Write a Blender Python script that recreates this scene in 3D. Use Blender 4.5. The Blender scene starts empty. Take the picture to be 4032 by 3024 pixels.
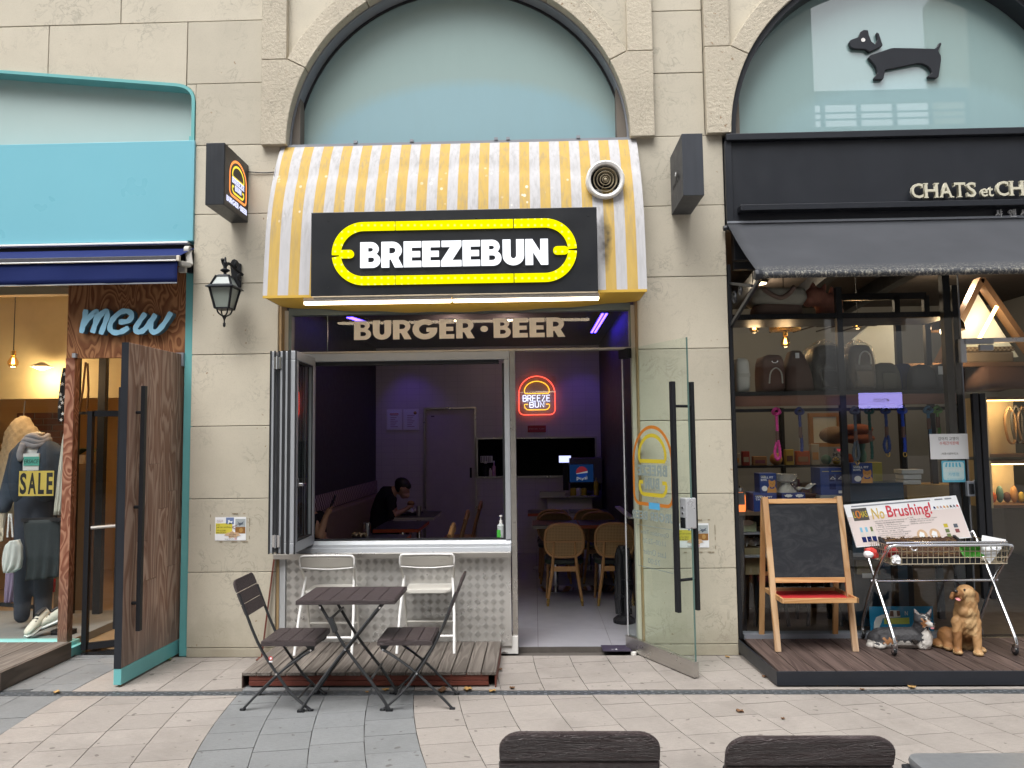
import bpy, bmesh, math, random
from mathutils import Vector as V, Matrix
R = math.radians
random.seed(11)
SC = bpy.context.scene
COL = SC.collection
# camera
cam = bpy.data.cameras.new('camera')
cam.sensor_width = 36.0
cam.lens = 27.045
cam.clip_end = 300
cam.clip_start = 0.05
camo = bpy.data.objects.new('camera', cam)
COL.objects.link(camo)
camo.matrix_world = (Matrix.Translation((0, -6.2, 1.70)) @ Matrix.Rotation(R(1.63), 4, 'Z')
      @ Matrix.Rotation(R(94.18), 4, 'X') @ Matrix.Rotation(R(-0.68), 4, 'Z'))
SC.camera = camo
# world, sun, exposure
W = bpy.data.worlds.new('World')
SC.world = W
W.use_nodes = True
wn = W.node_tree
for n in list(wn.nodes):
 wn.nodes.remove(n)
sky = wn.nodes.new('ShaderNodeTexSky')
sky.sky_type = 'NISHITA'
sky.sun_disc = False
sky.sun_elevation = R(62)
sky.sun_rotation = R(200)
sky.air_density = 1.0
sky.dust_density = 6.0
sky.ozone_density = 1.0
hs = wn.nodes.new('ShaderNodeHueSaturation')      # overcast: the cloud layer takes most of the blue out
hs.inputs['Saturation'].default_value = 0.22
wb = wn.nodes.new('ShaderNodeBackground')
wb.inputs['Strength'].default_value = 0.12
wo = wn.nodes.new('ShaderNodeOutputWorld')
wn.links.new(sky.outputs[0], hs.inputs['Color'])
wn.links.new(hs.outputs[0], wb.inputs[0])
wn.links.new(wb.outputs[0], wo.inputs[0])
sl = bpy.data.lights.new('sun', 'SUN')
sl.energy = 1.0
sl.angle = R(38)
sl.color = (1.0, 0.97, 0.92)
so = bpy.data.objects.new('sun', sl)
COL.objects.link(so)
so.rotation_euler = (R(28), 0, R(-20))            # high behind the camera, elevation 62 degrees
SC.view_settings.view_transform = 'Standard'
SC.view_settings.look = 'None'
SC.view_settings.gamma = 1
SC.view_settings.use_curve_mapping = False
SC.view_settings.exposure = 1.12
SC.cycles.max_bounces = 9
SC.cycles.transparent_max_bounces = 24
SC.cycles.diffuse_bounces = 5
SC.cycles.glossy_bounces = 4
SC.cycles.caustics_reflective = False
SC.cycles.caustics_refractive = False
# node helpers
class NB:
 def __init__(s, name):
  s.m = bpy.data.materials.new(name)
  s.m.use_nodes = True
  s.t = s.m.node_tree
  for n in list(s.t.nodes):
   s.t.nodes.remove(n)
  s.out = s.t.nodes.new('ShaderNodeOutputMaterial')
 def n(s, typ, **k):
  n = s.t.nodes.new(typ)
  for a, b in k.items():
   setattr(n, a, b)
  return n
 def set(s, inp, v):
  if isinstance(v, bpy.types.NodeSocket):
   s.t.links.new(v, inp)
  elif v is not None:
   if isinstance(v, (tuple, list)) and len(v) == 3 and inp.type == 'RGBA':
    v = (*v, 1)
   inp.default_value = v
 def pos(s, sc=(1, 1, 1), rot=(0, 0, 0), obj=False):
  g = s.n('ShaderNodeTexCoord').outputs['Object'] if obj else s.n('ShaderNodeNewGeometry').outputs['Position']
  m = s.n('ShaderNodeMapping')
  s.set(m.inputs[0], g)
  m.inputs['Scale'].default_value = sc
  m.inputs['Rotation'].default_value = rot
  return m.outputs[0]
 def noise(s, scale, vec=None, detail=3, rough=.55, dist=0):
  n = s.n('ShaderNodeTexNoise')
  s.set(n.inputs['Vector'], vec if vec is not None else s.pos())
  for a, b in (('Scale', scale), ('Detail', detail), ('Roughness', rough), ('Distortion', dist)):
   s.set(n.inputs[a], b)
  return n.outputs['Fac']
 def math(s, op, a, b=None, c=None):
  n = s.n('ShaderNodeMath', operation=op)
  for i, v in enumerate((a, b, c)):
   if v is not None:
    s.set(n.inputs[i], v)
  return n.outputs[0]
 def ramp(s, fac, stops, interp='LINEAR'):
  n = s.n('ShaderNodeValToRGB')
  s.set(n.inputs[0], fac)
  cr = n.color_ramp
  cr.interpolation = interp
  while len(cr.elements) < len(stops):
   cr.elements.new(0.5)
  for e, (p, c) in zip(cr.elements, stops):
   e.position = p
   e.color = (c, c, c, 1) if isinstance(c, (int, float)) else (*c, 1)
  return n.outputs[0]
 def mix(s, fac, a, b, bt='MIX'):
  n = s.n('ShaderNodeMix', data_type='RGBA', blend_type=bt)
  s.set(n.inputs[0], fac)
  s.set(n.inputs[6], a)
  s.set(n.inputs[7], b)
  return n.outputs[2]
 def xyz(s, vec):
  n = s.n('ShaderNodeSeparateXYZ')
  s.set(n.inputs[0], vec)
  return n.outputs
 def bump(s, h, st=.3, d=.01):
  n = s.n('ShaderNodeBump')
  s.set(n.inputs['Height'], h)
  n.inputs['Strength'].default_value = st
  n.inputs['Distance'].default_value = d
  return n.outputs[0]
 def rnd(s):
  return s.n('ShaderNodeObjectInfo').outputs['Random']
 def bsdf(s, col, rough=.6, metal=0, normal=None, spec=None, emit=None, es=0, coat=0, alpha=None, sheen=0):
  b = s.n('ShaderNodeBsdfPrincipled')
  s.set(b.inputs['Base Color'], col)
  s.set(b.inputs['Roughness'], rough)
  s.set(b.inputs['Metallic'], metal)
  if normal is not None:
   s.set(b.inputs['Normal'], normal)
  if spec is not None:
   s.set(b.inputs['Specular IOR Level'], spec)
  if emit is not None:
   s.set(b.inputs['Emission Color'], emit)
   s.set(b.inputs['Emission Strength'], es)
  b.inputs['Coat Weight'].default_value = coat
  b.inputs['Sheen Weight'].default_value = sheen
  s.t.links.new(b.outputs[0], s.out.inputs[0])
  s.b = b
  return s.m
def mul(c, f):
 return tuple(min(1, v * f) for v in c)
def pm(name, col, rough=.55, metal=0, var=.12, vs=6, bump=.0, bs=80, spec=None, rnd=0, coat=0, sheen=0, stretch=(1, 1, 1)):
 """plain material with a little mottling, optional fine relief and per-object tone"""
 b = NB(name)
 c = b.mix(b.noise(vs, b.pos(stretch), 4, .6), mul(col, 1 - var), mul(col, 1 + var))
 if rnd:
  hv = b.n('ShaderNodeHueSaturation')
  b.set(hv.inputs['Color'], c)
  b.set(hv.inputs['Value'], b.math('MULTIPLY_ADD', b.rnd(), 2 * rnd, 1 - rnd))
  c = hv.outputs[0]
 nm = b.bump(b.noise(bs, b.pos(stretch), 3), bump, .004) if bump else None
 rr = b.math('MULTIPLY_ADD', b.noise(vs * 2.3, None, 3), .2, rough - .1)
 return b.bsdf(c, rr, metal, nm, spec, coat=coat, sheen=sheen)
def em(name, col, st):
 b = NB(name)
 e = b.n('ShaderNodeEmission')
 e.inputs[0].default_value = (*col, 1)
 e.inputs[1].default_value = st
 b.t.links.new(e.outputs[0], b.out.inputs[0])
 return b.m
def glass_mat(name, tint=(.93, .97, .96), ior=1.45, rough=0.0, dirt=.0):
 b = NB(name)
 tr = b.n('ShaderNodeBsdfTransparent')
 tr.inputs[0].default_value = (*tint, 1)
 gl = b.n('ShaderNodeBsdfGlossy')
 gl.inputs['Roughness'].default_value = rough
 fr = b.n('ShaderNodeFresnel')
 bk = b.n('ShaderNodeNewGeometry').outputs['Backfacing']      # thin sheet: same reflection from both sides
 b.set(fr.inputs[0], b.math('MULTIPLY_ADD', bk, 1 / ior - ior, ior))
 mx = b.n('ShaderNodeMixShader')
 b.t.links.new(fr.outputs[0], mx.inputs[0])
 b.t.links.new(tr.outputs[0], mx.inputs[1])
 b.t.links.new(gl.outputs[0], mx.inputs[2])
 last = mx.outputs[0]
 if dirt:
  df = b.n('ShaderNodeBsdfDiffuse')
  df.inputs[0].default_value = (.6, .62, .6, 1)
  m2 = b.n('ShaderNodeMixShader')
  b.set(m2.inputs[0], b.math('MULTIPLY', b.noise(2.2, None, 4), dirt))
  b.t.links.new(last, m2.inputs[1])
  b.t.links.new(df.outputs[0], m2.inputs[2])
  last = m2.outputs[0]
 b.t.links.new(last, b.out.inputs[0])
 return b.m
# mesh builder
class MB:
 def __init__(s):
  s.v, s.f, s.m = [], [], []
  s.cm = 0
 def add(s, vs, fs):
  o = len(s.v)
  s.v += [tuple(p) for p in vs]
  for f in fs:
   s.f.append([o + i for i in f])
   s.m.append(s.cm)
  return s
 def box(s, x0, x1, y0, y1, z0, z1):
  vs = [(x, y, z) for z in (z0, z1) for y in (y0, y1) for x in (x0, x1)]
  return s.add(vs, [(0, 2, 3, 1), (4, 5, 7, 6), (0, 1, 5, 4), (2, 6, 7, 3), (0, 4, 6, 2), (1, 3, 7, 5)])
 def obox(s, c, ax, ay, az):
  c, ax, ay, az = V(c), V(ax), V(ay), V(az)
  vs = [c + ax * i + ay * j + az * k for k in (-1, 1) for j in (-1, 1) for i in (-1, 1)]
  return s.add(vs, [(0, 2, 3, 1), (4, 5, 7, 6), (0, 1, 5, 4), (2, 6, 7, 3), (0, 4, 6, 2), (1, 3, 7, 5)])
 def bar(s, p, q, w, h, up=(0, 0, 1)):
  """rectangular bar p->q, w across, h along 'up'"""
  p, q, up = V(p), V(q), V(up)
  d = q - p
  side = d.cross(up).normalized() * (w / 2)
  u2 = side.cross(d).normalized() * (h / 2)
  return s.obox((p + q) / 2, d / 2, side, u2)
 def tube(s, pts, r, n=8, closed=False, caps=True, flat=None):
  pts = [V(p) for p in pts]
  k = len(pts)
  rs = r if isinstance(r, (list, tuple)) else [r] * k
  rings = []
  pu = None
  for i, p in enumerate(pts):
   a = pts[(i - 1) % k] if (closed or i > 0) else p
   b = pts[(i + 1) % k] if (closed or i < k - 1) else p
   d = (b - a)
   if d.length < 1e-9:
    d = V((0, 0, 1))
   d.normalize()
   if pu is None:
    t = V((0, 0, 1)) if abs(d.z) < .9 else V((1, 0, 0))
    pu = d.cross(t).normalized()
   else:
    pu = (pu - d * pu.dot(d))
    if pu.length < 1e-6:
     pu = d.cross(V((0.3, 1, 0.2)))
    pu.normalize()
   w = d.cross(pu)
   f = flat or 1
   rings.append([p + pu * (math.cos(2 * math.pi * j / n) * rs[i]) + w * (math.sin(2 * math.pi * j / n) * rs[i] * f) for j in range(n)])
  return s.loft(rings, closed, caps)
 def loft(s, rings, closed=False, caps=True):
  n = len(rings[0])
  k = len(rings)
  vs = [p for r in rings for p in r]
  fs = []
  for i in range(k if closed else k - 1):
   a, b = i * n, ((i + 1) % k) * n
   for j in range(n):
    fs.append((a + j, a + (j + 1) % n, b + (j + 1) % n, b + j))
  if caps and not closed:
   fs.append(tuple(range(n))[::-1])
   fs.append(tuple((k - 1) * n + j for j in range(n)))
  return s.add(vs, fs)
 def lathe(s, prof, c, axis='Z', n=20):
  """prof: (radius, height) pairs"""
  rings = []
  for r, h in prof:
   ring = []
   for j in range(n):
    a = 2 * math.pi * j / n
    x, y = math.cos(a) * r, math.sin(a) * r
    p = {'Z': (x, y, h), 'Y': (x, h, y), 'X': (h, x, y)}[axis]
    ring.append((c[0] + p[0], c[1] + p[1], c[2] + p[2]))
   rings.append(ring)
  return s.loft(rings, caps=True)
 def ell(s, c, rx, ry, rz, n=14, k=8, rot=None):
  rings = []
  M = rot or Matrix.Identity(3)
  for i in range(k + 1):
   t = math.pi * i / k
   rr = max(math.sin(t), .02)
   rings.append([V(c) + M @ V((rx * rr * math.cos(2 * math.pi * j / n), ry * rr * math.sin(2 * math.pi * j / n), -rz * math.cos(t))) for j in range(n)])
  return s.loft(rings)
 def prism(s, poly, y0, y1, M=None):
  """polygon in x,z between two y planes (or mapped by M)"""
  n = len(poly)
  vs = [(x, y0, z) for x, z in poly] + [(x, y1, z) for x, z in poly]
  if M is not None:
   vs = [M @ V(p) for p in vs]
  fs = [tuple(range(n)), tuple(range(2 * n - 1, n - 1, -1))]
  fs += [(i, i + n, (i + 1) % n + n, (i + 1) % n) for i in range(n)]
  return s.add(vs, fs)
 def quad(s, a, b, c, d):
  return s.add([a, b, c, d], [(0, 1, 2, 3)])
 def grid(s, fn, nu, nv):
  vs = [fn(i / nu, j / nv) for j in range(nv + 1) for i in range(nu + 1)]
  fs = [(j * (nu + 1) + i, j * (nu + 1) + i + 1, (j + 1) * (nu + 1) + i + 1, (j + 1) * (nu + 1) + i) for j in range(nv) for i in range(nu)]
  return s.add(vs, fs)
 def ribbon(s, pts, w, y=0, closed=False, th=0):
  """flat stroke in the x,z plane facing -y"""
  k = len(pts)
  L_, R_ = [], []
  for i, p in enumerate(pts):
   a = pts[(i - 1) % k] if (closed or i > 0) else p
   b = pts[(i + 1) % k] if (closed or i < k - 1) else p
   d = V((b[0] - a[0], b[1] - a[1]))
   if d.length < 1e-9:
    d = V((1, 0))
   d.normalize()
   nn = V((-d.y, d.x)) * (w / 2)
   L_.append((p[0] + nn.x, y, p[1] + nn.y))
   R_.append((p[0] - nn.x, y, p[1] - nn.y))
  if th:
   rings = [[l, r, (r[0], r[1] + th, r[2]), (l[0], l[1] + th, l[2])] for l, r in zip(L_, R_)]
   return s.loft(rings, closed, True)
  fs = [(i, (i + 1) % k, (i + 1) % k + k, i + k) for i in range(k if closed else k - 1)]
  return s.add(L_ + R_, fs)
 def xf(s, M):
  s.v = [tuple(M @ V(p)) for p in s.v]
  return s
 def build(s, name, mats, parent=None, smooth=False, bevel=0, seg=2, solid=0):
  me = bpy.data.meshes.new(name)
  me.from_pydata(s.v, [], s.f)
  bm = bmesh.new()
  bm.from_mesh(me)
  bmesh.ops.recalc_face_normals(bm, faces=bm.faces)
  bm.to_mesh(me)
  bm.free()
  if not isinstance(mats, (list, tuple)):
   mats = [mats]
  for m in mats:
   me.materials.append(m)
  if len(mats) > 1:
   for p, i in zip(me.polygons, s.m):
    p.material_index = i
  return link(name, me, parent, smooth, bevel, seg, solid)
def link(name, me, parent=None, smooth=False, bevel=0, seg=2, solid=0):
 o = bpy.data.objects.new(name, me)
 COL.objects.link(o)
 if parent is not None:
  o.parent = parent
  if parent.type == 'EMPTY':
   o.matrix_parent_inverse = Matrix.Translation(-V(parent.location))
 if smooth:
  for p in me.polygons:
   p.use_smooth = True
  if smooth != 'all':
   ed = bpy.data.meshes
   try:
    me.set_sharp_from_angle(angle=R(40))
   except Exception:
    pass
 if solid:
  md = o.modifiers.new('thick', 'SOLIDIFY')
  md.thickness = solid
  md.offset = 0
 if bevel:
  md = o.modifiers.new('bevel', 'BEVEL')
  md.width = bevel
  md.segments = seg
  md.limit_method = 'ANGLE'
  md.angle_limit = R(40)
 return o
def tag(o, label, cat, group=None):
 o['label'] = label
 o['category'] = cat
 if group:
  o['group'] = group
 return o
def thing(name, label, cat, loc=(0, 0, 0), group=None):
 o = bpy.data.objects.new(name, None)
 COL.objects.link(o)
 o.location = loc
 o.empty_display_size = .05
 return tag(o, label, cat, group)
def struct(o):
 o['kind'] = 'structure'
 return o
def stuff(o):
 o['kind'] = 'stuff'
 return o
def dup(root, loc, rz=None, label=None, group=None, sc=None):
 def cp(o, par):
  c = o.copy()
  COL.objects.link(c)
  if par is not None:
   inv = o.matrix_parent_inverse.copy()
   c.parent = par
   c.matrix_parent_inverse = inv
  for ch in list(o.children):
   cp(ch, c)
  return c
 r = cp(root, None)
 r.location = loc
 if rz is not None:
  r.rotation_euler = (0, 0, rz)
 if sc:
  r.scale = sc
 if label:
  r['label'] = label
 if group:
  r['group'] = group
 return r
def arc(cx, cz, r, a0, a1, n=12, rz=None):
 rz = rz or r
 return [(cx + r * math.cos(R(a0 + (a1 - a0) * i / n)), cz + rz * math.sin(R(a0 + (a1 - a0) * i / n))) for i in range(n + 1)]
def rrect(x0, x1, z0, z1, r, n=5):
 return (arc(x1 - r, z1 - r, r, 0, 90, n) + arc(x0 + r, z1 - r, r, 90, 180, n)
   + arc(x0 + r, z0 + r, r, 180, 270, n) + arc(x1 - r, z0 + r, r, 270, 360, n))
def smoothpts(pts, n=6):
 """Catmull-Rom through the points"""
 P_ = [V(p) for p in pts]
 out = []
 for i in range(len(P_) - 1):
  a, b, c, d = P_[max(i - 1, 0)], P_[i], P_[i + 1], P_[min(i + 2, len(P_) - 1)]
  for j in range(n):
   t = j / n
   out.append(.5 * ((2 * b) + (c - a) * t + (2 * a - 5 * b + 4 * c - d) * t * t + (3 * b - a - 3 * c + d) * t ** 3))
 out.append(P_[-1])
 return out
# lettering
def curve_mesh(loops, extrude):
 cu = bpy.data.curves.new('c', 'CURVE')
 cu.dimensions = '2D'
 cu.fill_mode = 'BOTH'
 cu.extrude = extrude
 for lp in loops:
  sp = cu.splines.new('POLY')
  sp.points.add(len(lp) - 1)
  for p, q in zip(sp.points, lp):
   p.co = (q[0], q[1], 0, 1)
  sp.use_cyclic_u = True
 return to_mesh(cu)
def to_mesh(cu):
 o = bpy.data.objects.new('tmp', cu)
 me = bpy.data.meshes.new_from_object(o)
 bpy.data.objects.remove(o)
 return me
def place_mesh(me, box, y, th, name, m, parent, M=None, flip=False):
 """fit the mesh's x,y extent into box (x0,x1,z0,z1) at plane y, standing proud by th towards -y"""
 xs = [v.co.x for v in me.vertices]
 ys = [v.co.y for v in me.vertices]
 if not xs:
  return None
 ax, bx, ay, by = min(xs), max(xs), min(ys), max(ys)
 x0, x1, z0, z1 = box
 if x1 is None:
  x1 = x0 + (bx - ax) * (z1 - z0) / (by - ay)
 if flip:
  x0, x1 = x1, x0
 zz = [v.co.z for v in me.vertices]
 zr = max(max(zz) - min(zz), 1e-9)
 for v in me.vertices:
  p = V((x0 + (v.co.x - ax) / (bx - ax) * (x1 - x0),
    y - th * (v.co.z - min(zz)) / zr,
    z0 + (v.co.y - ay) / (by - ay) * (z1 - z0)))
  v.co = M @ p if M is not None else p
 me.materials.clear()
 me.materials.append(m)
 return link(name, me, parent)
def text(body, box, y, m, parent=None, name='lettering', th=.001, offset=0.0, shear=0, M=None, flip=False, space=1.0):
 cu = bpy.data.curves.new('t', 'FONT')
 cu.body = body
 cu.size = 1
 cu.offset = offset
 cu.extrude = .02
 cu.shear = shear
 cu.space_character = space
 cu.resolution_u = 3
 return place_mesh(to_mesh(cu), box, y, th, name, m, parent, M, flip)
def heavy(ch):
 """contours of a heavy geometric capital, unit height: list of loops, advance width"""
 if ch == 'E':
  return [[(0, 0), (.62, 0), (.62, .23), (.28, .23), (.28, .39), (.58, .39), (.58, .61), (.28, .61), (.28, .77), (.62, .77), (.62, 1), (0, 1)]], .62
 if ch == 'Z':
  return [[(0, 0), (.72, 0), (.72, .23), (.38, .23), (.72, .8), (.72, 1), (.02, 1), (.02, .77), (.34, .77), (0, .2)]], .72
 if ch == 'N':
  return [[(0, 0), (.27, 0), (.27, .5), (.55, 0), (.8, 0), (.8, 1), (.53, 1), (.53, .5), (.25, 1), (0, 1)]], .8
 if ch == 'U':
  return [[(0, 1)] + arc(.38, .38, .38, 180, 360, 14) + [(.76, 1), (.48, 1)] + arc(.38, .38, .1, 360, 180, 8, .13) + [(.28, 1)]], .76
 if ch == 'B':
  return [[(0, 0)] + arc(.42, .29, .29, -90, 60, 10) + arc(.38, .74, .27, -25, 90, 8, .26) + [(0, 1)],
    [(.27, .62)] + arc(.37, .705, .085, -90, 90, 6) + [(.27, .79)],
    [(.27, .2)] + arc(.4, .305, .1, -90, 90, 6, .105) + [(.27, .41)]], .71
 if ch == 'R':
  return [[(0, 0), (.27, 0), (.27, .32), (.33, .32), (.47, 0), (.77, 0), (.59, .37)] + arc(.39, .67, .33, -45, 90, 10) + [(0, 1)],
    [(.27, .53)] + arc(.38, .66, .125, -90, 90, 8) + [(.27, .785)]], .75
 if ch == 'G':
  return [arc(.5, .5, .52, 40, 345, 22) + [(1.01, .58), (.56, .58), (.56, .37), (.72, .37)] + arc(.5, .5, .245, 325, 50, 18)], 1.02
 if ch == '.':
  return [arc(.17, .47, .16, 0, 360, 16)[:-1]], .34
 return [], .35
def heavy_text(body, box, y, m, parent, name='lettering', th=.002, M=None, flip=False, gap=.07, each=None):
 x = 0
 loops = []
 per = []
 for ch in body:
  lp, w = heavy(ch)
  g = .22 if ch == '.' else gap
  if ch == '.':
   x += .16
  ll = [[(px + x, py) for px, py in l] for l in lp]
  loops += ll
  if ll:
   per.append(ll)
  x += w + g
 if not each:
  return place_mesh(curve_mesh(loops, .02), box, y, th, name, m, parent, M, flip)
 xs = [p[0] for l in loops for p in l]
 ys = [p[1] for l in loops for p in l]
 x0, x1, z0, z1 = box
 fx = lambda u: x0 + (u - min(xs)) / (max(xs) - min(xs)) * (x1 - x0)
 fz = lambda u: z0 + (u - min(ys)) / (max(ys) - min(ys)) * (z1 - z0)
 for ll in per:
  a = [p[0] for l in ll for p in l]
  b = [p[1] for l in ll for p in l]
  place_mesh(curve_mesh(ll, .02), (fx(min(a)), fx(max(a)), fz(min(b)), fz(max(b))), y, th, each, m, parent, M, flip)
MONO = {'B': [[(0, 0), (0, 1), (.4, 1), (.55, .9), (.55, .62), (.4, .52), (0, .52)], [(.4, .52), (.6, .4), (.6, .12), (.42, 0), (0, 0)]],
  'R': [[(0, 0), (0, 1), (.4, 1), (.57, .88), (.57, .6), (.4, .48), (0, .48)], [(.3, .48), (.6, 0)]],
  'E': [[(.55, 1), (0, 1), (0, 0), (.55, 0)], [(0, .52), (.48, .52)]],
  'Z': [[(0, 1), (.55, 1), (0, 0), (.58, 0)]],
  'U': [[(0, 1), (0, .25), (.12, .03), (.42, .03), (.55, .25), (.55, 1)]],
  'N': [[(0, 0), (0, 1), (.55, 0), (.55, 1)]]}
def mono_paths(body, x0, x1, z0, z1):
 n = len(body)
 w = (x1 - x0) / (n - .28)
 out = []
 for i, ch in enumerate(body):
  for pl in MONO[ch]:
   out.append([(x0 + i * w + px / .6 * w * .72, z0 + pz * (z1 - z0)) for px, pz in pl])
 return out
def logo_paths(cx, cz, s):
 """burger outline logo, s = overall width: outer ring, dome, lower bun"""
 f = lambda pts: [(cx + a * s, cz + b * s) for a, b in pts]
 outer = [(-.5, -.38)] + arc(0, .04, .5, 180, 0, 22, .49)[0:] + arc(.36, -.40, .14, 0, -90, 6) + arc(-.36, -.40, .14, -90, -180, 6)
 dome = [(-.34, .08)] + arc(0, .1, .35, 172, 8, 18, .29) + [(.34, .08), (.32, .05), (-.32, .05)]
 low = [(-.25, -.25), (-.34, -.25), (-.35, -.29), (-.34, -.34), (-.29, -.39), (-.24, -.405), (.24, -.405), (.29, -.39), (.34, -.34), (.35, -.29), (.34, -.25), (.25, -.25)]
 return f(outer), f(dome), f(low)
# bodies: overlapping lumps joined into one skin
def skin_body(name, caps, ells, voxel, colour, mats, parent=None, smooth_it=6, disp=None):
 """caps: (p, q, r0, r1) tapered capsules; ells: (centre, (rx,ry,rz), euler)"""
 mb = MB()
 for p, q, r0, r1 in caps:
  p, q = V(p), V(q)
  d = (q - p)
  L_ = max(d.length, 1e-5)
  d.normalize()
  pts, rs = [], []
  for i in range(5):
   a = math.pi / 2 * i / 4
   pts.append(p - d * (r0 * math.cos(a)))
   rs.append(max(r0 * math.sin(a), r0 * .05))
  for i in range(5):
   a = math.pi / 2 * i / 4
   pts.append(q + d * (r1 * math.sin(a)))
   rs.append(max(r1 * math.cos(a), r1 * .05))
  mb.tube(pts, rs, 12)
 for e in ells:
  c, r = e[0], e[1]
  rot = None
  if len(e) > 2:
   from mathutils import Euler
   rot = Euler([R(a) for a in e[2]]).to_matrix()
  mb.ell(c, r[0], r[1], r[2], 16, 10, rot)
 o = mb.build('tmp', mats)
 md = o.modifiers.new('r', 'REMESH')
 md.mode = 'VOXEL'
 md.voxel_size = voxel
 md = o.modifiers.new('s', 'SMOOTH')
 md.factor = .5
 md.iterations = smooth_it
 dg = bpy.context.evaluated_depsgraph_get()
 me = bpy.data.meshes.new_from_object(o.evaluated_get(dg))
 bpy.data.objects.remove(o)
 me.materials.clear()
 for m in mats:
  me.materials.append(m)
 if disp:
  vn = [(v.co.copy(), v.normal.copy()) for v in me.vertices]
  for v, (c, n) in zip(me.vertices, vn):
   v.co = c + n * disp(c)
 for p in me.polygons:
  p.use_smooth = True
  p.material_index = colour(p.center, p.normal)
 return link(name, me, parent)
# materials
def stone_mat(name, base, rough_cut=False):
 b = NB(name)
 p = b.pos()
 c = b.mix(b.noise(2.1, p, 6, .65), mul(base, .8), mul(base, 1.12))
 hv = b.n('ShaderNodeHueSaturation')
 b.set(hv.inputs['Color'], c)
 b.set(hv.inputs['Value'], b.math('MULTIPLY_ADD', b.rnd(), .18, .91))
 c = hv.outputs[0]
 # hair veins
 v = b.n('ShaderNodeTexNoise')
 b.set(v.inputs['Vector'], p)
 v.inputs['Scale'].default_value = 7
 v.inputs['Detail'].default_value = 5
 v.inputs['Roughness'].default_value = .62
 v.inputs['Distortion'].default_value = .9
 vein = b.ramp(b.math('ABSOLUTE', b.math('SUBTRACT', v.outputs[0], .5)), [(0, 1), (.012, .5), (.03, 0)])
 msk = b.ramp(b.noise(2.3, p, 3), [(.48, 0), (.62, 1)])
 c = b.mix(b.math('MULTIPLY', b.math('MULTIPLY', vein, msk), .55), c, mul(base, .48))
 # fine grain and rusty pits
 c = b.mix(b.math('MULTIPLY', b.ramp(b.noise(90, p, 2), [(.5, 0), (.72, 1)]), .16), c, mul(base, .55))
 sp = b.math('MULTIPLY', b.ramp(b.noise(26, p, 2, .5), [(.68 if not rough_cut else .66, 0), (.73, 1)]), b.ramp(b.noise(1.7, p, 2), [(.5, 0), (.6, 1)]))
 c = b.mix(b.math('MULTIPLY', sp, .75), c, (.22, .12, .05))
 # splashed grime along the foot of the wall
 z = b.xyz(p)[2]
 low = b.math('MULTIPLY', b.ramp(b.math('ADD', z, b.math('MULTIPLY', b.noise(5, p, 4), .5)), [(.2, 1), (.62, 0)]), .45)
 c = b.mix(low, c, (.17, .14, .085))
 h = b.noise(38 if rough_cut else 120, p, 6 if rough_cut else 2, .7)
 return b.bsdf(c, .72, 0, b.bump(h, .6 if rough_cut else .12, .02 if rough_cut else .004), .3)
M = {}
STONE = (.535, .495, .405)
M['stone'] = stone_mat('limestone', STONE)
M['rough_stone'] = stone_mat('rough_limestone', (.53, .48, .385), True)
M['grout'] = pm('grout', (.16, .14, .12), .9)
def paver_mat(name, base):
 b = NB(name)
 p = b.pos()
 c = b.mix(b.noise(3.5, p, 5, .65), mul(base, .84), mul(base, 1.12))
 hv = b.n('ShaderNodeHueSaturation')
 b.set(hv.inputs['Color'], c)
 b.set(hv.inputs['Value'], b.math('MULTIPLY_ADD', b.rnd(), .14, .93))
 c = hv.outputs[0]
 streak = b.noise(22, b.pos((1, 7, 1), (0, 0, R(-12))), 4, .7)
 c = b.mix(b.math('MULTIPLY', b.ramp(streak, [(.45, 0), (.75, 1)]), .5), c, mul(base, .5))
 c = b.mix(b.math('MULTIPLY', b.ramp(b.noise(140, p, 2), [(.5, 0), (.7, 1)]), .22), c, mul(base, .45))
 dirt = b.ramp(b.noise(1.3, p, 5, .7), [(.5, 0), (.75, 1)])
 c = b.mix(b.math('MULTIPLY', dirt, .5), c, mul(base, .45))
 spot = b.ramp(b.noise(17, p, 1, .3), [(.72, 0), (.75, 1)])
 c = b.mix(b.math('MULTIPLY', spot, .6), c, (.06, .05, .045))
 return b.bsdf(c, .7, 0, b.bump(b.noise(60, b.pos((1, 3, 1)), 4), .25, .006), .35)
M['paver_beige'] = paver_mat('paver_beige', (.305, .277, .254))
M['paver_gray'] = paver_mat('paver_gray', (.195, .203, .208))
M['joint'] = pm('joint_sand', (.085, .074, .066), .95, var=.3, vs=20)
M['grate'] = pm('grate_steel', (.20, .22, .24), .45, .6, var=.3, vs=14)
M['black'] = pm('black_paint', (.012, .013, .016), .45, var=.2, spec=.3)
M['black_gloss'] = pm('black_gloss', (.012, .013, .015), .25)
M['char'] = pm('charcoal_metal', (.017, .020, .027), .4, .2, var=.25, vs=3)
M['alu'] = pm('aluminium', (.37, .39, .42), .48, .35, var=.08)
M['alu_matte'] = pm('painted_aluminium', (.50, .52, .54), .45, .3, var=.05)
M['steel'] = pm('brushed_steel', (.50, .48, .45), .3, .9, var=.12, vs=4, bump=.08, bs=30, stretch=(.3, 1, 12))
M['chrome'] = pm('chrome', (.72, .73, .75), .14, 1, var=.05)
M['rust_frame'] = pm('red_oxide_steel', (.14, .035, .022), .6, .1, var=.35, vs=9)
M['cream'] = pm('cream_paint', (.62, .58, .50), .6, var=.06)
M['white'] = pm('white_paint', (.78, .78, .77), .4, var=.04)
M['white_plastic'] = pm('white_plastic', (.72, .71, .67), .38, var=.05)
M['gasket'] = pm('black_gasket', (.012, .013, .016), .5)
M['flash'] = pm('grey_flashing', (.26, .28, .32), .45, .3, var=.1, vs=3)
M['glass'] = glass_mat('window_glass', (.92, .95, .94), 1.5)
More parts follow.
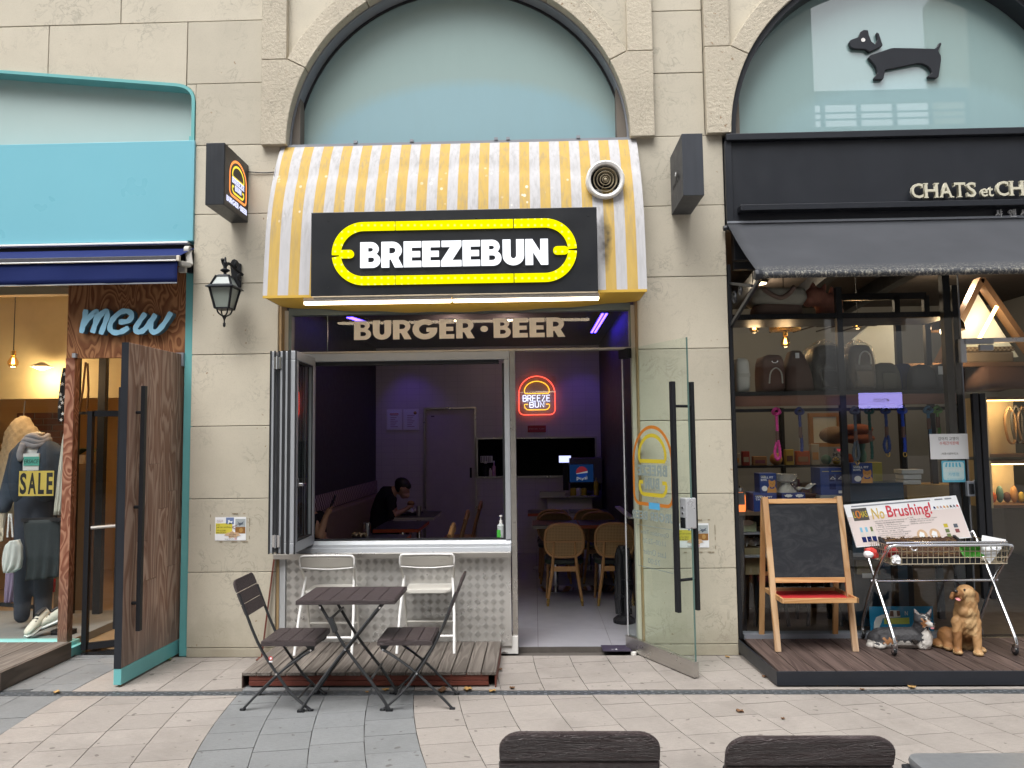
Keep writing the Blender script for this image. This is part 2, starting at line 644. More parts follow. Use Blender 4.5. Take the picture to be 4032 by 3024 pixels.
M['coated_glass'] = glass_mat('reflective_shop_glass', (.90, .93, .92), 1.75)
M['clear_glass'] = glass_mat('green_edge_glass', (.88, .955, .915), 1.5)
M['glass_edge'] = pm('glass_edge', (.10, .17, .15), .2)
M['teal'] = pm('teal_paint', (.14, .42, .43), .42, var=.1, vs=4)
M['turquoise'] = pm('turquoise_panel', (.185, .475, .575), .3, var=.03, vs=1.2)
M['aqua_letter'] = pm('aqua_letter', (.29, .57, .76), .5)
M['aqua_dark'] = pm('aqua_letter_side', (.08, .19, .27), .5)
M['paper'] = pm('paper', (.78, .80, .83), .6, var=.02)
M['ink'] = pm('ink', (.02, .02, .022), .6)
M['skin'] = pm('skin', (.42, .24, .16), .55, var=.08)
M['red'] = pm('red_print', (.55, .05, .04), .5)
M['gold'] = pm('brass', (.60, .40, .12), .28, .9)
def wood_grain(name, dark, light, scale=3.0, dist=7, along='z', bump=.25, rnd=.0, wear=None, ringw=1.0, lw=.16):
 """flat-sawn softwood: long distorted rings running along one axis"""
 b = NB(name)
 sc = {'z': (ringw, ringw, lw), 'x': (lw, ringw, ringw), 'y': (ringw, lw, ringw)}[along]
 m = b.pos(sc)
 if rnd:
  a = b.n('ShaderNodeVectorMath', operation='ADD')
  cx = b.n('ShaderNodeCombineXYZ')
  for i in range(3):
   b.set(cx.inputs[i], b.math('MULTIPLY', b.rnd(), 31.7 + i * 13))
  b.set(a.inputs[0], m)
  b.set(a.inputs[1], cx.outputs[0])
  m = a.outputs[0]
 n = b.noise(scale, m, 2, .45, .6)
 rings = b.math('FRACT', b.math('MULTIPLY', n, dist))
 f = b.ramp(rings, [(0, .1), (.35, .35), (.6, 1), (.8, .9), (.97, 0)])
 c = b.mix(f, dark, light)
 c = b.mix(b.math('MULTIPLY', b.noise(60, m, 3), .35), c, mul(dark, .6))
 if wear:
  z = b.xyz(b.pos())[2]
  w = b.ramp(b.math('ADD', z, b.math('MULTIPLY', b.noise(2.5, None, 4), .8)), [(wear[0], 1), (wear[1], 0)])
  c = b.mix(b.math('MULTIPLY', w, wear[3] if len(wear) > 3 else .8), c, wear[2])
 hv = b.n('ShaderNodeHueSaturation')
 b.set(hv.inputs['Color'], c)
 b.set(hv.inputs['Value'], b.math('MULTIPLY_ADD', b.rnd(), 2 * rnd, 1 - rnd))
 return b.bsdf(hv.outputs[0], .6, 0, b.bump(f, bump, .004), .3)
M['plywood'] = wood_grain('stained_plywood', (.15, .048, .017), (.42, .20, .088), 4.2, 20, 'z', .15, lw=.36)
M['door_wood'] = wood_grain('weathered_door_wood', (.235, .125, .085), (.47, .33, .255), 6, 11, 'z', .5, .16, (.45, 1.3, (.17, .145, .13)), lw=.14)
M['post_wood'] = wood_grain('post_wood', (.17, .05, .026), (.42, .22, .14), 5.5, 16, 'z', .3, 0, (.5, 1.3, (.12, .09, .07)), lw=.4)
M['deck_gray'] = wood_grain('weathered_deck', (.105, .090, .078), (.20, .175, .155), 5, 6, 'y', .35, .18, ringw=3)
M['deck_brown'] = wood_grain('brown_deck', (.050, .034, .030), (.105, .074, .065), 5, 6, 'y', .3, .25, ringw=3)
M['pine'] = wood_grain('pine', (.42, .205, .075), (.60, .36, .17), 5, 5, 'z', .1, .06)
M['pine_worn'] = wood_grain('worn_pine', (.40, .22, .10), (.58, .40, .24), 5, 5, 'z', .1, .06, (.2, .7, (.38, .33, .28)))
M['chair_wood'] = pm('bent_beech', (.40, .215, .085), .5, var=.18, vs=5)
M['brown_plastic'] = None
def brown_plastic():
 b = NB('brown_wood_effect_plastic')
 m = b.pos((.35, 1.6, 3.2), obj=False)
 n = b.noise(26, m, 4, .6, 1.1)
 g = b.ramp(b.math('FRACT', b.math('MULTIPLY', n, 5)), [(0, 0), (.5, 1), (1, 0)])
 c = b.mix(g, (.034, .023, .024), (.052, .036, .037))
 return b.bsdf(c, .42, 0, b.bump(g, .8, .004), .5)
M['brown_plastic'] = brown_plastic()
M['leg_metal'] = pm('dark_grey_leg_paint', (.030, .032, .035), .38, .2, var=.15)
# ground
gm = MB()
gm.box(-40, 40, -60, 12, -.30, -.022)
struct(gm.build('ground', M['joint']))
pave = bpy.data.objects.new('pavement', None)
COL.objects.link(pave)
struct(pave)
def joint_x(k, y):
 x0 = -.838 + .2994 * k
 s = -(y + .904)
 return x0 + s * (.17 + .045 * max(-4, min(4, x0))) + .072 * s * s
rest = MB()
rest.cm = 0
cnt = 0
mask = []
for k in range(-16, 26):
 g = (-12 <= k - 0 < -8) or (-4 <= k < 0) or (15 <= k < 19) or (23 <= k)
 g = (k < -8 and k >= -12) or (-4 <= k < 0) or (15 <= k < 19)
 ph = random.random() * .25
 lim = [(-5.2, -.915), (-.818, .02)]
 for (ya, yb) in lim:
  y = yb
  first = True
  while y > ya:
   h = .25 if not first else (.08 + ph * .68)
   first = False
   y2 = max(ya, y - h)
   if y - y2 < .03:
    break
   gp = .0024
   dy = .05 if (y < yb - .001) else 0
   dy2 = .05 if y2 > ya + .001 else 0
   xa1, xb1 = joint_x(k, y) + .0023, joint_x(k + 1, y + dy) - .0023
   xa2, xb2 = joint_x(k, y2) + .0023, joint_x(k + 1, y2 + dy2) - .0023
   t = -.0 + random.uniform(-.0012, .0012)
   P_ = [(xa2, y2 + gp, t), (xb2, y2 + gp + dy2, t), (xb1, y - gp + dy, t), (xa1, y - gp, t)]
   cx, cy = (xa1 + xb2) / 2, (y + y2) / 2
   # skip what lies under doors' thresholds inside the shops
   inview = (-2.55 < cy) and abs(cx) < 1.5 + (cy + 6.2) * .50
   mb = MB() if inview else rest
   if not inview:
    rest.cm = 1 if g else 0
   B_ = [(p[0], p[1], -.03) for p in P_]
   mb.add(P_ + B_, [(0, 1, 2, 3), (0, 4, 5, 1), (1, 5, 6, 2), (2, 6, 7, 3), (3, 7, 4, 0)])
   if inview and cnt < 300:
    mb.build('paving_stone', M['paver_gray'] if g else M['paver_beige'], pave)
    cnt += 1
   elif inview:
    rest.cm = 1 if g else 0
    rest.add(P_ + B_, [(0, 1, 2, 3), (0, 4, 5, 1), (1, 5, 6, 2), (2, 6, 7, 3), (3, 7, 4, 0)])
   y = y2
stuff(rest.build('paving_stones', [M['paver_beige'], M['paver_gray']], pave))
far = MB()
for i in range(-30, 30):
 for j in range(1, 26):
  if random.random() < 2:
   far.cm = 0 if (i // 4) % 3 else 1
   far.box(i * .9 + .005, i * .9 + .895, -5.21 - j * .6, -5.215 - (j - 1) * .6, -.03, 0)
stuff(far.build('far_paving', [M['paver_beige'], M['paver_gray']], pave))
# slot drain along the shops
dr = bpy.data.objects.new('drain_channel', None)
COL.objects.link(dr)
struct(dr)
mb = MB()
mb.box(-7, 7, -.915, -.818, -.028, -.016)
mb.build('channel_bed', M['black'], dr)
mb = MB()
for r in range(4):
 ya = -.911 + r * .0235
 mb.box(-7, 7, ya, ya + .007, -.016, .001)
for r in range(3):
 ya = -.904 + r * .0235
 x = -5 + (r % 2) * .045
 while x < 5:
  mb.box(x, x + .018, ya, ya + .0165, -.016, .0)
  x += .09
stuff(mb.build('grate', M['grate'], dr))
# stone front of the building
bld = thing('stone_facade', 'beige limestone building front with arched bays above three shops', 'building', (0, .2, 0))
def panel(x0, x1, z0, z1, y=0.0, m='stone', d=.05, name='stone_panel', g=.0025):
 mb = MB()
 yy = y + random.uniform(-.0015, .0015)
 mb.box(x0 + g, x1 - g, yy, y + d, z0 + g, z1 - g)
 return mb.build(name, M[m], bld, bevel=.003, seg=1)
# joint heights of the two piers
JL = [0.0, .076, .67, 1.256, 1.842, 2.429, 3.018, 3.602, 4.19, 4.724, 5.27, 5.9]
PLX0, PLX1 = -2.805, -2.089
for a, b_ in zip(JL[:8], JL[1:9]):
 panel(PLX0, PLX1, a, b_)
# upper left wall, above the shouldered window of the clothes shop
SX = -2.237
TX0, TX1 = -2.889, SX
panel(-2.81, SX, JL[8], JL[9])
panel(TX0, SX, JL[9], JL[10])
panel(-3.468, SX, JL[10], 5.9)
panel(-3.468 - 1.35, -3.468, JL[10], 5.9)
panel(-6.0, -3.468 - 1.35, JL[10], 5.9)
xa, xb, xc = -4.085, -2.98, -4.9
sl0 = (-4.077, 0, 4.845)
sl1 = (-2.941, 0, 4.729)
k_ = (sl1[2] - sl0[2]) / (sl1[0] - sl0[0])
zt = lambda x, k=k_: sl0[2] + (x - sl0[0]) * k
xq = -2.81
bez = lambda n, x1=xb, x2=xq, z2=4.57: [((1 - t) ** 2 * x1 + 2 * t * (1 - t) * x2 + t * t * x2, (1 - t) ** 2 * zt(x1) + 2 * t * (1 - t) * zt(x2) + t * t * z2) for t in [i / n for i in range(n + 1)]]
mb = MB(); mb.prism([(xa + .003, zt(xa))] + [p for p in bez(24) if p[0] < TX0 - .003] + [(TX0 - .003, JL[10] - .003), (xa + .003, JL[10] - .003)], 0, .05)
mb.build('stone_panel', M['stone'], bld, bevel=.003, seg=1)
mb = MB(); mb.prism([(xc, zt(xc)), (xa - .003, zt(xa)), (xa - .003, JL[10] - .003), (xc, JL[10] - .003)], 0, .05)
mb.build('stone_panel', M['stone'], bld, bevel=.003, seg=1)
mb = MB(); mb.prism([p for p in bez(24) if p[0] > TX0] + [(xq, JL[9] - .003), (TX0, JL[9] - .003)], 0, .05)
mb.build('stone_panel', M['stone'], bld)
mb = MB(); mb.box(-6.0, xc - .003, 0, .05, 4.4, JL[10] - .003)
mb.build('stone_panel', M['stone'], bld, bevel=.003, seg=1)
# right pier
JR = [0.0, .089, .674, 1.259, 1.842, 2.42, 3.008, 3.594, 4.178, 4.715, 5.249, 5.9]
PRX0, PRX1 = .846, 1.576
for a, b_ in zip(JR[:8], JR[1:9]):
 panel(PRX0, PRX1, a, b_)
UX0, UX1 = 1.02, 1.436
for a, b_ in zip(JR[8:11], JR[9:12]):
 panel(UX0, UX1, a, b_)
# arched surrounds of rough stone
ARC_C = (-.602, 4.165)
ARC_R = 1.42
SILL_L, SILL_R = 4.171, 4.156
ZJ = 4.932
def arch_bay(cx, cz, r, xl, xr, sill, side):
 """rough ring + side strips; side: which halves to build"""
 for sg, xo in side:
  ring_w = .27
  xi = cx + sg * (r + .005)
  sw = .208
  xin = xo - sg * sw                      # inner edge of the straight strip
  ring_w = abs(xin - cx) / math.cos(R(27)) - r - .004
  # lower block: strip foot merged with the springing of the ring
  a0 = math.degrees(math.asin(max(-1, min(1, (sill - cz) / r))))
  aj = 27
  inner = [(cx + sg * r * math.cos(R(a)), cz + r * math.sin(R(a))) for a in [a0 + (aj - a0) * i / 8 for i in range(9)]]
  xe, ze = cx + sg * (r + ring_w) * math.cos(R(aj)), cz + (r + ring_w) * math.sin(R(aj))
  poly = [(xo, sill), inner[0]] + inner[1:] + [(xe, ze), (xin + sg * .0, ze), (xo, ze)]
  mb = MB(); mb.prism(poly, -.06, .08)
  mb.build('arch_stone', M['rough_stone'], bld, bevel=.004, seg=1)
  # upper straight strip
  mb = MB(); mb.box(min(xo, xin), max(xo, xin), -.06, .05, ze + .005, ze + .62)
  mb.build('arch_stone', M['rough_stone'], bld, bevel=.004, seg=1)
  mb = MB(); mb.box(min(xo, xin), max(xo, xin), -.06, .05, ze + .625, 5.9)
  mb.build('arch_stone', M['rough_stone'], bld, bevel=.004, seg=1)
  # ring
  for b0, b1 in ((aj + .25, 58), (58.3, 90)):
   ii = [(cx + sg * r * math.cos(R(b0 + (b1 - b0) * i / 8)), cz + r * math.sin(R(b0 + (b1 - b0) * i / 8))) for i in range(9)]
   oo = [(cx + sg * (r + ring_w) * math.cos(R(b0 + (b1 - b0) * i / 8)), cz + (r + ring_w) * math.sin(R(b0 + (b1 - b0) * i / 8))) for i in range(9)]
   mb = MB(); mb.prism(ii + oo[::-1], -.06, .08)
   mb.build('arch_stone', M['rough_stone'], bld, bevel=.004, seg=1)
  # spandrel between strip and ring, set back
  mb = MB()
  mb.prism([(xin + sg * .06, ze - .12)] + [(cx + sg * (r + .08) * math.cos(R(a)), cz + (r + .08) * math.sin(R(a))) for a in range(20, 91, 7)] + [(cx, 5.9), (xin + sg * .06, 5.9)], .0, .06)
  mb.build('spandrel', M['stone'], bld)
arch_bay(*ARC_C, ARC_R, 0, 0, (SILL_L + SILL_R) / 2, [(-1, SX + .004), (1, UX0 - .004)])
A2R = 1.45
A2X0 = 1.635
A2_C = (3.085, 4.172)
arch_bay(*A2_C, A2R, 0, 0, SILL_R + .02, [(-1, UX1 + .004), (1, A2X0 + 2 * A2R + .37)])
# backing masonry (joint colour) behind the slabs
mb = MB()
mb.box(PLX0 + .002, PLX1 - .02, .048, .30, 0, JL[8])
mb.box(PRX0 + .02, PRX1 - .002, .048, .30, 0, JR[8])
mb.box(-2.81 + .004, SX + .3, .051, .30, JL[8], JL[9])
mb.box(UX0 - .3, UX1 + .3, .061, .30, JR[8] - .05, 5.9)
mb.box(-6, SX + .3, .0515, .30, JL[10] - .2, 5.9)
mb.box(-6, 6, .31, .45, 5.0, 6.6)
mb.build('backing_wall', M['grout'], bld)
mb = MB(); mb.box(-6.5, 6.5, .02, .5, 5.92, 11)
mb.build('upper_wall', M['stone'], bld)
# arched windows
def frost_mat(name, low, high, cx, cz, rad, gloss=.12):
 """frosted film with a dusty upper zone that ends along an arch"""
 b = NB(name)
 p = b.pos()
 x, y, z = b.xyz(p)
 dx = b.math('SUBTRACT', x, cx)
 dz = b.math('SUBTRACT', z, cz)
 d = b.math('SQRT', b.math('ADD', b.math('MULTIPLY', dx, dx), b.math('MULTIPLY', b.math('MULTIPLY', dz, dz), 4.2)))
 d = b.math('ADD', d, b.math('MULTIPLY', b.math('SUBTRACT', b.noise(24, b.pos((1, 1, .4)), 5, .75), .5), .16))
 f = b.ramp(d, [(rad - .22, 0), (rad + .06, 1)]) if rad < 1 else b.ramp(b.math('DIVIDE', d, 2), [((rad - .16) / 2, 0), ((rad + .05) / 2, 1)])
 c = b.mix(f, low, high)
 c = b.mix(b.math('MULTIPLY', b.noise(3.5, b.pos((3, 1, .6)), 4), .16), c, mul(high, .72))
 m = b.bsdf(c, .5, 0, None, .5, coat=1.0)
 b.b.inputs['Coat Roughness'].default_value = .01
 b.b.inputs['Coat IOR'].default_value = 2.2
 return m
def arched_window(name, label, cx, cz, r, sill, fm, frame_mats, y):
 t = thing(name, label, 'window', (cx, y, sill))
 a0 = math.degrees(math.asin((sill - cz) / r))
 def ring(ro, ri, y0, y1, nm, m):
  mb = MB()
  aa = [a0 + (180 - 2 * a0) * i / 48 for i in range(49)]
  rings = []
  for a in aa:
   c_, s_ = math.cos(R(a)), math.sin(R(a))
   rings.append([(cx + ro * c_, y0, cz + ro * s_), (cx + ri * c_, y0, cz + ri * s_), (cx + ri * c_, y1, cz + ri * s_), (cx + ro * c_, y1, cz + ro * s_)])
  mb.loft(rings)
  mb.build(nm, m, t, smooth=True)
 for i, (ro, ri, y0, y1, nm, m) in enumerate(frame_mats):
  ring(ro, ri, y0, y1, nm, m)
 mb = MB()
 rr = frame_mats[-1][1] + .01
 mb.prism([(cx + rr * math.cos(R(a)), cz + rr * math.sin(R(a))) for a in [a0 + (180 - 2 * a0) * i / 48 for i in range(49)]], y + .05, y + .056)
 mb.build('pane', fm, t)
 return t
RG = 1.388
fm1 = frost_mat('frosted_film', (.25, .43, .50), (.275, .40, .395), ARC_C[0] + .08, ARC_C[1] - .05, 1.38)
arched_window('arched_window', 'frosted pale teal arched window with grey flashing above the striped awning', *ARC_C, RG, ARC_C[1] - .02, fm1,
    [(ARC_R - .002, RG + .017, .03, .152, 'flashing', M['flash']), (RG + .017, RG, .1525, .178, 'gasket', M['gasket'])], .12)
RG2 = A2R - .045
fm2 = frost_mat('frosted_film_pale', (.27, .43, .46), (.25, .385, .39), A2_C[0] + .1, A2_C[1] - .05, 1.2)
w2 = arched_window('arched_window', 'frosted arched window with a black dachshund cut-out above the charcoal fascia', *A2_C, RG2, A2_C[1] - .02, fm2,
    [(A2R + .005, RG2, -.02, .15, 'frame', M['char'])], .11)
# dachshund silhouette
def mapl(pts):
 return pts
dog_head = [(2.691, 5.004), (2.703, 5.025), (2.775, 5.051), (2.792, 5.095), (2.819, 5.111), (2.854, 5.107), (2.858, 5.07), (2.878, 5.008), (2.907, 4.982), (2.929, 5.022), (2.92, 5.08), (2.927, 5.088), (2.943, 5.075), (2.97, 4.971), (2.949, 4.957), (2.857, 4.915), (2.826, 4.94), (2.727, 4.949), (2.701, 4.964)]
dog_body = [(2.843, 4.869), (2.864, 4.889), (3.033, 4.944), (3.063, 4.948), (3.397, 4.931), (3.421, 4.947), (3.437, 4.98), (3.454, 4.983), (3.454, 4.964), (3.425, 4.913), (3.446, 4.87), (3.446, 4.832), (3.417, 4.688), (3.404, 4.677), (3.329, 4.681), (3.327, 4.696), (3.363, 4.723), (3.353, 4.756), (3.331, 4.781), (3.289, 4.804), (3.245, 4.806), (2.981, 4.757), (2.963, 4.687), (2.954, 4.674), (2.887, 4.676), (2.882, 4.693), (2.915, 4.731), (2.906, 4.777), (2.889, 4.811)]
for poly in (dog_head, dog_body):
 mb = MB(); mb.prism(poly, .125, .155)
 mb.build('dog_silhouette', M['char'], w2, bevel=.004, seg=1)
ex, ez = 2.807, 5.02
mb = MB(); mb.prism(arc(ex, ez, .017, 0, 350, 14), .121, .1245)
mb.build('eye', M['white'], w2)
# opposite side of the street, seen in the glass
GX0, GX1 = 10.365, 15.98
op = thing('opposite_building', 'pale stone building across the street, seen only as a reflection in the glass', 'building', (-6, -21, 0))
mb = MB(); mb.box(-30, GX0, -24, -21, 4.2, 19); mb.box(-30, GX0, -24, -22.5, 0, 4.2)
mb.build('wall', M['stone'], op)
mb = MB()
for i in range(-6, 3):
 mb.box(i * 4.5 + .3, i * 4.5 + 1.3, -22.4, -21, 0, 4.2)
stuff(mb.build('pier', M['stone'], op))
for i in range(-6, 3):
 mb = MB(); mb.box(i * 4.5 + 1.45, i * 4.5 + 4.65, -22.45, -22.35, .3, 3.2)
 mb.build('shop_window', M['black_gloss'], op)
 for z in (5.4, 9.2):
  mb = MB(); mb.box(i * 4.5 + 1.6, i * 4.5 + 4.2, -21.02, -20.98, z, z + 2.2)
  mb.build('window', M['flash'], op)
op2 = thing('opposite_building', 'second pale building across the street beyond the gap with the footbridge, seen only in reflection', 'building', (22, -21, 0))
mb = MB(); mb.box(GX1, 40, -24, -21, 0, 19)
mb.build('wall', M['stone'], op2)
br = thing('footbridge', 'white railed footbridge between the two opposite buildings, seen only in reflection', 'bridge', (13.4, -22, 10))
MB().box(GX0, GX1, -23, -21.2, 11.2, 13.0).build('deck', M['stone'], br)
mb = MB()
mb.box(GX0, GX1, -21.3, -21.2, 13.85, 14.35)
for z in (13.25, 13.5):
 mb.box(GX0, GX1, -21.27, -21.22, z, z + .06)
for i in range(5):
 mb.box(GX0 + .3 + i * 1.3, GX0 + .45 + i * 1.3, -21.3, -21.2, 13.0, 13.85)
mb.build('railing', M['flash'], br)
# BURGER SHOP FRONT
FX0, FX1 = -2.039, .805     # outer frame
# painted jambs between stone and frame
M['sealant'] = (pm('tan_sealant', (.36, .25, .13), .7, var=.3, vs=5))
for a, b_, c_, d_, e_, f_, m_ in ((PLX1 - .002, PLX1 + .02, .02, .16, 0, 2.84, 'sealant'), (PRX0 - .010, PRX0 + .002, .02, .16, 0, 2.84, 'sealant'),
         (PLX1 + .02, FX0, .10, .2, .1, 2.80, 'cream'), (FX1, PRX0 - .010, .10, .2, .02, 2.80, 'cream')):
 MB().box(a, b_, c_, d_, e_, f_).build('jamb', M[m_], bld)
# awning
def awning_cloth():
 b = NB('striped_awning_cloth')
 p = b.pos()
 x, y, z = b.xyz(p)
 wob = b.math('MULTIPLY', b.math('SUBTRACT', b.noise(2.2, b.pos((1, 1, .4)), 2), .5), .005)
 u = b.math('DIVIDE', b.math('ADD', b.math('ADD', x, wob), 2.077 - .035 + 16.26), .1626)
 fr = b.math('FRACT', u)
 st = b.ramp(fr, [(0, 1), (.485, 1), (.50, 0), (.985, 0), (1, 1)])
 yel = b.mix(b.noise(14, b.pos((3, 1, .5)), 4), (.46, .31, .08), (.55, .385, .12))
 wht = b.mix(b.noise(9, b.pos((3, 1, .6)), 4), (.40, .40, .42), (.53, .53, .55))
 c = b.mix(st, wht, yel)
 # grey rain grime in vertical runs, heavier near the fold and over the sign
 run = b.ramp(b.noise(26, b.pos((1.6, 1, .12)), 4, .65), [(.46, 0), (.72, 1)])
 band = b.ramp(b.math('ADD', z, b.math('MULTIPLY', b.noise(7, p, 4), .25)), [(.0, 0), (.3, .0), (.66, 1), (.9, .45), (1, .7)])
 bb = b.n('ShaderNodeMapRange')
 b.set(bb.inputs[0], b.math('ADD', z, b.math('MULTIPLY', b.noise(7, p, 4), .3)))
 for i, v in enumerate((2.9, 4.35, 0, 1)):
  b.set(bb.inputs[1 + i], v)
 band = b.ramp(bb.outputs[0], [(0, .25), (.25, .35), (.5, 1), (.72, .35), (.86, .9), (1, .3)])
 c = b.mix(b.math('MULTIPLY', b.math('MULTIPLY', run, band), .6), c, (.22, .21, .20))
 # water spots that bleached it
 vo = b.n('ShaderNodeTexVoronoi')
 b.set(vo.inputs['Vector'], b.pos((1, 1, .8)))
 vo.inputs['Scale'].default_value = 17
 spot = b.math('MULTIPLY', b.ramp(vo.outputs['Distance'], [(.17, 1), (.24, 0)]), b.ramp(b.noise(5, p, 2), [(.5, 0), (.62, .7)]))
 zone = b.ramp(bb.outputs[0], [(.42, 0), (.5, 1), (.72, 1), (.78, 0)])
 c = b.mix(b.math('MULTIPLY', spot, zone), c, (.80, .78, .70))
 # soot below the fan outlet
 dx = b.math('DIVIDE', b.math('SUBTRACT', x, b.math('ADD', .565, b.math('MULTIPLY', b.math('SUBTRACT', b.noise(8, p, 3), .5), .07))), .055)
 dz = b.math('DIVIDE', b.math('SUBTRACT', z, 3.22), .27)
 e = b.math('ADD', b.math('MULTIPLY', dx, dx), b.math('MULTIPLY', dz, dz))
 so_ = b.math('MULTIPLY', b.ramp(e, [(0, 1), (1, 0)]), b.math('ADD', b.noise(20, p, 4), .25))
 c = b.mix(so_, c, (.035, .033, .03))
 return b.bsdf(c, .75, 0, b.bump(b.noise(60, b.pos((8, 1, .4)), 3), .12, .003), .25)
prof = [(0.0, 4.162), (-.06, 4.075), (-.109, 3.992), (-.193, 3.828), (-.262, 3.66), (-.312, 3.50), (-.345, 3.33), (-.365, 3.156), (-.384, 2.98), (-.399, 2.822)]
AX0, AX1 = -2.077, .869
pp = smoothpts([(0, a, b_) for a, b_ in prof], 4)
aw = thing('striped_awning', 'yellow and white striped curved awning with grime over the burger shop', 'awning', (-.6, 0, 3.4))
def awf(u, v):
 i = v * (len(pp) - 1)
 a = pp[int(min(i, len(pp) - 1))]
 x = AX0 + (AX1 - AX0) * u
 w = .003 * math.sin(u * 23 + 1.3 * math.sin(v * 5)) * math.sin(math.pi * v) ** .5
 fold = -.012 * math.exp(-((v - .30 - .025 * math.sin(u * 9) - .02 * math.sin(u * 31)) / .035) ** 2)
 nrm = V((0, -.8, .5))
 return (x, a.y + nrm.y * (w * .7 + fold), a.z + nrm.z * (w * .7 + fold))
mb = MB(); mb.grid(awf, 150, len(pp) - 1)
M['awning'] = awning_cloth()
mb.build('cloth', M['awning'], aw, smooth='all')
M['awn_yellow'] = pm('yellow_awning_cloth', (.58, .37, .05), .7, var=.1, vs=3)
for xs in (AX0, AX1):                                   # cloth cheeks
 mb = MB()
 mb.prism([(p.y, p.z) for p in pp] + [(0.0, 2.822)], 0, .004, Matrix(((0, 1, 0, xs - .002), (1, 0, 0, 0), (0, 0, 1, 0), (0, 0, 0, 1))))
 mb.build('cheek', M['awning'], aw)
def under(u, v):
 x = AX0 + .004 + (AX1 - AX0 - .008) * u
 y = -.396 + .42 * v
 s = math.sin(math.pi * u) ** .8
 return (x, y, 2.822 - .075 * s * math.sin(math.pi * min(1, v * .62)) - .004 * math.sin(u * 40) * v)
mb = MB(); mb.grid(under, 60, 14)
mb.build('underside', M['awn_yellow'], aw, smooth='all')
mb = MB(); mb.box(AX0, AX1, -.403, -.393, 2.812, 2.832)
mb.build('hem_bar', M['awn_yellow'], aw)
mb = MB(); mb.box(AX0 + .03, AX1 - .03, -.004, .03, 4.155, 4.178)
for x in (-1.47, -1.0, -.3, -.2, .38): mb.box(x, x + .03, -.012, .02, 4.178, 4.20)
mb.build('top_rail', M['flash'], aw)
# sign board
SBY = -.47
sg = thing('shop_sign', 'long black sign board with lit yellow bun outline and white lettering on the awning', 'sign', (-.6, -.42, 3.1))
sx0, sx1 = -1.685, .494
sz0, sz1 = 2.808, 3.456
mb = MB(); mb.box(sx0, sx1, SBY, -.375, sz0, sz1)
mb.build('board', pm('sign_black', (.012, .014, .018), .38, var=.25, vs=2.5), sg, bevel=.004)
def yellow_led():
 b = NB('lit_yellow_acrylic')
 x, y, z = b.xyz(b.pos())
 dots = b.math('MULTIPLY', b.math('POWER', b.math('ABSOLUTE', b.math('SINE', b.math('MULTIPLY', x, 62))), 14), b.math('POWER', b.math('ABSOLUTE', b.math('SINE', b.math('MULTIPLY', b.math('ADD', z, b.math('MULTIPLY', x, .02)), 62))), 14))
 c = b.mix(b.math('MULTIPLY', dots, .75), (.60, .55, .0), (1.0, .95, .25))
 e = b.n('ShaderNodeEmission')
 b.set(e.inputs[0], c)
 e.inputs[1].default_value = .92
 b.t.links.new(e.outputs[0], b.out.inputs[0])
 return b.m
M['lit_yellow'] = yellow_led()
bx0, bx1 = -1.521, .338
bz0, bz1 = 2.886, 3.37
tw = .066
rr_ = (bz1 - bz0) / 2 - tw / 2
cz_ = (bz0 + bz1) / 2
lcx, rcx = bx0 + tw / 2 + rr_, bx1 - tw / 2 - rr_
ga, gb = -1.038, -.138
g_ = .0035
segs = [[(ga + g_, cz_ + rr_), (gb - g_, cz_ + rr_)], [(ga + g_, cz_ - rr_), (gb - g_, cz_ - rr_)],
  [(gb + g_, cz_ + rr_)] + arc(rcx, cz_, rr_, 90, 2.5, 16), [(gb + g_, cz_ - rr_)] + arc(rcx, cz_, rr_, -90, -2, 16),
  [(ga - g_, cz_ + rr_)] + arc(lcx, cz_, rr_, 90, 182, 16), [(ga - g_, cz_ - rr_)] + arc(lcx, cz_, rr_, 270, 186.5, 16)]
for sgm in segs:
 mb = MB(); mb.ribbon(sgm, tw, SBY - .016, th=.018)
 mb.build('light_strip', M['lit_yellow'], sg)
for x0, x1, zc in ((lcx - rr_ + .03, lcx - rr_ + .135, cz_ - .002), (rcx + rr_ - .135, rcx + rr_ - .03, cz_ - .004)):
 mb = MB(); mb.prism(rrect(x0 - .01, x1, zc - .031, zc + .031, .03), SBY - .0165, SBY)
 mb.build('light_strip', M['lit_yellow'], sg)
M['lit_white'] = em('lit_white_letter', (.86, .88, .92), .80)
heavy_text('BREEZEBUN', (-1.303, .121, 3.018, 3.213), SBY, M['lit_white'], sg, th=.018, gap=.045, each='letter')
mb = MB()
for sx in (.06, .42, .58, .97):
 for sz in (.1, .9):
  mb.lathe([(.006, 0), (.006, .004)], (sx0 + (sx1 - sx0) * sx, SBY - .004, sz0 + (sz1 - sz0) * sz), 'Y', 8)
stuff(mb.build('screw_heads', M['gasket'], sg))
# lit battens under the awning
M['tube'] = em('lit_tube', (1.0, .80, .55), 5.0)
lx0, lxm, lx1 = -1.769, -.62, .51
for a, b_, lab in ((lx0, lxm - .004, 'lit warm tube light under the awning, the one below the left half of the sign'), (lxm + .004, lx1, 'lit warm tube light under the awning, the one below the right half of the sign')):
 t = thing('tube_light', lab, 'light', ((a + b_) / 2, -.36, 2.80), 'tube lights under the awning')
 MB().box(a, b_, -.375, -.345, 2.785, 2.815).build('body', M['white'], t)
 MB().box(a + .004, b_ - .004, -.378, -.342, 2.762, 2.784).build('diffuser', M['tube'], t, bevel=.006)
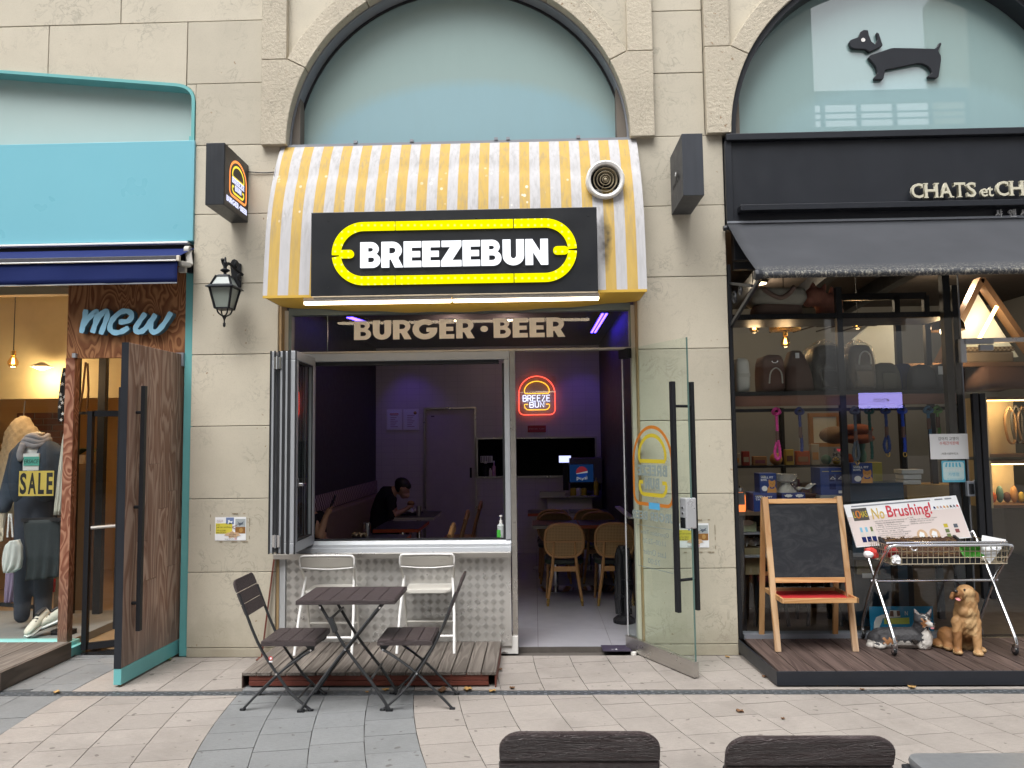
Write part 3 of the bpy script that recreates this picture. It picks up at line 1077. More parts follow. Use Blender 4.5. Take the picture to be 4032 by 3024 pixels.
# round fan outlet on the awning
vc = (.578, -.315, 3.714)
vt = thing('exhaust_vent', 'round white exhaust vent with concentric rings on the striped awning', 'vent', vc)
n_ = V((0, -.985, -.10)).normalized()
rot = V((0, 0, 1)).rotation_difference(n_).to_matrix().to_4x4()
MV = Matrix.Translation(vc) @ rot
def lv(prof, nm, m, n=28):
 mb = MB()
 rings = [[(r * math.cos(2 * math.pi * j / n), r * math.sin(2 * math.pi * j / n), h) for j in range(n)] for r, h in prof]
 mb.loft(rings, caps=False).xf(MV)
 return mb.build(nm, m, vt, smooth=True)
lv([(.150, -.05), (.150, .02), (.145, .035), (.135, .04), (.118, .034), (.113, .02), (.113, -.05)], 'rim', M['white'])
MB().lathe([(.114, -.05), (.114, -.045)], (0, 0, 0)).xf(MV).build('duct', M['black'], vt)
M['vent_ring'] = pm('dusty_vent_ring', (.34, .29, .20), .6, var=.3, vs=20)
for r in (.09, .064, .04, .022):
 lv([(r - .004, -.01), (r + .004, .018), (r + .001, .022), (r - .009, -.008)], 'ring', M['vent_ring'], 22)
MB().lathe([(.012, -.02), (.014, .02), (.004, .03)], (0, 0, 0)).xf(MV).build('hub', M['vent_ring'], vt)
MB().box(-.1, .1, -.003, .003, -.02, -.01).xf(MV @ Matrix.Rotation(R(70), 4, 'Z')).build('spoke', M['vent_ring'], vt)
# shop front: transom, frame, window, counter
ZT0, ZT1 = 2.46, 2.82
ZR0 = 2.436
fr = thing('storefront', 'aluminium shop front with wide lettered transom, serving window opening and door opening', 'shop front', (-.6, .15, 0))
MB().box(FX0 + .001, FX1 - .001, .105, .2, ZR0, 2.452).build('transom_bar', pm('tan_aluminium', (.47, .43, .37), .4, .35, var=.12, vs=2), fr, bevel=.003)
mb = MB()
mb.box(FX0, FX0 + .025, .11, .19, ZT0, ZT1); mb.box(FX1 - .012, FX1, .11, .19, ZT0, ZT1)
mb.box(FX0 + .025, FX1 - .012, .11, .19, 2.762, ZT1)
mb.build('transom_frame', pm('grey_green_frame', (.20, .235, .22), .45, .3), fr)
mb = MB(); mb.quad((FX0 + .025, .152, ZT0), (FX1 - .012, .152, ZT0), (FX1 - .012, .152, 2.762), (FX0 + .025, .152, 2.762))
mb.build('transom_pane', M['glass'], fr)
MB().box(-1.724, -1.72, .148, .158, ZT0, 2.762).build('pane_joint', M['glass_edge'], fr)
M['vinyl'] = pm('pale_vinyl', (.76, .69, .60), .5, var=.03)
lx = (-1.498, .267)
lz = (2.548, 2.717)
heavy_text('BURGER.BEER', (*lx, *lz), .149, M['vinyl'], fr, th=.001, gap=.075, each='letter')
# post between window and door, marble foot
PX0, PX1 = -.197, -.153
MB().box(PX0, PX1, .09, .2, .14, ZR0).build('post', M['steel'], fr, bevel=.002)
MB().box(-.294, -.154, .07, .24, .0, .14).build('foot_block', pm('white_marble', (.62, .61, .59), .35, var=.1), fr, bevel=.004)
# serving window frame
WX0, WX1 = FX0 + .02, PX0 - .002
ZW1 = 2.367
ZS = .897
mb = MB()
mb.box(WX0, WX1, .10, .2, ZW1, ZR0 - .002)
mb.box(-.244, WX1, .10, .2, ZS, ZW1 - .001)
mb.box(WX0, WX0 + .05, .10, .2, ZS, ZW1 - .001)
mb.build('window_frame', M['alu'], fr, bevel=.004)
mb = MB()
mb.box(WX0 + .05, WX1 - .09, .13, .19, ZW1 - .03, ZW1); mb.box(-.262, -.243, .13, .19, ZS, ZW1 - .03)
mb.build('track', M['gasket'], fr)
mb = MB()
zs2 = .855
mb.prism([(.20, ZS - .001), (.11, ZS - .001), (.095, ZS - .03), (.06, zs2), (.045, zs2 - .005), (.03, zs2 - .055), (.20, zs2 - .055)], WX0 - .01, WX1, Matrix(((0, 1, 0, 0), (1, 0, 0, 0), (0, 0, 1, 0), (0, 0, 0, 1))))
mb.build('sill', M['alu'], fr, bevel=.004)
MB().box(WX0 + .03, WX1 - .05, .12, .16, ZS - .002, ZS + .012).build('sill_track', M['gasket'], fr)
# counter front
ZC1, ZC0 = .815, .773
CX0 = -2.1
MB().box(CX0, WX1 - .001, -.03, .2, ZC0, ZC1).build('counter_edge', M['steel'], fr, bevel=.003)
MB().box(-2.088, -2.02, .03, .2, .05, ZC0 - .001).build('post', M['alu_matte'], fr, bevel=.002)
# tread plate with raised lozenges
TX0_, TX1_ = -2.026, WX1 - .006
tp = MB(); tp.box(TX0_, TX1_, .05, .08, .07, ZC0 - .001)
M['tread'] = pm('tread_plate', (.56, .55, .53), .30, .6, var=.22, vs=2.2, bump=.1, bs=40)
tp_o = tp.build('tread_plate', M['tread'], fr)
mb = MB()
pit = .0635
for i in range(int((TX1_ - TX0_) / pit) + 1):
 for j in range(int((ZC0 - .09) / pit) + 1):
  cx, cz = TX0_ + .03 + i * pit, .10 + j * pit
  if cx > TX1_ - .03 or cz > ZC0 - .03:
   continue
  a = 45 if (i + j) % 2 else -45
  d = V((math.cos(R(a)), 0, math.sin(R(a))))
  nn = V((-d.z, 0, d.x))
  for q in (-1.5, -.5, .5, 1.5):
   c = V((cx, .05, cz)) + nn * (q * .0105)
   l = .026
   vs = [c - d * l, c + nn * .0045, c + d * l, c - nn * .0045, c + V((0, -.006, 0)) - d * (l * .5), c + V((0, -.006, 0)) + d * (l * .5)]
   mb.add(vs, [(0, 4, 1), (4, 5, 1), (5, 2, 1), (0, 3, 4), (3, 5, 4), (3, 2, 5)])
stuff(mb.build('raised_bars', M['tread'], tp_o))
# brown prop under the counter end
t = thing('prop_pole', 'thin rusty pole propping up the end of the counter', 'pole', (-2.181, -.05, 0))
mb = MB(); mb.bar((-2.097, -.02, ZC0), (-2.179, -.05, 0), .022, .012)
mb.build('rod', M['rust_frame'], t)
MB().box(-2.179 - .03, -2.179 + .03, -.09, -.01, 0, .008).build('foot_plate', M['rust_frame'], t)
# folded window leaves, standing out from the wall like a book
zt_, zb_ = 2.40, .875
leaf_t = thing('folding_window', 'grey aluminium folding window leaves folded back against the left side of the opening', 'window', (-2.0, -.1, .9))
def leaf(p0, p1, th, glassy=True):
 """one leaf between two plan points"""
 p0, p1 = V((*p0, 0)), V((*p1, 0))
 d = (p1 - p0).normalized()
 n = V((-d.y, d.x, 0))
 L_ = (p1 - p0).length
 Mx = Matrix(((d.x, n.x, 0, p0.x), (d.y, n.y, 0, p0.y), (0, 0, 1, 0), (0, 0, 0, 1)))
 mb = MB()
 w = .062
 mb.box(0, L_, -th / 2, th / 2, zb_, zb_ + .075); mb.box(0, L_, -th / 2, th / 2, zt_ - .07, zt_)
 mb.box(0, w, -th / 2, th / 2, zb_ + .0752, zt_ - .0702); mb.box(L_ - w, L_, -th / 2, th / 2, zb_ + .0752, zt_ - .0702)
 o = mb.xf(Mx).build('leaf_frame', M['alu'], leaf_t, bevel=.004)
 mb = MB()
 for y_ in (-th / 2 + .004, th / 2 - .012):
  mb.box(w, w + .012, y_, y_ + .008, zb_ + .075, zt_ - .07); mb.box(L_ - w - .012, L_ - w, y_, y_ + .008, zb_ + .075, zt_ - .07)
 mb.box(w + .012, L_ - w - .012, -th / 2 + .008, th / 2 - .008, zb_ + .0755, zb_ + .088); mb.box(w + .012, L_ - w - .012, -th / 2 + .008, th / 2 - .008, zt_ - .083, zt_ - .0705)
 mb.box(-.006, -.0002, -th / 2 - .004, -th / 2 + .008, zb_ - .006, zt_ + .004); mb.box(-.006, -.0002, th / 2 - .008, th / 2 + .004, zb_ - .006, zt_ + .004)
 mb.xf(Mx).build('gasket', M['gasket'], o)
 mb = MB(); mb.quad((w, 0, zb_ + .075), (L_ - w, 0, zb_ + .075), (L_ - w, 0, zt_ - .07), (w, 0, zt_ - .07))
 mb.xf(Mx).build('pane', M['glass'], o)
 return o, Mx
yo, yi = -.42, .115
lv1 = leaf((-1.83, yo), (-1.835, yi), .05)
leaf((-1.886, yo + .02), (-1.886 - .005, yi), .034)
leaf((-1.926, yo + .02), (-1.926 + .012, yi), .034)
leaf((-1.991, yo + .02), (-1.991 + .03, yi - .13), .036)
hx = -1.952
for z in (zt_ - .09, zb_ + .09):
 mb = MB()
 mb.tube([(hx, yo + .0, z - .05), (hx, yo + .0, z + .05)], .009, 8)
 mb.box(hx - .028, hx + .028, yo + .008, yo + .018, z - .045, z + .045)
 mb.build('hinge', M['chrome'], leaf_t)
mb = MB()
Mx = lv1[1]
mb.box(.028, .05, -.04, -.025, 1.36, 1.43); mb.box(.03, .048, -.07, -.04, 1.375, 1.395); mb.box(.03, .135, -.075, -.06, 1.372, 1.392)
mb.xf(Mx).build('handle', M['chrome'], leaf_t, bevel=.003)
# glass door, open
gd = thing('glass_door', 'open frameless glass door with steel foot rail and shop transfers', 'door', (.74, .17, 0))
H0, H1 = V((.738, .17, 0)), V((1.122, -.578, 0))
dD = (H1 - H0); DL = dD.length; dd = dD.normalized(); dn = V((dd.y, -dd.x, 0))        # dn faces the street on the left
MD = Matrix(((dd.x, -dn.x, 0, H0.x), (dd.y, -dn.y, 0, H0.y), (0, 0, 1, 0), (0, 0, 0, 1)))    # local x along door, -y to the viewer
ZD = 2.437
MB().quad((0, 0, .117), (DL - .004, 0, .117), (DL - .004, 0, ZD), (0, 0, ZD)).xf(MD).build('pane', M['clear_glass'], gd)
MB().box(DL - .004, DL + .001, -.006, .006, .10, ZD).xf(MD).build('pane_edge', M['glass_edge'], gd)
MB().box(-.015, DL + .004, -.022, .022, .008, .118).xf(MD).build('foot_rail', M['steel'], gd, bevel=.003)
MB().box(-.02, DL - .02, -.003, .003, .0, .008).xf(MD).build('sweep', M['cream'], gd)
MB().box(-.03, .10, -.02, .02, 2.36, 2.44).xf(MD).build('patch_fitting', M['black'], gd)
hy = DL - .075
def door_handle(sy, nm):
 mb = MB(); mb.box(hy - .022, hy + .022, sy - .014, sy + .014, .455, 2.115).xf(MD)
 return mb.build(nm, M['black'], gd, bevel=.003)
door_handle(-.085, 'pull_handle'); door_handle(.085, 'pull_handle')
for z in (.68, 1.935):
 MB().tube([(hy, -.075, z), (hy, .075, z)], .011, 10).xf(MD).build('handle_stud', M['black'], gd)
lk = MB(); lk.box(DL - .075, DL + .006, -.05, .04, 1.05, 1.27).xf(MD)
lko = lk.build('lock', pm('silver_plastic', (.55, .57, .60), .3, .5), gd, bevel=.008)
MB().box(DL - .06, DL - .01, -.056, -.0502, 1.055, 1.13).xf(MD).build('lock_keypad', M['black_gloss'], lko)
for z in (1.16, 1.20):
 MB().lathe([(.008, -.056), (.008, -.05)], (DL - .035, 0, z), 'Y', 10).xf(MD).build('lock_button', M['chrome'], lko)
# transfers, read from inside
lcx_, lcz = .385, 1.525
M['dk_orange'] = pm('orange_transfer', (.50, .17, .02), .5)
M['mustard'] = pm('mustard_transfer', (.52, .42, .03), .5)
M['grey_transfer'] = pm('grey_transfer', (.22, .27, .26), .5)
def on_door(pts):
 return pts
o_, d_, l_ = logo_paths(lcx_, lcz, .50)
def rib(paths, w, m, nm, closed):
 mb = MB()
 for p in paths:
  mb.ribbon(p, w, -.007, closed)
 return mb.xf(MD).build(nm, m, gd)
ztop, zbot = 1.815, 1.17
def fitz(pts, z0, z1):
 zz = [p[1] for p in pts]
 return [(p[0], z0 + (p[1] - min(zz)) / (max(zz) - min(zz)) * (z1 - z0)) for p in pts]
rib([fitz(o_, 1.19, 1.79)], .026, M['dk_orange'], 'ring_transfer', True)
rib([fitz(d_, 1.525, 1.725)], .030, M['mustard'], 'bun_transfer', True)
rib([fitz(l_, 1.265, 1.36)], .030, M['mustard'], 'bun_transfer', False)
heavy_text('BREEZE', (.19, .575, 1.41, 1.495), -.007, M['grey_transfer'], gd, 'letter_transfer', .001, MD, True)
heavy_text('BUN', (.285, .475, 1.31, 1.395), -.007, M['grey_transfer'], gd, 'letter_transfer', .001, MD, True)
heavy_text('BURGER BEER', (.10, .70, 1.065, 1.135), -.007, M['grey_transfer'], gd, 'letter_transfer', .001, MD, True)
mb = MB(); mb.ribbon([(.17, .70), (.615, .70), (.615, 1.02), (.17, 1.02)], .006, -.007, True); mb.xf(MD).build('hours_box', M['grey_transfer'], gd)
for s_, b_ in (('Operation Time', (.21, .575, .945, .99)), ('11:00~22:30', (.24, .53, .885, .925)), ('Last Order', (.24, .53, .80, .845)), ('22:00', (.30, .46, .735, .775))):
 text(s_, b_, -.007, M['grey_transfer'], gd, 'letter_transfer', .001, M=MD, flip=True)
MB().box(.33, .47, -.0075, -.0068, 1.155, 1.205).xf(MD).build('blue_sticker', pm('blue_sticker', (.08, .35, .62), .5), gd)
# narrow fixed side light and its frame, behind the door
MB().box(FX1 - .075, FX1 - .068, .16, .2, .02, ZR0 - .001).build('door_frame', M['alu_matte'], fr)
# posters on the piers
def poster(name, label, x0, z0, w, h, y):
 t = thing(name, label, 'poster', (x0 + w / 2, y, z0 + h / 2), 'laminated notices on the stone piers')
 U = lambda a, b_: (x0 + a * w, z0 + b_ * h)
 def rect(nm, a0, a1, b0, b1, m, k):
  mb = MB(); p, q = U(a0, b0), U(a1, b1); mb.box(p[0], q[0], y - .0012 * k - .001, y - .0012 * k + .0002, p[1], q[1])
  return mb.build(nm, m, t)
 rect('laminate', -.01, 1.01, -.01, 1.01, M['paper'], 1)
 yb = rect('yellow_box', .01, .56, .29, .74, M['poster_yellow'], 2)
 for s_, b0, b1, a1 in (('여기에', .64, .69, .14), ('"소변" "응가" 하게 했어요.', .54, .60, .52), ('"냄새" 나고 "똥"밟고', .40, .46, .36), ('"민원 요청" 합니다', .31, .37, .36)):
  p, q = U(.03, b0), U(a1, b1)
  text(s_, (p[0], q[0], p[1], q[1]), y - .0036, M['ink'], t, 'small_print', .0004)
 ph = rect('dog_photo', .35, .61, .70, .99, M['photo_blue'], 2)
 MB().prism([U(a, b_) for a, b_ in ((.40, .71), (.43, .80), (.41, .88), (.47, .88), (.48, .82), (.57, .84), (.60, .86), (.55, .80), (.54, .71), (.52, .77), (.46, .78), (.43, .71))], y - .0042, y - .0034).build('dog_shape', M['paper'], t)
 rect('grey_photo', .66, .99, .58, .93, M['photo_grey'], 2)
 MB().prism([U(a, b_) for a, b_ in ((.72, .83), (.78, .76), (.86, .76), (.94, .82), (.90, .72), (.95, .70), (.86, .68), (.80, .62), (.78, .68), (.71, .70), (.77, .73))], y - .0042, y - .0034).build('splat_shape', M['photo_dark'], t)
 rect('brown_photo', .66, .99, .29, .575, M['photo_brown'], 2)
 MB().prism([U(.85 + .06 * math.cos(a / 8 * math.pi), .44 + .1 * math.sin(a / 8 * math.pi)) for a in range(16)], y - .0042, y - .0034).build('blob_shape', M['photo_tan'], t)
 MB().prism([U(a, b_) for a, b_ in ((.30, .22), (.40, .33), (.48, .34), (.56, .42), (.62, .35), (.78, .33), (.76, .28), (.84, .22), (.73, .18), (.70, .12), (.58, .13), (.46, .10), (.44, .19))], y - .0054, y - .0036).build('star_shape', M['photo_peach'], t)
 for s_, a0, a1, b0, b1 in (('견주님', .50, .62, .29, .34), ('강아지 통제', .46, .68, .22, .27), ('해주세요.^^', .45, .69, .15, .20), ('평화빌라 관리사무소', .32, .63, .03, .075)):
  p, q = U(a0, b0), U(a1, b1); text(s_, (p[0], q[0], p[1], q[1]), y - .0056, M['ink'], t, 'small_print', .0004)
 p, q = U(.05, .78), U(.25, .90)
 text('긴급공지', (p[0], q[0], p[1], q[1]), y - .003, M['photo_mauve'], t, 'small_print', .0004)
 rect('seal', .64, .71, .02, .10, M['photo_pink'], 2)
 for q in ((.72, .66), (.68, .48)):
  MB().ribbon([U(.55, .575), U(*q)], .004, y - .0060).build('pointer', M['photo_maroon'], t)
 return t
for k_, c_ in dict(poster_yellow=(.62, .54, .06), photo_blue=(.14, .20, .38), photo_grey=(.36, .40, .42), photo_dark=(.08, .10, .13), photo_brown=(.26, .12, .03), photo_tan=(.42, .25, .08), photo_peach=(.58, .40, .25), photo_mauve=(.36, .22, .28), photo_pink=(.62, .38, .42), photo_maroon=(.22, .06, .06)).items():
 M[k_] = pm(k_, c_, .5, var=.15 if 'photo' in k_ else .04, vs=30)
poster('notice', 'white and yellow laminated notice on the pier under the wall lantern', -2.582, .924, .247, .183, -.002)
xr_ = 1.364
poster('notice', 'white and yellow laminated notice on the pier behind the open glass door', xr_ - .247, .839, .247, .186, -.002)
M['tape'] = pm('old_tape_mark', (.30, .25, .18), .6, var=.4, vs=30)
for nm, x0, x1, z0, z1, lab in (('tape_residue', -2.621, -2.302, .916, 1.14, 'old tape residue framing the notice under the lantern'),
       ('tape_residue', 1.088, 1.419, .805, 1.058, 'old tape residue framing the notice behind the glass door')):
 mb = MB()
 rx = random.Random(3)
 for k in range(26):
  e = rx.choice('tblr')
  a = rx.random()
  w_ = rx.uniform(.008, .03)
  if e in 'tb':
   zz = z1 if e == 't' else z0
   mb.box(x0 + a * (x1 - x0 - .03), x0 + a * (x1 - x0 - .03) + w_, -.0028 - .0001 * k, -.0017, zz - .004 - rx.random() * .006, zz)
  else:
   xx = x0 if e == 'l' else x1
   mb.box(xx - .005, xx, -.0028 - .0001 * k, -.0017, z0 + a * (z1 - z0 - .03), z0 + a * (z1 - z0 - .03) + w_)
 stuff(tag(mb.build(nm, M['tape'], None), lab, 'tape marks'))
# BURGER SHOP INTERIOR
IX0, IX1, IY1, IC = -2.395, .988, 5.376, 3.12
def tile_mat(name, base, sc=5.2):
 b = NB(name)
 br = b.n('ShaderNodeTexBrick')
 b.set(br.inputs['Vector'], b.pos((1, 1, 1), (R(90), 0, 0)))
 br.offset = 0
 br.inputs['Scale'].default_value = sc
 br.inputs['Mortar Size'].default_value = .012
 br.inputs['Brick Width'].default_value = 1.0
 br.inputs['Row Height'].default_value = .5
 b.set(br.inputs['Color1'], base); b.set(br.inputs['Color2'], mul(base, .97)); b.set(br.inputs['Mortar'], mul(base, .8))
 return b.bsdf(br.outputs[0], .3, 0, b.bump(br.outputs['Fac'], -.3, .004))
M['tiles'] = tile_mat('white_wall_tiles', (.58, .555, .54))
M['navy_wall'] = pm('dark_navy_wall', (.030, .030, .045), .6)
M['floor_tile'] = pm('grey_floor_tiles', (.30, .30, .33), .35, var=.12, vs=3)
M['dark_ceiling'] = pm('dark_ceiling', (.09, .085, .09), .8)
sf = MB(); sf.box(IX0 - .1, IX1 + .1, .19, IY1 + .1, -.02, .022)
floor_o = struct(sf.build('shop_floor', M['joint']))
k = 0
for i in range(6):
 for j in range(9):
  x0, y0 = IX0 + i * .60, .192 + j * .6
  x1 = min(x0 + .6, IX1 + .09)
  mb = MB(); mb.box(x0 + .0015, x1 - .0015, y0 + .0015, min(y0 + .5985, IY1 + .09), -.01, .026)
  mb.build('floor_tile', M['floor_tile'], floor_o)
struct(MB().box(IX0 - .1, IX1 + .1, .22, IY1 + .1, IC, IC + .1).build('shop_ceiling', M['dark_ceiling']))
struct(MB().box(IX0 - .12, IX0, .305, IY1 + .1, .0, IC).build('shop_wall', M['navy_wall']))
struct(MB().box(IX1, IX1 + .12, .305, IY1 + .1, .0, IC).build('shop_wall', M['navy_wall']))
kx0, kx1, kz0, kz1 = -.853, .90, 1.165, 1.72       # kitchen hatch
dx0, dx1, dz1 = -1.641, -.905, 2.18
bw = MB()
bw.box(IX0, dx0 - .03, IY1, IY1 + .12, 0, IC)
bw.box(dx0 - .03, dx1 + .03, IY1, IY1 + .12, dz1 + .03, IC)
bw.box(dx1 + .03, kx0, IY1, IY1 + .12, 0, IC)
bw.box(kx0, kx1, IY1, IY1 + .12, 0, kz0); bw.box(kx0, kx1, IY1, IY1 + .12, kz1, IC)
bw.box(kx1, IX1, IY1, IY1 + .12, 0, IC)
struct(bw.build('back_wall', M['tiles']))
# kitchen behind the hatch
kb = MB(); kb.box(-1.2, 1.2, 7.4, 7.5, 0, IC); struct(kb.build('kitchen_wall', M['navy_wall']))
struct(MB().box(-1.3, -1.2, IY1 + .12, 7.5, 0, IC).build('kitchen_wall', M['navy_wall']))
struct(MB().box(1.2, 1.3, IY1 + .12, 7.5, 0, IC).build('kitchen_wall', M['navy_wall']))
struct(MB().box(-1.3, 1.3, IY1 + .12, 7.5, 2.6, 2.7).build('kitchen_ceiling', M['dark_ceiling']))
t = thing('kitchen_hatch', 'wide kitchen serving hatch with steel edge in the tiled back wall', 'hatch', (0, IY1, kz0))
for n_, a in (('frame_rail', (kx0 - .04, kx1 + .03, kz0 - .025, kz0)), ('frame_rail', (kx0 - .04, kx1 + .03, kz1, kz1 + .025)), ('frame_post', (kx0 - .04, kx0, kz0, kz1)), ('frame_post', (kx1, kx1 + .03, kz0, kz1))):
 MB().box(a[0], a[1], IY1 - .03, IY1 + .10, a[2], a[3]).build(n_, M['steel'], t)
# things on the hatch shelf
t = thing('calendar_card', 'small white grid card in the kitchen hatch above the bottles', 'card', (-.72, IY1 + .1, 1.4))
MB().box(-.824, -.638, IY1 + .1, IY1 + .11, 1.366, 1.469).build('card', M['paper'], t)
mb = MB()
for i in range(6): mb.box(-.813 + i * .026, -.813 + i * .026 + .008, IY1 + .096, IY1 + .0995, 1.375, 1.46)
stuff(mb.build('grid_print', M['ink'], t))
for xx, h_, m_, lab in ((1523, .19, 'black', 'black pump flask on the kitchen hatch shelf'), (1555, .12, 'white_plastic', 'pale squat bottle between the black flask and the pink bottle'), (1580, .20, 'photo_pink', 'slim pink bottle on the kitchen hatch shelf')):
 x_ = {1523: -.742, 1555: -.672, 1580: -.617}[xx]
 t = thing('bottle', lab, 'bottle', (x_, IY1 + .03, kz0), 'bottles on the hatch shelf')
 r_ = .055 if xx == 1523 else .028
 MB().lathe([(r_, 0), (r_, h_ * .7), (r_ * .4, h_ * .82), (r_ * .4, h_)], (x_, IY1 + .03, kz0 + .001), n=12).build('body', M[m_], t, smooth=True)
 MB().lathe([(r_ * .45, h_), (r_ * .45, h_ + .03)], (x_, IY1 + .03, kz0 + .001), n=10).build('cap', M['white_plastic' if xx != 1555 else 'black'], t)
# sliding door with steel surround
t = thing('interior_door', 'pale flush sliding door with steel surround in the tiled back wall', 'door', ((dx0 + dx1) / 2, IY1, 0))
MB().box(dx0 - .001, dx1 + .001, IY1 + .03, IY1 + .08, .03, dz1 + .001).build('leaf', pm('door_grey', (.48, .44, .45), .5), t)
for a in ((dx0 - .03, dx0 - .0015, .026, dz1 + .03), (dx1 + .0015, dx1 + .03, .026, dz1 + .03), (dx0 - .0015, dx1 + .0015, dz1 + .0015, dz1 + .03)):
 MB().box(a[0], a[1], IY1 - .03, IY1 + .10, a[2], a[3]).build('surround', M['steel'], t)
MB().box(dx1 - .075, dx1 - .045, IY1 + .02, IY1 + .029, 1.145, 1.297).build('pull', M['black'], t)
MB().box(dx0 + .08, dx0 + .13, IY1 + .02, IY1 + .029, 2.068, 2.081).build('label_plate', M['black'], t)
MB().box(dx0 + .5, dx1, IY1 + .02, IY1 + .029, .16, .24).build('kick_plate', M['steel'], t)
# two framed certificates
for x0, x1, lab in ((843, 948, 'certificate with a red line of print, left of the pair by the interior door'), (958, 1062, 'certificate with a gold seal, right of the pair by the interior door')):
 a, b_ = {843: (-2.229, -1.997), 958: (-1.975, -1.745)}[x0]
 z0, z1 = 1.874, 2.188
 t = thing('certificate', lab, 'certificate', ((a + b_) / 2, IY1, z0), 'certificates on the back wall')
 MB().box(a, b_, IY1 - .02, IY1 - .001, z0, z1).build('holder', M['white'], t)
 MB().box(a + .02, b_ - .02, IY1 - .0235, IY1 - .0205, z0 + .02, z1 - .02).build('sheet', M['paper'], t)
 mb = MB()
 for i in range(7):
  mb.box(a + .06, b_ - .06 - .02 * (i % 3), IY1 - .0245, IY1 - .0236, z1 - .10 - i * .028, z1 - .092 - i * .028)
 stuff(mb.build('print_lines', M['photo_mauve'], t))
 if x0 == 843:
  MB().box(a + .05, b_ - .05, IY1 - .0245, IY1 - .0236, z1 - .08, z1 - .065).build('red_line', M['red'], t)
 else:
  MB().lathe([(.025, -.0246), (.025, -.0236)], (b_ - .05, IY1, z1 - .06), 'Y', 12).build('seal', M['gold'], t)
# banquette on the left wall
M['tan_leather'] = pm('tan_upholstery', (.23, .165, .125), .55)
def houndstooth():
 b = NB('houndstooth_fabric')
 w = b.n('ShaderNodeTexChecker')
 b.set(w.inputs[0], b.pos((1, 1, 1), (0, 0, 0)))
 w.inputs['Scale'].default_value = 22
 b.set(w.inputs[1], (.10, .06, .075)); b.set(w.inputs[2], (.42, .32, .34))
 return b.bsdf(w.outputs[0], .8)
bq = thing('banquette', 'tan upholstered banquette with a patterned wall strip along the navy wall', 'bench', (IX0 + .3, 2.8, 0))
MB().box(IX0 + .002, IX0 + .13, .7, IY1 - .005, .45, .938).build('backrest', M['tan_leather'], bq, bevel=.03, seg=3)
MB().box(IX0 + .132, IX0 + .55, .7, IY1 - .005, .30, .46).build('seat', M['tan_leather'], bq, bevel=.03, seg=3)
MB().box(IX0 + .002, IX0 + .5, .71, IY1 - .01, .027, .299).build('plinth', M['black'], bq)
MB().box(IX0 + .001, IX0 + .022, .7, IY1 - .005, .942 + .002, 1.124).build('wall_strip', houndstooth(), bq)
# dining tables along the banquette and in the middle
M['table_dark'] = pm('dark_laminate', (.035, .033, .045), .35)
M['edge_red'] = pm('red_edge_band', (.42, .07, .022), .45)
M['edge_white'] = pm('white_edge_band', (.42, .40, .37), .45)
def dining_table(x0, x1, y0, y1, edge, lab, grp='dining tables along the banquette'):
 t = thing('dining_table', lab, 'table', ((x0 + x1) / 2, (y0 + y1) / 2, 0), grp)
 mb = MB(); mb.box(x0, x1, y0, y1, .728, .762); mb.cm = 1
 mb.build('edge_band', edge, t)
 MB().box(x0 + .003, x1 - .003, y0 + .003, y1 - .003, .7621, .766).build('top', M['table_dark'], t)
 cx, cy = (x0 + x1) / 2, (y0 + y1) / 2
 MB().tube([(cx, cy, .045), (cx, cy, .727)], .032, 14).build('pedestal', M['chrome'], t, smooth=True)
 MB().lathe([(.21, .027), (.21, .034), (.06, .048)], (cx, cy, 0), n=24).build('base', M['chrome'], t, smooth=True)
 return t
dining_table(-1.749, -1.255, 3.35, 4.19, M['edge_white'], 'dark dining table with white edge where the man eats')
dining_table(-1.749, -1.255, 2.095, 2.92, M['edge_red'], 'dark dining table with red edge next along the banquette from the man')
dining_table(-1.81, -1.26, .80, 1.63, M['edge_red'], 'dark dining table nearest the serving window sill, red edged')
TBL = [(.06, .60, 2.25, 2.85), (.62, 1.0 - .03, 2.25, 2.85)]
dining_table(-.04, .47, 2.32, 2.86, M['edge_white'], 'dark dining table behind the nearest cane chair inside the doorway', 'dining tables inside the doorway')
dining_table(.48, .96, 2.32, 2.86, M['edge_red'], 'dark dining table beside the right wall behind the second near cane chair', 'dining tables inside the doorway')
dining_table(-.10, .42, 3.72, 4.24, M['edge_red'], 'far dark dining table in front of the counter, left of two', 'dining tables inside the doorway')
dining_table(.44, .94, 3.72, 4.24, M['edge_white'], 'far dark dining table in front of the counter, right of two', 'dining tables inside the doorway')
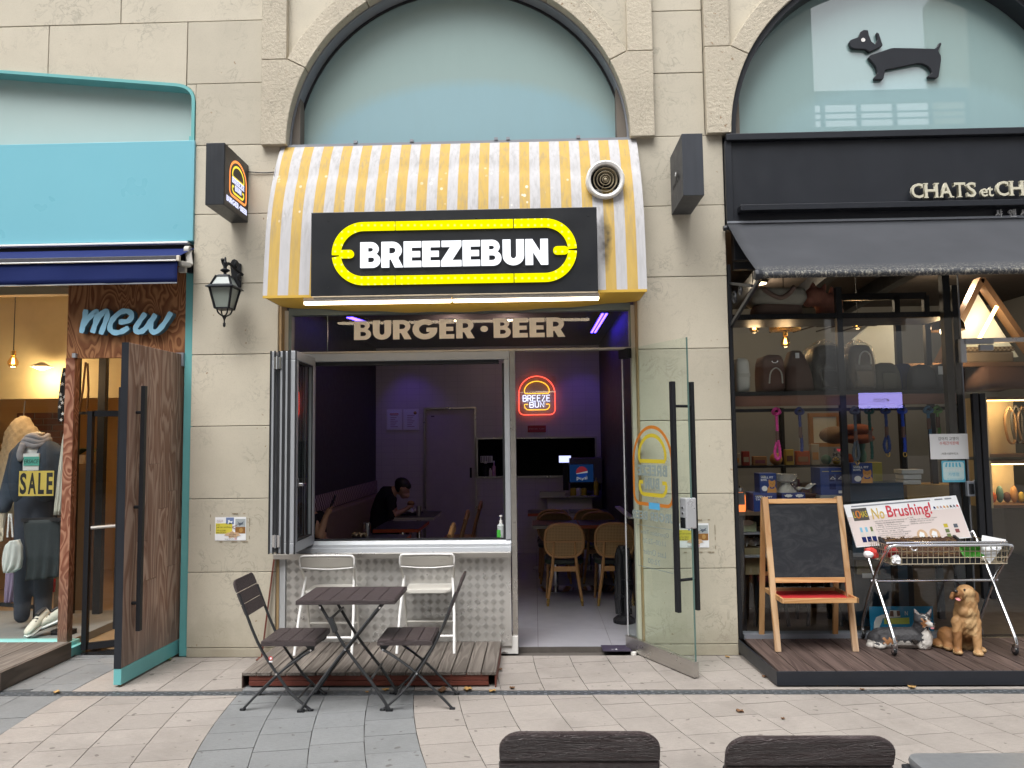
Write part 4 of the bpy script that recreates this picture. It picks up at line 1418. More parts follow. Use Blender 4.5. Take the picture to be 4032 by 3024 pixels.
# cane chairs
def cane_mat():
 b = NB('woven_cane')
 p = b.pos((1, 1, 1), obj=True)
 x, y, z = b.xyz(p)
 g = b.math('MAXIMUM', b.math('ABSOLUTE', b.math('SINE', b.math('MULTIPLY', x, 210))), b.math('ABSOLUTE', b.math('SINE', b.math('MULTIPLY', z, 210))))
 c = b.mix(b.ramp(g, [(.55, 0), (.8, 1)]), (.05, .03, .012), (.38, .235, .10))
 return b.bsdf(c, .6)
M['cane'] = cane_mat()
M['green_seat'] = pm('dark_green_leather', (.016, .028, .018), .4)
def cane_chair(name, lab):
 """seen from behind; front towards +y, local origin at the centre of the feet"""
 t = thing(name, lab, 'chair', (0, 0, 0), 'cane-backed chairs inside the doorway')
 w, zc, hh = .195, .655, .165
 yb = -.19
 loop = [(w * math.copysign(abs(math.cos(a)) ** .62, math.cos(a)), yb - .03 - (zc - .5) * .12, zc + hh * math.copysign(abs(math.sin(a)) ** .75, math.sin(a))) for a in [2 * math.pi * i / 36 for i in range(36)]]
 MB().tube(loop, .015, 8, closed=True).build('back_hoop', M['chair_wood'], t, smooth='all')
 mb = MB(); mb.add([(p[0], p[1] + .003, p[2]) for p in loop] + [(p[0], p[1] - .003, p[2]) for p in loop], [tuple(range(36)), tuple(range(71, 35, -1))] + [(i, (i + 1) % 36, (i + 1) % 36 + 36, i + 36) for i in range(36)])
 mb.build('cane_panel', M['cane'], t)
 MB().bar((-.19, yb - .055, .645), (.19, yb - .055, .645), .016, .018).build('back_rail', M['chair_wood'], t)
 for s in (-1, 1):
  mb = MB(); mb.tube([(s * .175, yb - .03, .03), (s * .125, yb - .035, .36), (s * .105, yb - .065, .64)], [.0135, .018, .012], 8); lg = mb.build('rear_leg', M['chair_wood'], t, smooth=True)
  MB().tube([(s * .1765, yb - .03, .0), (s * .167, yb - .03, .075)], [.0125, .0165], 10).build('brass_tip', M['gold'], lg)
  MB().tube([(s * .18, .19, .0), (s * .155, .16, .42)], [.012, .018], 8).build('front_leg', M['chair_wood'], t, smooth=True)
 MB().box(-.125, .125, yb - .045, yb - .02, .345, .395).build('apron', M['chair_wood'], t, bevel=.004)
 mb = MB()
 rings = [[(x * s_, y * s_ * 1 + .0, z) for x, y in rrect(-.2, .2, -.19, .21, .09)] for s_, z in ((.92, .405), (1, .42), (1, .45), (.93, .465))]
 mb.loft(rings); mb.build('seat', M['green_seat'], t, smooth=True)
 return t
c0 = cane_chair('cane_chair', 'cane-backed wooden chair nearest the doorway')
c0.location = (.285, 1.93, .026)
CH = [(c0.location.x + .51, 1.93, 'cane-backed wooden chair beside the nearest one, partly behind the black umbrella stand'),
  (c0.location.x - .06, 3.12, 'second cane-backed chair in the left file, back towards the door'), (c0.location.x + .44, 3.12, 'second cane-backed chair in the right file, back towards the door'),
  (c0.location.x - .07, 3.48, 'cane-backed chair behind the second one of the left file'), (c0.location.x + .38, 3.48, 'cane-backed chair behind the second one of the right file')]
for x, y, lab in CH:
 dup(c0, (x, y, .026), None, lab)
# slatted wooden chairs facing the banquette, seen edge-on through the window
def slat_chair(lab):
 t = thing('wooden_chair', lab, 'chair', (0, 0, 0), 'slat-backed chairs opposite the banquette')
 MB().box(-.2, .2, -.19, .19, .42, .455).build('seat', M['chair_wood'], t, bevel=.015)
 for sx, sy in ((-1, -1), (-1, 1), (1, -1), (1, 1)):
  MB().tube([(sx * .19, sy * .17, 0), (sx * .165, sy * .15, .43)], .017, 8).build('leg', M['chair_wood'], t, smooth=True)
 for i in range(5):
  y = -.17 + i * .085
  MB().tube(smoothpts([(.17, y, .44), (.21, y, .62), (.265, y * .95, .80 + .05 * math.cos(y * 8))], 3), .015, 8).build('back_slat', M['chair_wood'], t, smooth=True)
 MB().tube(smoothpts([(.262, -.19, .80), (.275, -.09, .865), (.28, 0, .885), (.275, .09, .865), (.262, .19, .80)], 4), .020, 8).build('top_rail', M['chair_wood'], t, smooth=True)
 return t
s0 = slat_chair('slat-backed wooden chair by the table nearest the serving window')
s0.location = (-1.06, 1.15, .026)
dup(s0, (-1.04, 2.5, .026), None, 'slat-backed wooden chair by the red-edged table in the middle')
dup(s0, (-.98, 3.78, .026), None, 'slat-backed wooden chair opposite the man, by the white-edged table')
# counter, soda machine and odds and ends at the back right
t = thing('service_counter', 'white service counter with a steel top under the soda machine', 'counter', (.65, 5.0, 0))
cz1 = .911
MB().box(.17, .80, 4.80, IY1 - .002, .03, cz1 - .03).build('cabinet', M['white_plastic'], t)
MB().box(.08, .85, 4.72, IY1 - .002, cz1 - .03, cz1).build('worktop', M['steel'], t, bevel=.004)
MB().box(.06, .42, 4.73, 5.0, cz1 + .001, cz1 + .055).build('drip_tray', M['steel'], t)
sm = thing('soda_machine', 'soda dispenser with a blue panel and round red white and blue emblem', 'drinks machine', (.45, 4.95, cz1))
a0_, a1_ = .489, .955
sz0_, sz1_ = cz1 + .06, 1.436
MB().box(a0_, a1_, 4.82, 5.2, sz0_ + .1, sz1_).build('body', pm('dark_grey_case', (.10, .10, .115), .4), sm, bevel=.01)
pz0, pz1 = 1.098, 1.344
px0, px1 = .492, .825
MB().box(px0, px1, 4.80, 4.8195, pz0, pz1).build('blue_panel', em('lit_blue_panel', (.008, .035, .12), .22), sm)
MB().box(a0_ + .02, a1_ - .02, 4.9, 5.15, sz0_, sz0_ + .099).build('foot', M['black'], sm)
ccx, ccz, cr = (px0 + px1) / 2 + .005, pz0 + (pz1 - pz0) * .56, (px1 - px0) * .245
def lens(f0, f1, m, k):
 mb = MB()
 up = [(ccx + cr * math.cos(R(a)), ccz + cr * math.sin(R(a))) for a in range(f0, f1 + 1, 6)]
 mb.prism(up, 4.797 - .001 * k, 4.799 - .001 * k); return mb.build('emblem', em('emblem_' + m, {'w': (.30, .30, .32), 'r': (.22, .02, .03), 'b': (.01, .04, .20)}[m], .3), sm)
lens(0, 354, 'w', 0); lens(12, 192, 'r', 1); lens(198, 354, 'b', 1)
text('pepsi', (ccx - cr * .9, ccx + cr * .9, pz0 + .02, pz0 + .085), 4.798, em('panel_white', (.35, .36, .4), .35), sm, 'lettering', .001)
t = thing('tablet', 'lit tablet screen on the counter beside the soda machine', 'screen', (.30, 4.9, 1.3))
q0, q1 = (.348, 4.95, 1.371), (.517, 4.95, 1.468)
MB().box(q0[0] - .008, q1[0] + .008, 4.95, 4.965, q0[2] - .01, q1[2] + .008).build('case', M['black'], t)
MB().box(q0[0], q1[0], 4.946, 4.9495, q0[2], q1[2]).build('display', em('tablet_glow', (.42, .45, .80), 1.0), t)
MB().box((q0[0] + q1[0]) / 2 - .03, (q0[0] + q1[0]) / 2 + .05, 4.955, 5.05, cz1 + .06, q0[2] - .0105).build('stand', M['black'], t)
for i, (px_, m_, lab, r_, h_) in enumerate(((510, 'mustard', 'yellow tub on the counter, left of the sauce tubs', .045, .05), (545, 'white_plastic', 'white tub on the counter between the yellow tubs', .04, .05), (580, 'mustard', 'yellow tub on the counter right of the white tub', .04, .05), (660, 'mustard', 'yellow squeeze bottle at the right end of the counter', .035, .15))):
 x_ = {510: .537, 545: .612, 580: .688, 660: .86}[px_]
 t = thing('sauce_bottle' if i == 3 else 'sauce_tub', lab, 'condiment', (x_, 4.77, cz1), 'condiments on the counter')
 MB().lathe([(r_, .056 if x_ < .42 else .001), (r_, h_ * .8 + .056), (r_ * .5, h_ + .056)], (x_, 4.775, cz1), n=12).build('body', M[m_], t, smooth=True)
 if i == 3:
  MB().lathe([(.008, h_ + .057), (.003, h_ + .10)], (x_, 4.775, cz1), n=8).build('nozzle', M[m_], t)
t = tag(MB().box(IX1 - .06, IX1 - .002, 1.6, 2.9, .9, .92).build('wall_shelf', M['white_plastic']), 'white narrow shelf on the right wall by the doorway', 'shelf')
# neon sign
ny = IY1 - .06
sc_ = .539
ncx, ncz = .043, 2.368
nt = thing('neon_sign', 'lit red yellow and white neon burger sign above the kitchen hatch', 'neon sign', (ncx, ny, ncz))
M['neon_red'] = em('neon_red', (1.0, .07, .04), 1.7)
M['neon_yellow'] = em('neon_yellow', (1.0, .42, .03), 1.2)
M['neon_white'] = em('neon_white', (.72, .76, 1.0), 1.0)
o_, d_, l_ = logo_paths(ncx, ncz, sc_)
for pts, m_, cl in ((o_, 'neon_red', True), (d_, 'neon_yellow', True), (l_, 'neon_yellow', False)):
 MB().tube([(a, ny, b_) for a, b_ in pts], .0068, 6, closed=cl).build('neon_tube', M[m_], nt)
for wd, a, b_, c_, d2 in (('BREEZE', -.385, .37, -.165, 0.0), ('BUN', -.20, .20, -.335, -.195)):
 mb = MB()
 for pl in mono_paths(wd, ncx + a * sc_, ncx + b_ * sc_, ncz + c_ * sc_, ncz + d2 * sc_):
  mb.tube([(p[0], ny, p[1]) for p in pl], .006, 6)
 stuff(mb.build('neon_letters', M['neon_white'], nt))
MB().box(ncx - sc_ * .5, ncx + sc_ * .53, ny + .02, ny + .026, ncz - .56 * sc_, ncz + .54 * sc_).build('backing', glass_mat('acrylic', (.95, .95, .97)), nt)
# pick up sign
t = thing('pick_up_sign', 'small red sign with white capitals between the neon and the hatch', 'sign', (.1, IY1, 1.9))
a, b_ = (-.102, 5.37, 1.814), (.172, 5.37, 1.916)
MB().box(a[0], b_[0], IY1 - .02, IY1 - .001, a[2], b_[2]).build('plate', pm('dull_red', (.34, .04, .045), .5), t)
text('PICK UP', (a[0] + .02, b_[0] - .02, a[2] + .045, b_[2] - .045), IY1 - .0205, M['photo_pink'], t, 'lettering', .002, offset=.02)
# blue led strips on the ceiling
M['led_blue'] = em('led_blue', (.06, .03, 1.0), 9.0)
p0, p1 = (-2.045, 2.229, 3.1), (-1.957, 2.573, 3.1)
r0, r1 = (.795, 2.247, 3.1), (.783, 3.792, 3.1)
for (a, b_, lab) in ((p0, p1, 'lit blue ceiling light strip over the banquette side'), (r0, r1, 'lit blue ceiling light strip over the doorway side')):
 t = thing('blue_light_strip', lab, 'light', (a[0], a[1], 3.1), 'blue ceiling light strips')
 MB().bar((a[0], a[1], 3.105), (b_[0], b_[1], 3.105), .10, .03).build('housing', M['black'], t)
 d = V(b_) - V(a); n = 12
 mb = MB()
 for i in range(n):
  for s in (-1, 1):
   q = V(a) + d * ((i + .5) / n) + V((-d.y, d.x, 0)).normalized() * (.022 * s)
   mb.bar((q.x - d.x / n * .3, q.y - d.y / n * .3, 3.086), (q.x + d.x / n * .3, q.y + d.y / n * .3, 3.086), .025, .01)
 stuff(mb.build('led_dots', M['led_blue'], t))
 l = bpy.data.lights.new('blue_glow', 'SPOT'); l.energy = 2.6; l.color = (.18, .08, 1.0); l.spot_size = R(75); l.spot_blend = .8; l.shadow_soft_size = .05
 lo = bpy.data.objects.new('blue_glow', l); COL.objects.link(lo); lo.location = (b_[0], 4.75, 3.04)
 lo.rotation_euler = (R(28), 0, R(-15 if a[0] < 0 else 12)); lo.parent = t; lo.matrix_parent_inverse = Matrix.Translation(-V(t.location))
# warm downlights in the ceiling
for px_, lab in ((1005, 'small warm ceiling downlight seen through the transom, left of two'), (1330, 'small warm ceiling downlight seen through the transom, right of two')):
 q = {1005: (-.939, 2.679, 3.11), 1330: (-.286, 2.709, 3.11)}[px_]
 t = thing('downlight', lab, 'light', (q[0], q[1], 3.11), 'ceiling downlights')
 MB().lathe([(.075, -.001), (.07, -.02), (.055, -.02)], (q[0], q[1], 3.12), n=16).build('trim', M['white'], t)
 MB().lathe([(.052, -.012), (.052, -.022)], (q[0], q[1], 3.12), n=16).build('lamp', em('warm_lamp', (1, .74, .42), 7), t)
 l = bpy.data.lights.new('downlight_beam', 'POINT'); l.energy = 2.0; l.color = (1, .64, .55); l.shadow_soft_size = .1
 lo = bpy.data.objects.new('downlight_beam', l); COL.objects.link(lo); lo.location = (q[0], q[1], 2.98); lo.parent = t; lo.matrix_parent_inverse = Matrix.Translation(-V(t.location))
# small things at the window and door
bx = -.286
t = thing('soap_pump_bottle', 'clear and green pump bottle standing in the corner of the serving window', 'bottle', (bx, .165, ZS))
MB().lathe([(.030, .002), (.031, .06), (.030, .10), (.012, .115)], (bx, .168, ZS + .008), n=16).build('body', pm('clear_plastic', (.42, .46, .46), .2), t, smooth=True)
MB().box(bx - .0315, bx - .002, .134, .1375, ZS + .015, ZS + .075).build('green_label', pm('green_label', (.05, .38, .04), .5), t)
mb = MB(); mb.lathe([(.013, .115), (.013, .14), (.006, .142), (.006, .17), (.014, .172), (.014, .18)], (bx, .168, ZS + .008), n=12); mb.box(bx - .004, bx + .004, .125, .168, ZS + .181, ZS + .192); mb.build('pump', M['white'], t)
t = thing('steel_cup', 'tall steel cup on the table just inside the serving window', 'cup', (-1.681, 1.5, .767))
MB().lathe([(.032, 0), (.040, .128), (.037, .128), (.030, .006)], (-1.681, 1.5, .767), n=18).build('body', M['chrome'], t, smooth=True)
t = thing('steel_cup', 'dark steel cup on the white-edged table in front of the man', 'cup', (-1.465, 3.5, .767), None)
MB().lathe([(.030, 0), (.037, .125), (.034, .125), (.028, .006)], (-1.465, 3.5, .767), n=16).build('body', M['steel'], t, smooth=True)
t = thing('crumpled_napkin', 'crumpled pale paper on the table just inside the window', 'napkin', (-1.734, 1.4, .767))
mb = MB()
rx = random.Random(5)
mb.grid(lambda u, v: (-1.734 + (u - .5) * .14, 1.4 + (v - .5) * .1, .77 + .045 * abs(math.sin(u * 9 + v * 4) * math.sin(v * 7 + 1))), 10, 8); mb.build('paper', pm('greasy_paper', (.42, .33, .22), .6), t)
# plastic-wrapped umbrella bags on a dark stand just inside the door
t = thing('umbrella_stand', 'black umbrella stand with hanging black bags just inside the door on the right', 'stand', (.80, .62, 0))
ux = .776
MB().tube([(ux + .02, 1.0, .09), (ux + .02, 1.0, .72)], .045, 10).build('pole', M['black_gloss'], t)
rx = random.Random(9)
for i in range(5):
 pts = [(ux + .02 + .05 * math.cos(i * 1.3) + rx.uniform(-.012, .012), 1.0 + .05 * math.sin(i * 1.3), z) for z in (.70, .62, .5, .36, .22, .10)]
 MB().tube(pts, [.012, .03, .036, .032, .034, .022], 8).build('bag', M['black_gloss'], t, smooth=True)
MB().lathe([(.10, .028), (.10, .06), (.06, .09)], (ux + .02, 1.0, 0), n=16).build('base', M['black'], t)
t = thing('door_mat', 'small dark mat with a white mark on the threshold by the glass door', 'mat', (.55, .14, .03))
q = [(.514, .216, .012), (.722, .213, .012), (.75, .039, .012), (.519, .043, .012)]
MB().add([(p[0], p[1], .030) for p in q] + [(p[0], p[1], .024) for p in q], [(0, 1, 2, 3), (7, 6, 5, 4), (0, 4, 5, 1), (1, 5, 6, 2), (2, 6, 7, 3), (3, 7, 4, 0)]).build('sheet', pm('dark_purple_rubber', (.035, .028, .05), .6), t)
text(':: 4', (q[3][0] + .07, q[3][0] + .115, q[3][1] + .02, q[3][1] + .06), 0, M['paper'], t, 'mark', .0005, M=Matrix(((1, 0, 0, 0), (0, 0, 1, 0), (0, -1, 0, .0306), (0, 0, 0, 1))))
t = tag(MB().lathe([(.022, .0), (.022, .02), (.014, .021)], (.759, .036, .001), n=14).build('door_stop', M['white_plastic']), 'small white round door stop under the glass door', 'door stop')
# DECKS, TABLES AND CHAIRS OUTSIDE
def deck(name, lab, x0, x1, y0, y1, z, n, wood, frame_fn):
 t = thing(name, lab, 'deck', ((x0 + x1) / 2, (y0 + y1) / 2, 0))
 w = (x1 - x0) / n
 me = None
 for i in range(n):
  a = x0 + i * w
  mb = MB(); mb.box(a + .003, a + w - .003, y0 + random.uniform(-.003, .003), y1, z - .024 + random.uniform(-.001, .001), z + random.uniform(-.0015, .0015))
  mb.build('plank', M[wood], t, bevel=.003, seg=1)
 frame_fn(t)
 return t
def f1(t):
 x0, x1, y0 = -2.066, -.286, -.765
 for z0, z1 in ((.047, .083), (.012, .044)):
  MB().box(x0 + .05, x1 - .055, y0 + .012, y0 + .05, z0, z1).build('steel_tube', M['rust_frame'], t, bevel=.003)
 for x in (x0 + .002, x1 - .012):
  MB().box(x, x + .010, y0 + .006, .0, .0, .082).build('end_plate', pm('dark_rust_plate', (.045, .025, .02), .7, var=.4, vs=20) if x < -1 else M['rust_frame'], t)
 for x in (x0 + .3, -1.2, x1 - .3):
  MB().box(x, x + .05, y0 + .06, -.02, .004, .08).build('joist', M['black'], t)
deck('wooden_deck', 'low weathered grey plank deck with red steel edge under the serving counter', -2.066, -.286, -.765, .045, .108, 17, 'deck_gray', f1)
def f2(t):
 x0, x1, y0 = 1.585, 4.3, -.765
 MB().box(1.628, x1, y0 - .012, y0 + .004, .012, .104).build('fascia_board', M['char'], t, bevel=.002)
 mb = MB(); mb.add([(1.565, -.02, .03), (1.6265, y0 - .011, .012), (1.6265, y0 - .011, .104), (1.565, -.02, .128), (1.577, -.02, .03), (1.6385, y0 + .002, .012), (1.6385, y0 + .002, .104), (1.577, -.02, .128)],
  [(0, 1, 2, 3), (7, 6, 5, 4), (0, 4, 5, 1), (1, 5, 6, 2), (2, 6, 7, 3), (3, 7, 4, 0)])
 mb.build('side_board', M['char'], t)
 MB().box(1.75, x1, y0 + .05, y0 + .12, .0, .08).build('joist', M['black'], t)
 MB().box(1.75, x1, -.2, -.13, .0, .08).build('joist', M['black'], t)
deck('wooden_deck', 'brown plank deck with charcoal edge boards in front of the pet shop', 1.640, 4.4, -.763, .09, .107, 21, 'deck_brown', f2)
# folding table
def bolt(mb, p, r=.007):
 mb.lathe([(r, -.004), (r * .9, .004)], p, 'Y', 8)
M['slat'] = M['brown_plastic']
ft = thing('folding_table', 'square dark brown folding table with crossed legs in front of the deck', 'table', (-1.22, -1.06, 0))
tx0, tx1, ty0, ty1, tz = -1.525, -.905, -1.262, -.812, .700
for i in range(6):
 w = (tx1 - tx0) / 6
 mb = MB(); mb.box(tx0 + i * w + .0012, tx0 + (i + 1) * w - .0012, ty0, ty1, tz - .016, tz)
 mb.build('slat', M['slat'], ft, bevel=.004)
mb = MB()
for a in ((tx0 - .003, tx1 + .003, ty0 - .006, ty0 - .0003, tz - .028, tz - .002), (tx0 - .003, tx1 + .003, ty1 + .0003, ty1 + .006, tz - .028, tz - .002), (tx0 - .008, tx0 - .0003, ty0 - .006, ty1 + .006, tz - .028, tz - .002), (tx1 + .0003, tx1 + .008, ty0 - .006, ty1 + .006, tz - .028, tz - .002)):
 mb.box(*a)
mb.box(tx0, tx1, ty0, ty1, tz - .028, tz - .0165)
mb.build('table_rim', M['slat'], ft, bevel=.004)
fl, ffr, tl, tr_ = (-1.502, 0), (-.943, 0), (-1.394, .673), (-.988, .674)
pc = (-1.22, .389)
for y, off in ((-1.235, 0), (-.895, 0)):
 s = 1 if y < -1 else -1
 # leg falling to the right: straight to the pivot, then kinked near the foot
 for nm, top, foot, yy in (('leg', tl, ffr, y + s * .014), ('leg', tr_, fl, y - s * .003)):
  dx = foot[0] - pc[0]
  kn = (pc[0] + dx * .62, pc[1] * .40)
  pts = smoothpts([(top[0], yy, tz - .03), (pc[0], yy, pc[1]), (kn[0], yy, kn[1] + .012), (foot[0], yy, .012)], 4)
  mb = MB()
  mb.tube(pts, .015, 8, flat=.62)
  lg = mb.build(nm, M['leg_metal'], ft, smooth=True)
  d = 1 if foot[0] > pc[0] else -1
  MB().box(foot[0] - .022, foot[0] + .022, yy - .012, yy + .012, 0, .016).build('foot_cap', M['black'], lg, bevel=.003)
 mb = MB(); bolt(mb, (pc[0], y - .013 * s, pc[1]))
 if s > 0:
  bolt(mb, (tl[0] + .01, y - .003, tz - .05)); bolt(mb, (tr_[0] - .01, y - .02, tz - .05)); bolt(mb, (-1.294, y - .002, .506))
 stuff(mb.build('bolts', M['chrome'], ft))
mb = MB(); q = (-1.32, -1.21, .576); mb.tube([(q[0], -1.215, q[2]), (q[0] + .0, -.90, q[2] + .0)], .0085, 8); mb.build('cross_bar', M['leg_metal'], ft)
mb = MB(); q = (-1.055, -1.21, .202); mb.tube([(q[0], -1.215, q[2]), (q[0], -.90, q[2])], .0085, 8); mb.build('cross_bar', M['leg_metal'], ft)
mb = MB(); q = (-1.309, -1.22, .54); mb.bar((q[0] - .012, -1.225, q[2] + .045), (q[0] + .022, -1.225, q[2] - .045), .034, .03, (1, 0, .5)); mb.build('lock_sleeve', M['leg_metal'], ft, bevel=.003)
# brown folding chair, facing +x, y in (-1.217,-.89)
def brown_chair(lab):
 t = thing('folding_chair', lab, 'chair', (-1.665, -1.05, 0), 'brown folding chairs')
 ya, yb = -1.217, -.893
 piv = (-1.665, .232)
 for y, s in ((ya, 1), (yb, -1)):
  pts = smoothpts([(-1.915, y, .735), (-1.792, y, .432), (-1.665, y, .232), (-1.565, y, .105), (-1.445, y, .006)], 4)
  mb = MB(); mb.tube(pts, .0135, 8, flat=.6); lg = mb.build('back_leg', M['leg_metal'], t, smooth=True)
  MB().box(-1.462, -1.428, y - .011, y + .011, 0, .012).build('foot_cap', M['black'], lg, bevel=.003)
  y2 = y + s * .017
  pts = smoothpts([(-1.443, y2, .375), (-1.54, y2, .315), (-1.665, y2, .222), (-1.79, y2, .105), (-1.888, y2, .006)], 4)
  mb = MB(); mb.tube(pts, .0135, 8, flat=.6); lg = mb.build('front_leg', M['leg_metal'], t, smooth=True)
  MB().box(-1.905, -1.87, y2 - .011, y2 + .011, 0, .012).build('foot_cap', M['black'], lg, bevel=.003)
  MB().prism([(-1.49, .405), (-1.425, .405), (-1.43, .375), (-1.45, .360), (-1.465, .375)], y2 - .005, y2 + .005).build('bracket', M['leg_metal'], t)
  mb = MB(); bolt(mb, (piv[0], y - .012 * s, piv[1])); bolt(mb, (-1.447, y - .004 * s, .378)); stuff(mb.build('bolts', M['chrome'], t))
 # seat of four slats in a rim
 for i in range(4):
  w = .335 / 4
  MB().box(-1.757 + i * w + .0012, -1.757 + (i + 1) * w - .0012, ya - .006, yb + .006, .418, .441).build('seat_slat', M['slat'], t, bevel=.005)
 mb = MB()
 mb.box(-1.762, -1.414, ya - .012, ya - .0063, .405, .436); mb.box(-1.762, -1.414, yb + .0063, yb + .012, .405, .436)
 mb.box(-1.4215, -1.412, ya - .012, yb + .012, .405, .437); mb.box(-1.766, -1.7575, ya - .012, yb + .012, .405, .437)
 mb.box(-1.757, -1.422, ya - .006, yb + .006, .405, .4175)
 mb.build('seat_rim', M['slat'], t, bevel=.005)
 # backrest: three slats on the slanting plane between (-1.86,.60) and (-1.937,.80)
 u = V((-.084, 0, .200)).normalized()
 n = V((-u.z, 0, u.x))
 L_ = .245
 o = V((-1.862, 0, .592))
 yo_, yi_ = ya - .012, yb + .012
 def plate(u0, u1, r0, r1, nm, y0, y1, th=.015):
  pts = []
  rr = max(r0, r1, .001)
  if r1:
   prof = [(y0, u0), (y1, u0)] + [(y1 - r1 + r1 * math.cos(R(a)), u1 - r1 + r1 * math.sin(R(a))) for a in range(0, 91, 15)] + [(y0 + r1 + r1 * math.cos(R(a)), u1 - r1 + r1 * math.sin(R(a))) for a in range(90, 181, 15)]
  elif r0:
   prof = [(y1 - 0, u1), (y0, u1)] + [(y0 + r0 + r0 * math.cos(R(a)), u0 + r0 + r0 * math.sin(R(a))) for a in range(180, 271, 15)] + [(y1 - r0 + r0 * math.cos(R(a)), u0 + r0 + r0 * math.sin(R(a))) for a in range(270, 361, 15)]
  else:
   prof = [(y0, u0), (y1, u0), (y1, u1), (y0, u1)]
  k = len(prof)
  def P3(y, uu, w):
   bow = -.012 * (1 - ((y - (y0 + y1) / 2) / ((y1 - y0) / 2)) ** 2)
   p = o + u * uu + n * (w + bow)
   return (p.x, y, p.z)
  # finer split across y for the gentle bow
  vs = [P3(a, b_, th / 2) for a, b_ in prof] + [P3(a, b_, -th / 2) for a, b_ in prof]
  mb = MB(); mb.add(vs, [tuple(range(k)), tuple(range(2 * k - 1, k - 1, -1))] + [(i, (i + 1) % k, (i + 1) % k + k, i + k) for i in range(k)])
  mb.build(nm, M['slat'], t, bevel=.005)
 plate(.0, .078, .02, 0, 'back_slat', yo_, yi_)
 plate(.0815, .160, 0, 0, 'back_slat', yo_, yi_)
 plate(.1635, L_, 0, .045, 'back_slat', yo_, yi_)
 MB().tube([(-1.775, ya, .405), (-1.775, yb, .405)], .0095, 8).build('cross_bar', M['leg_metal'], t)
 MB().tube([(-1.53, ya, .075), (-1.53, yb, .075)], .007, 8).build('cross_bar', M['leg_metal'], t)
 return t
bc = brown_chair('brown slatted folding chair left of the folding table, with a small round sticker')
dup(bc, (-.768, -1.052, 0), math.pi, 'brown slatted folding chair at the right of the folding table, facing left')
rb_ = dup(bc, (.102, -3.80, .054), R(-90 + 180), 'back of a brown slatted chair close in front of the camera, left of two', None, (1.0, 1.235, 1.06))
dup(bc, (.711, -3.80, .042), R(-90 + 180), 'back of a brown slatted chair close in front of the camera, beside the grey table', None, (1.0, 1.28, 1.06))
st_p = (-1.702, -1.235, .327)
MB().prism(arc(st_p[0], st_p[2] + .004, .013, 0, 350, 14), -1.2285, -1.2275).build('sticker', M['red'], bc)
MB().prism(arc(st_p[0] + .001, st_p[2] + .004, .007, 0, 350, 12), -1.2292, -1.2284).build('sticker', M['paper'], bc)
MB().box(st_p[0] - .010, st_p[0] + .012, -1.2285, -1.2275, st_p[2] - .020, st_p[2] - .012).build('sticker', M['paper'], bc)
# white bar-height folding chairs
M['perf'] = None
def perforated():
 b = NB('perforated_white_plastic')
 p = b.pos((1, 1, 1), obj=True)
 x, y, z = b.xyz(p)
 g = b.math('MULTIPLY', b.math('ABSOLUTE', b.math('SINE', b.math('MULTIPLY', x, 205))), b.math('ABSOLUTE', b.math('SINE', b.math('MULTIPLY', z, 225))))
 hole = b.ramp(g, [(.76, 0), (.86, 1)])
 tr = b.n('ShaderNodeBsdfTransparent')
 bs = b.n('ShaderNodeBsdfPrincipled')
 bs.inputs['Base Color'].default_value = (.42, .40, .36, 1)
 bs.inputs['Roughness'].default_value = .45
 mx = b.n('ShaderNodeMixShader')
 b.set(mx.inputs[0], hole)
 b.t.links.new(bs.outputs[0], mx.inputs[1]); b.t.links.new(tr.outputs[0], mx.inputs[2])
 b.t.links.new(mx.outputs[0], b.out.inputs[0])
 return b.m
M['perf'] = perforated()
M['grey_white'] = pm('off_white_enamel', (.60, .585, .54), .35, var=.05)
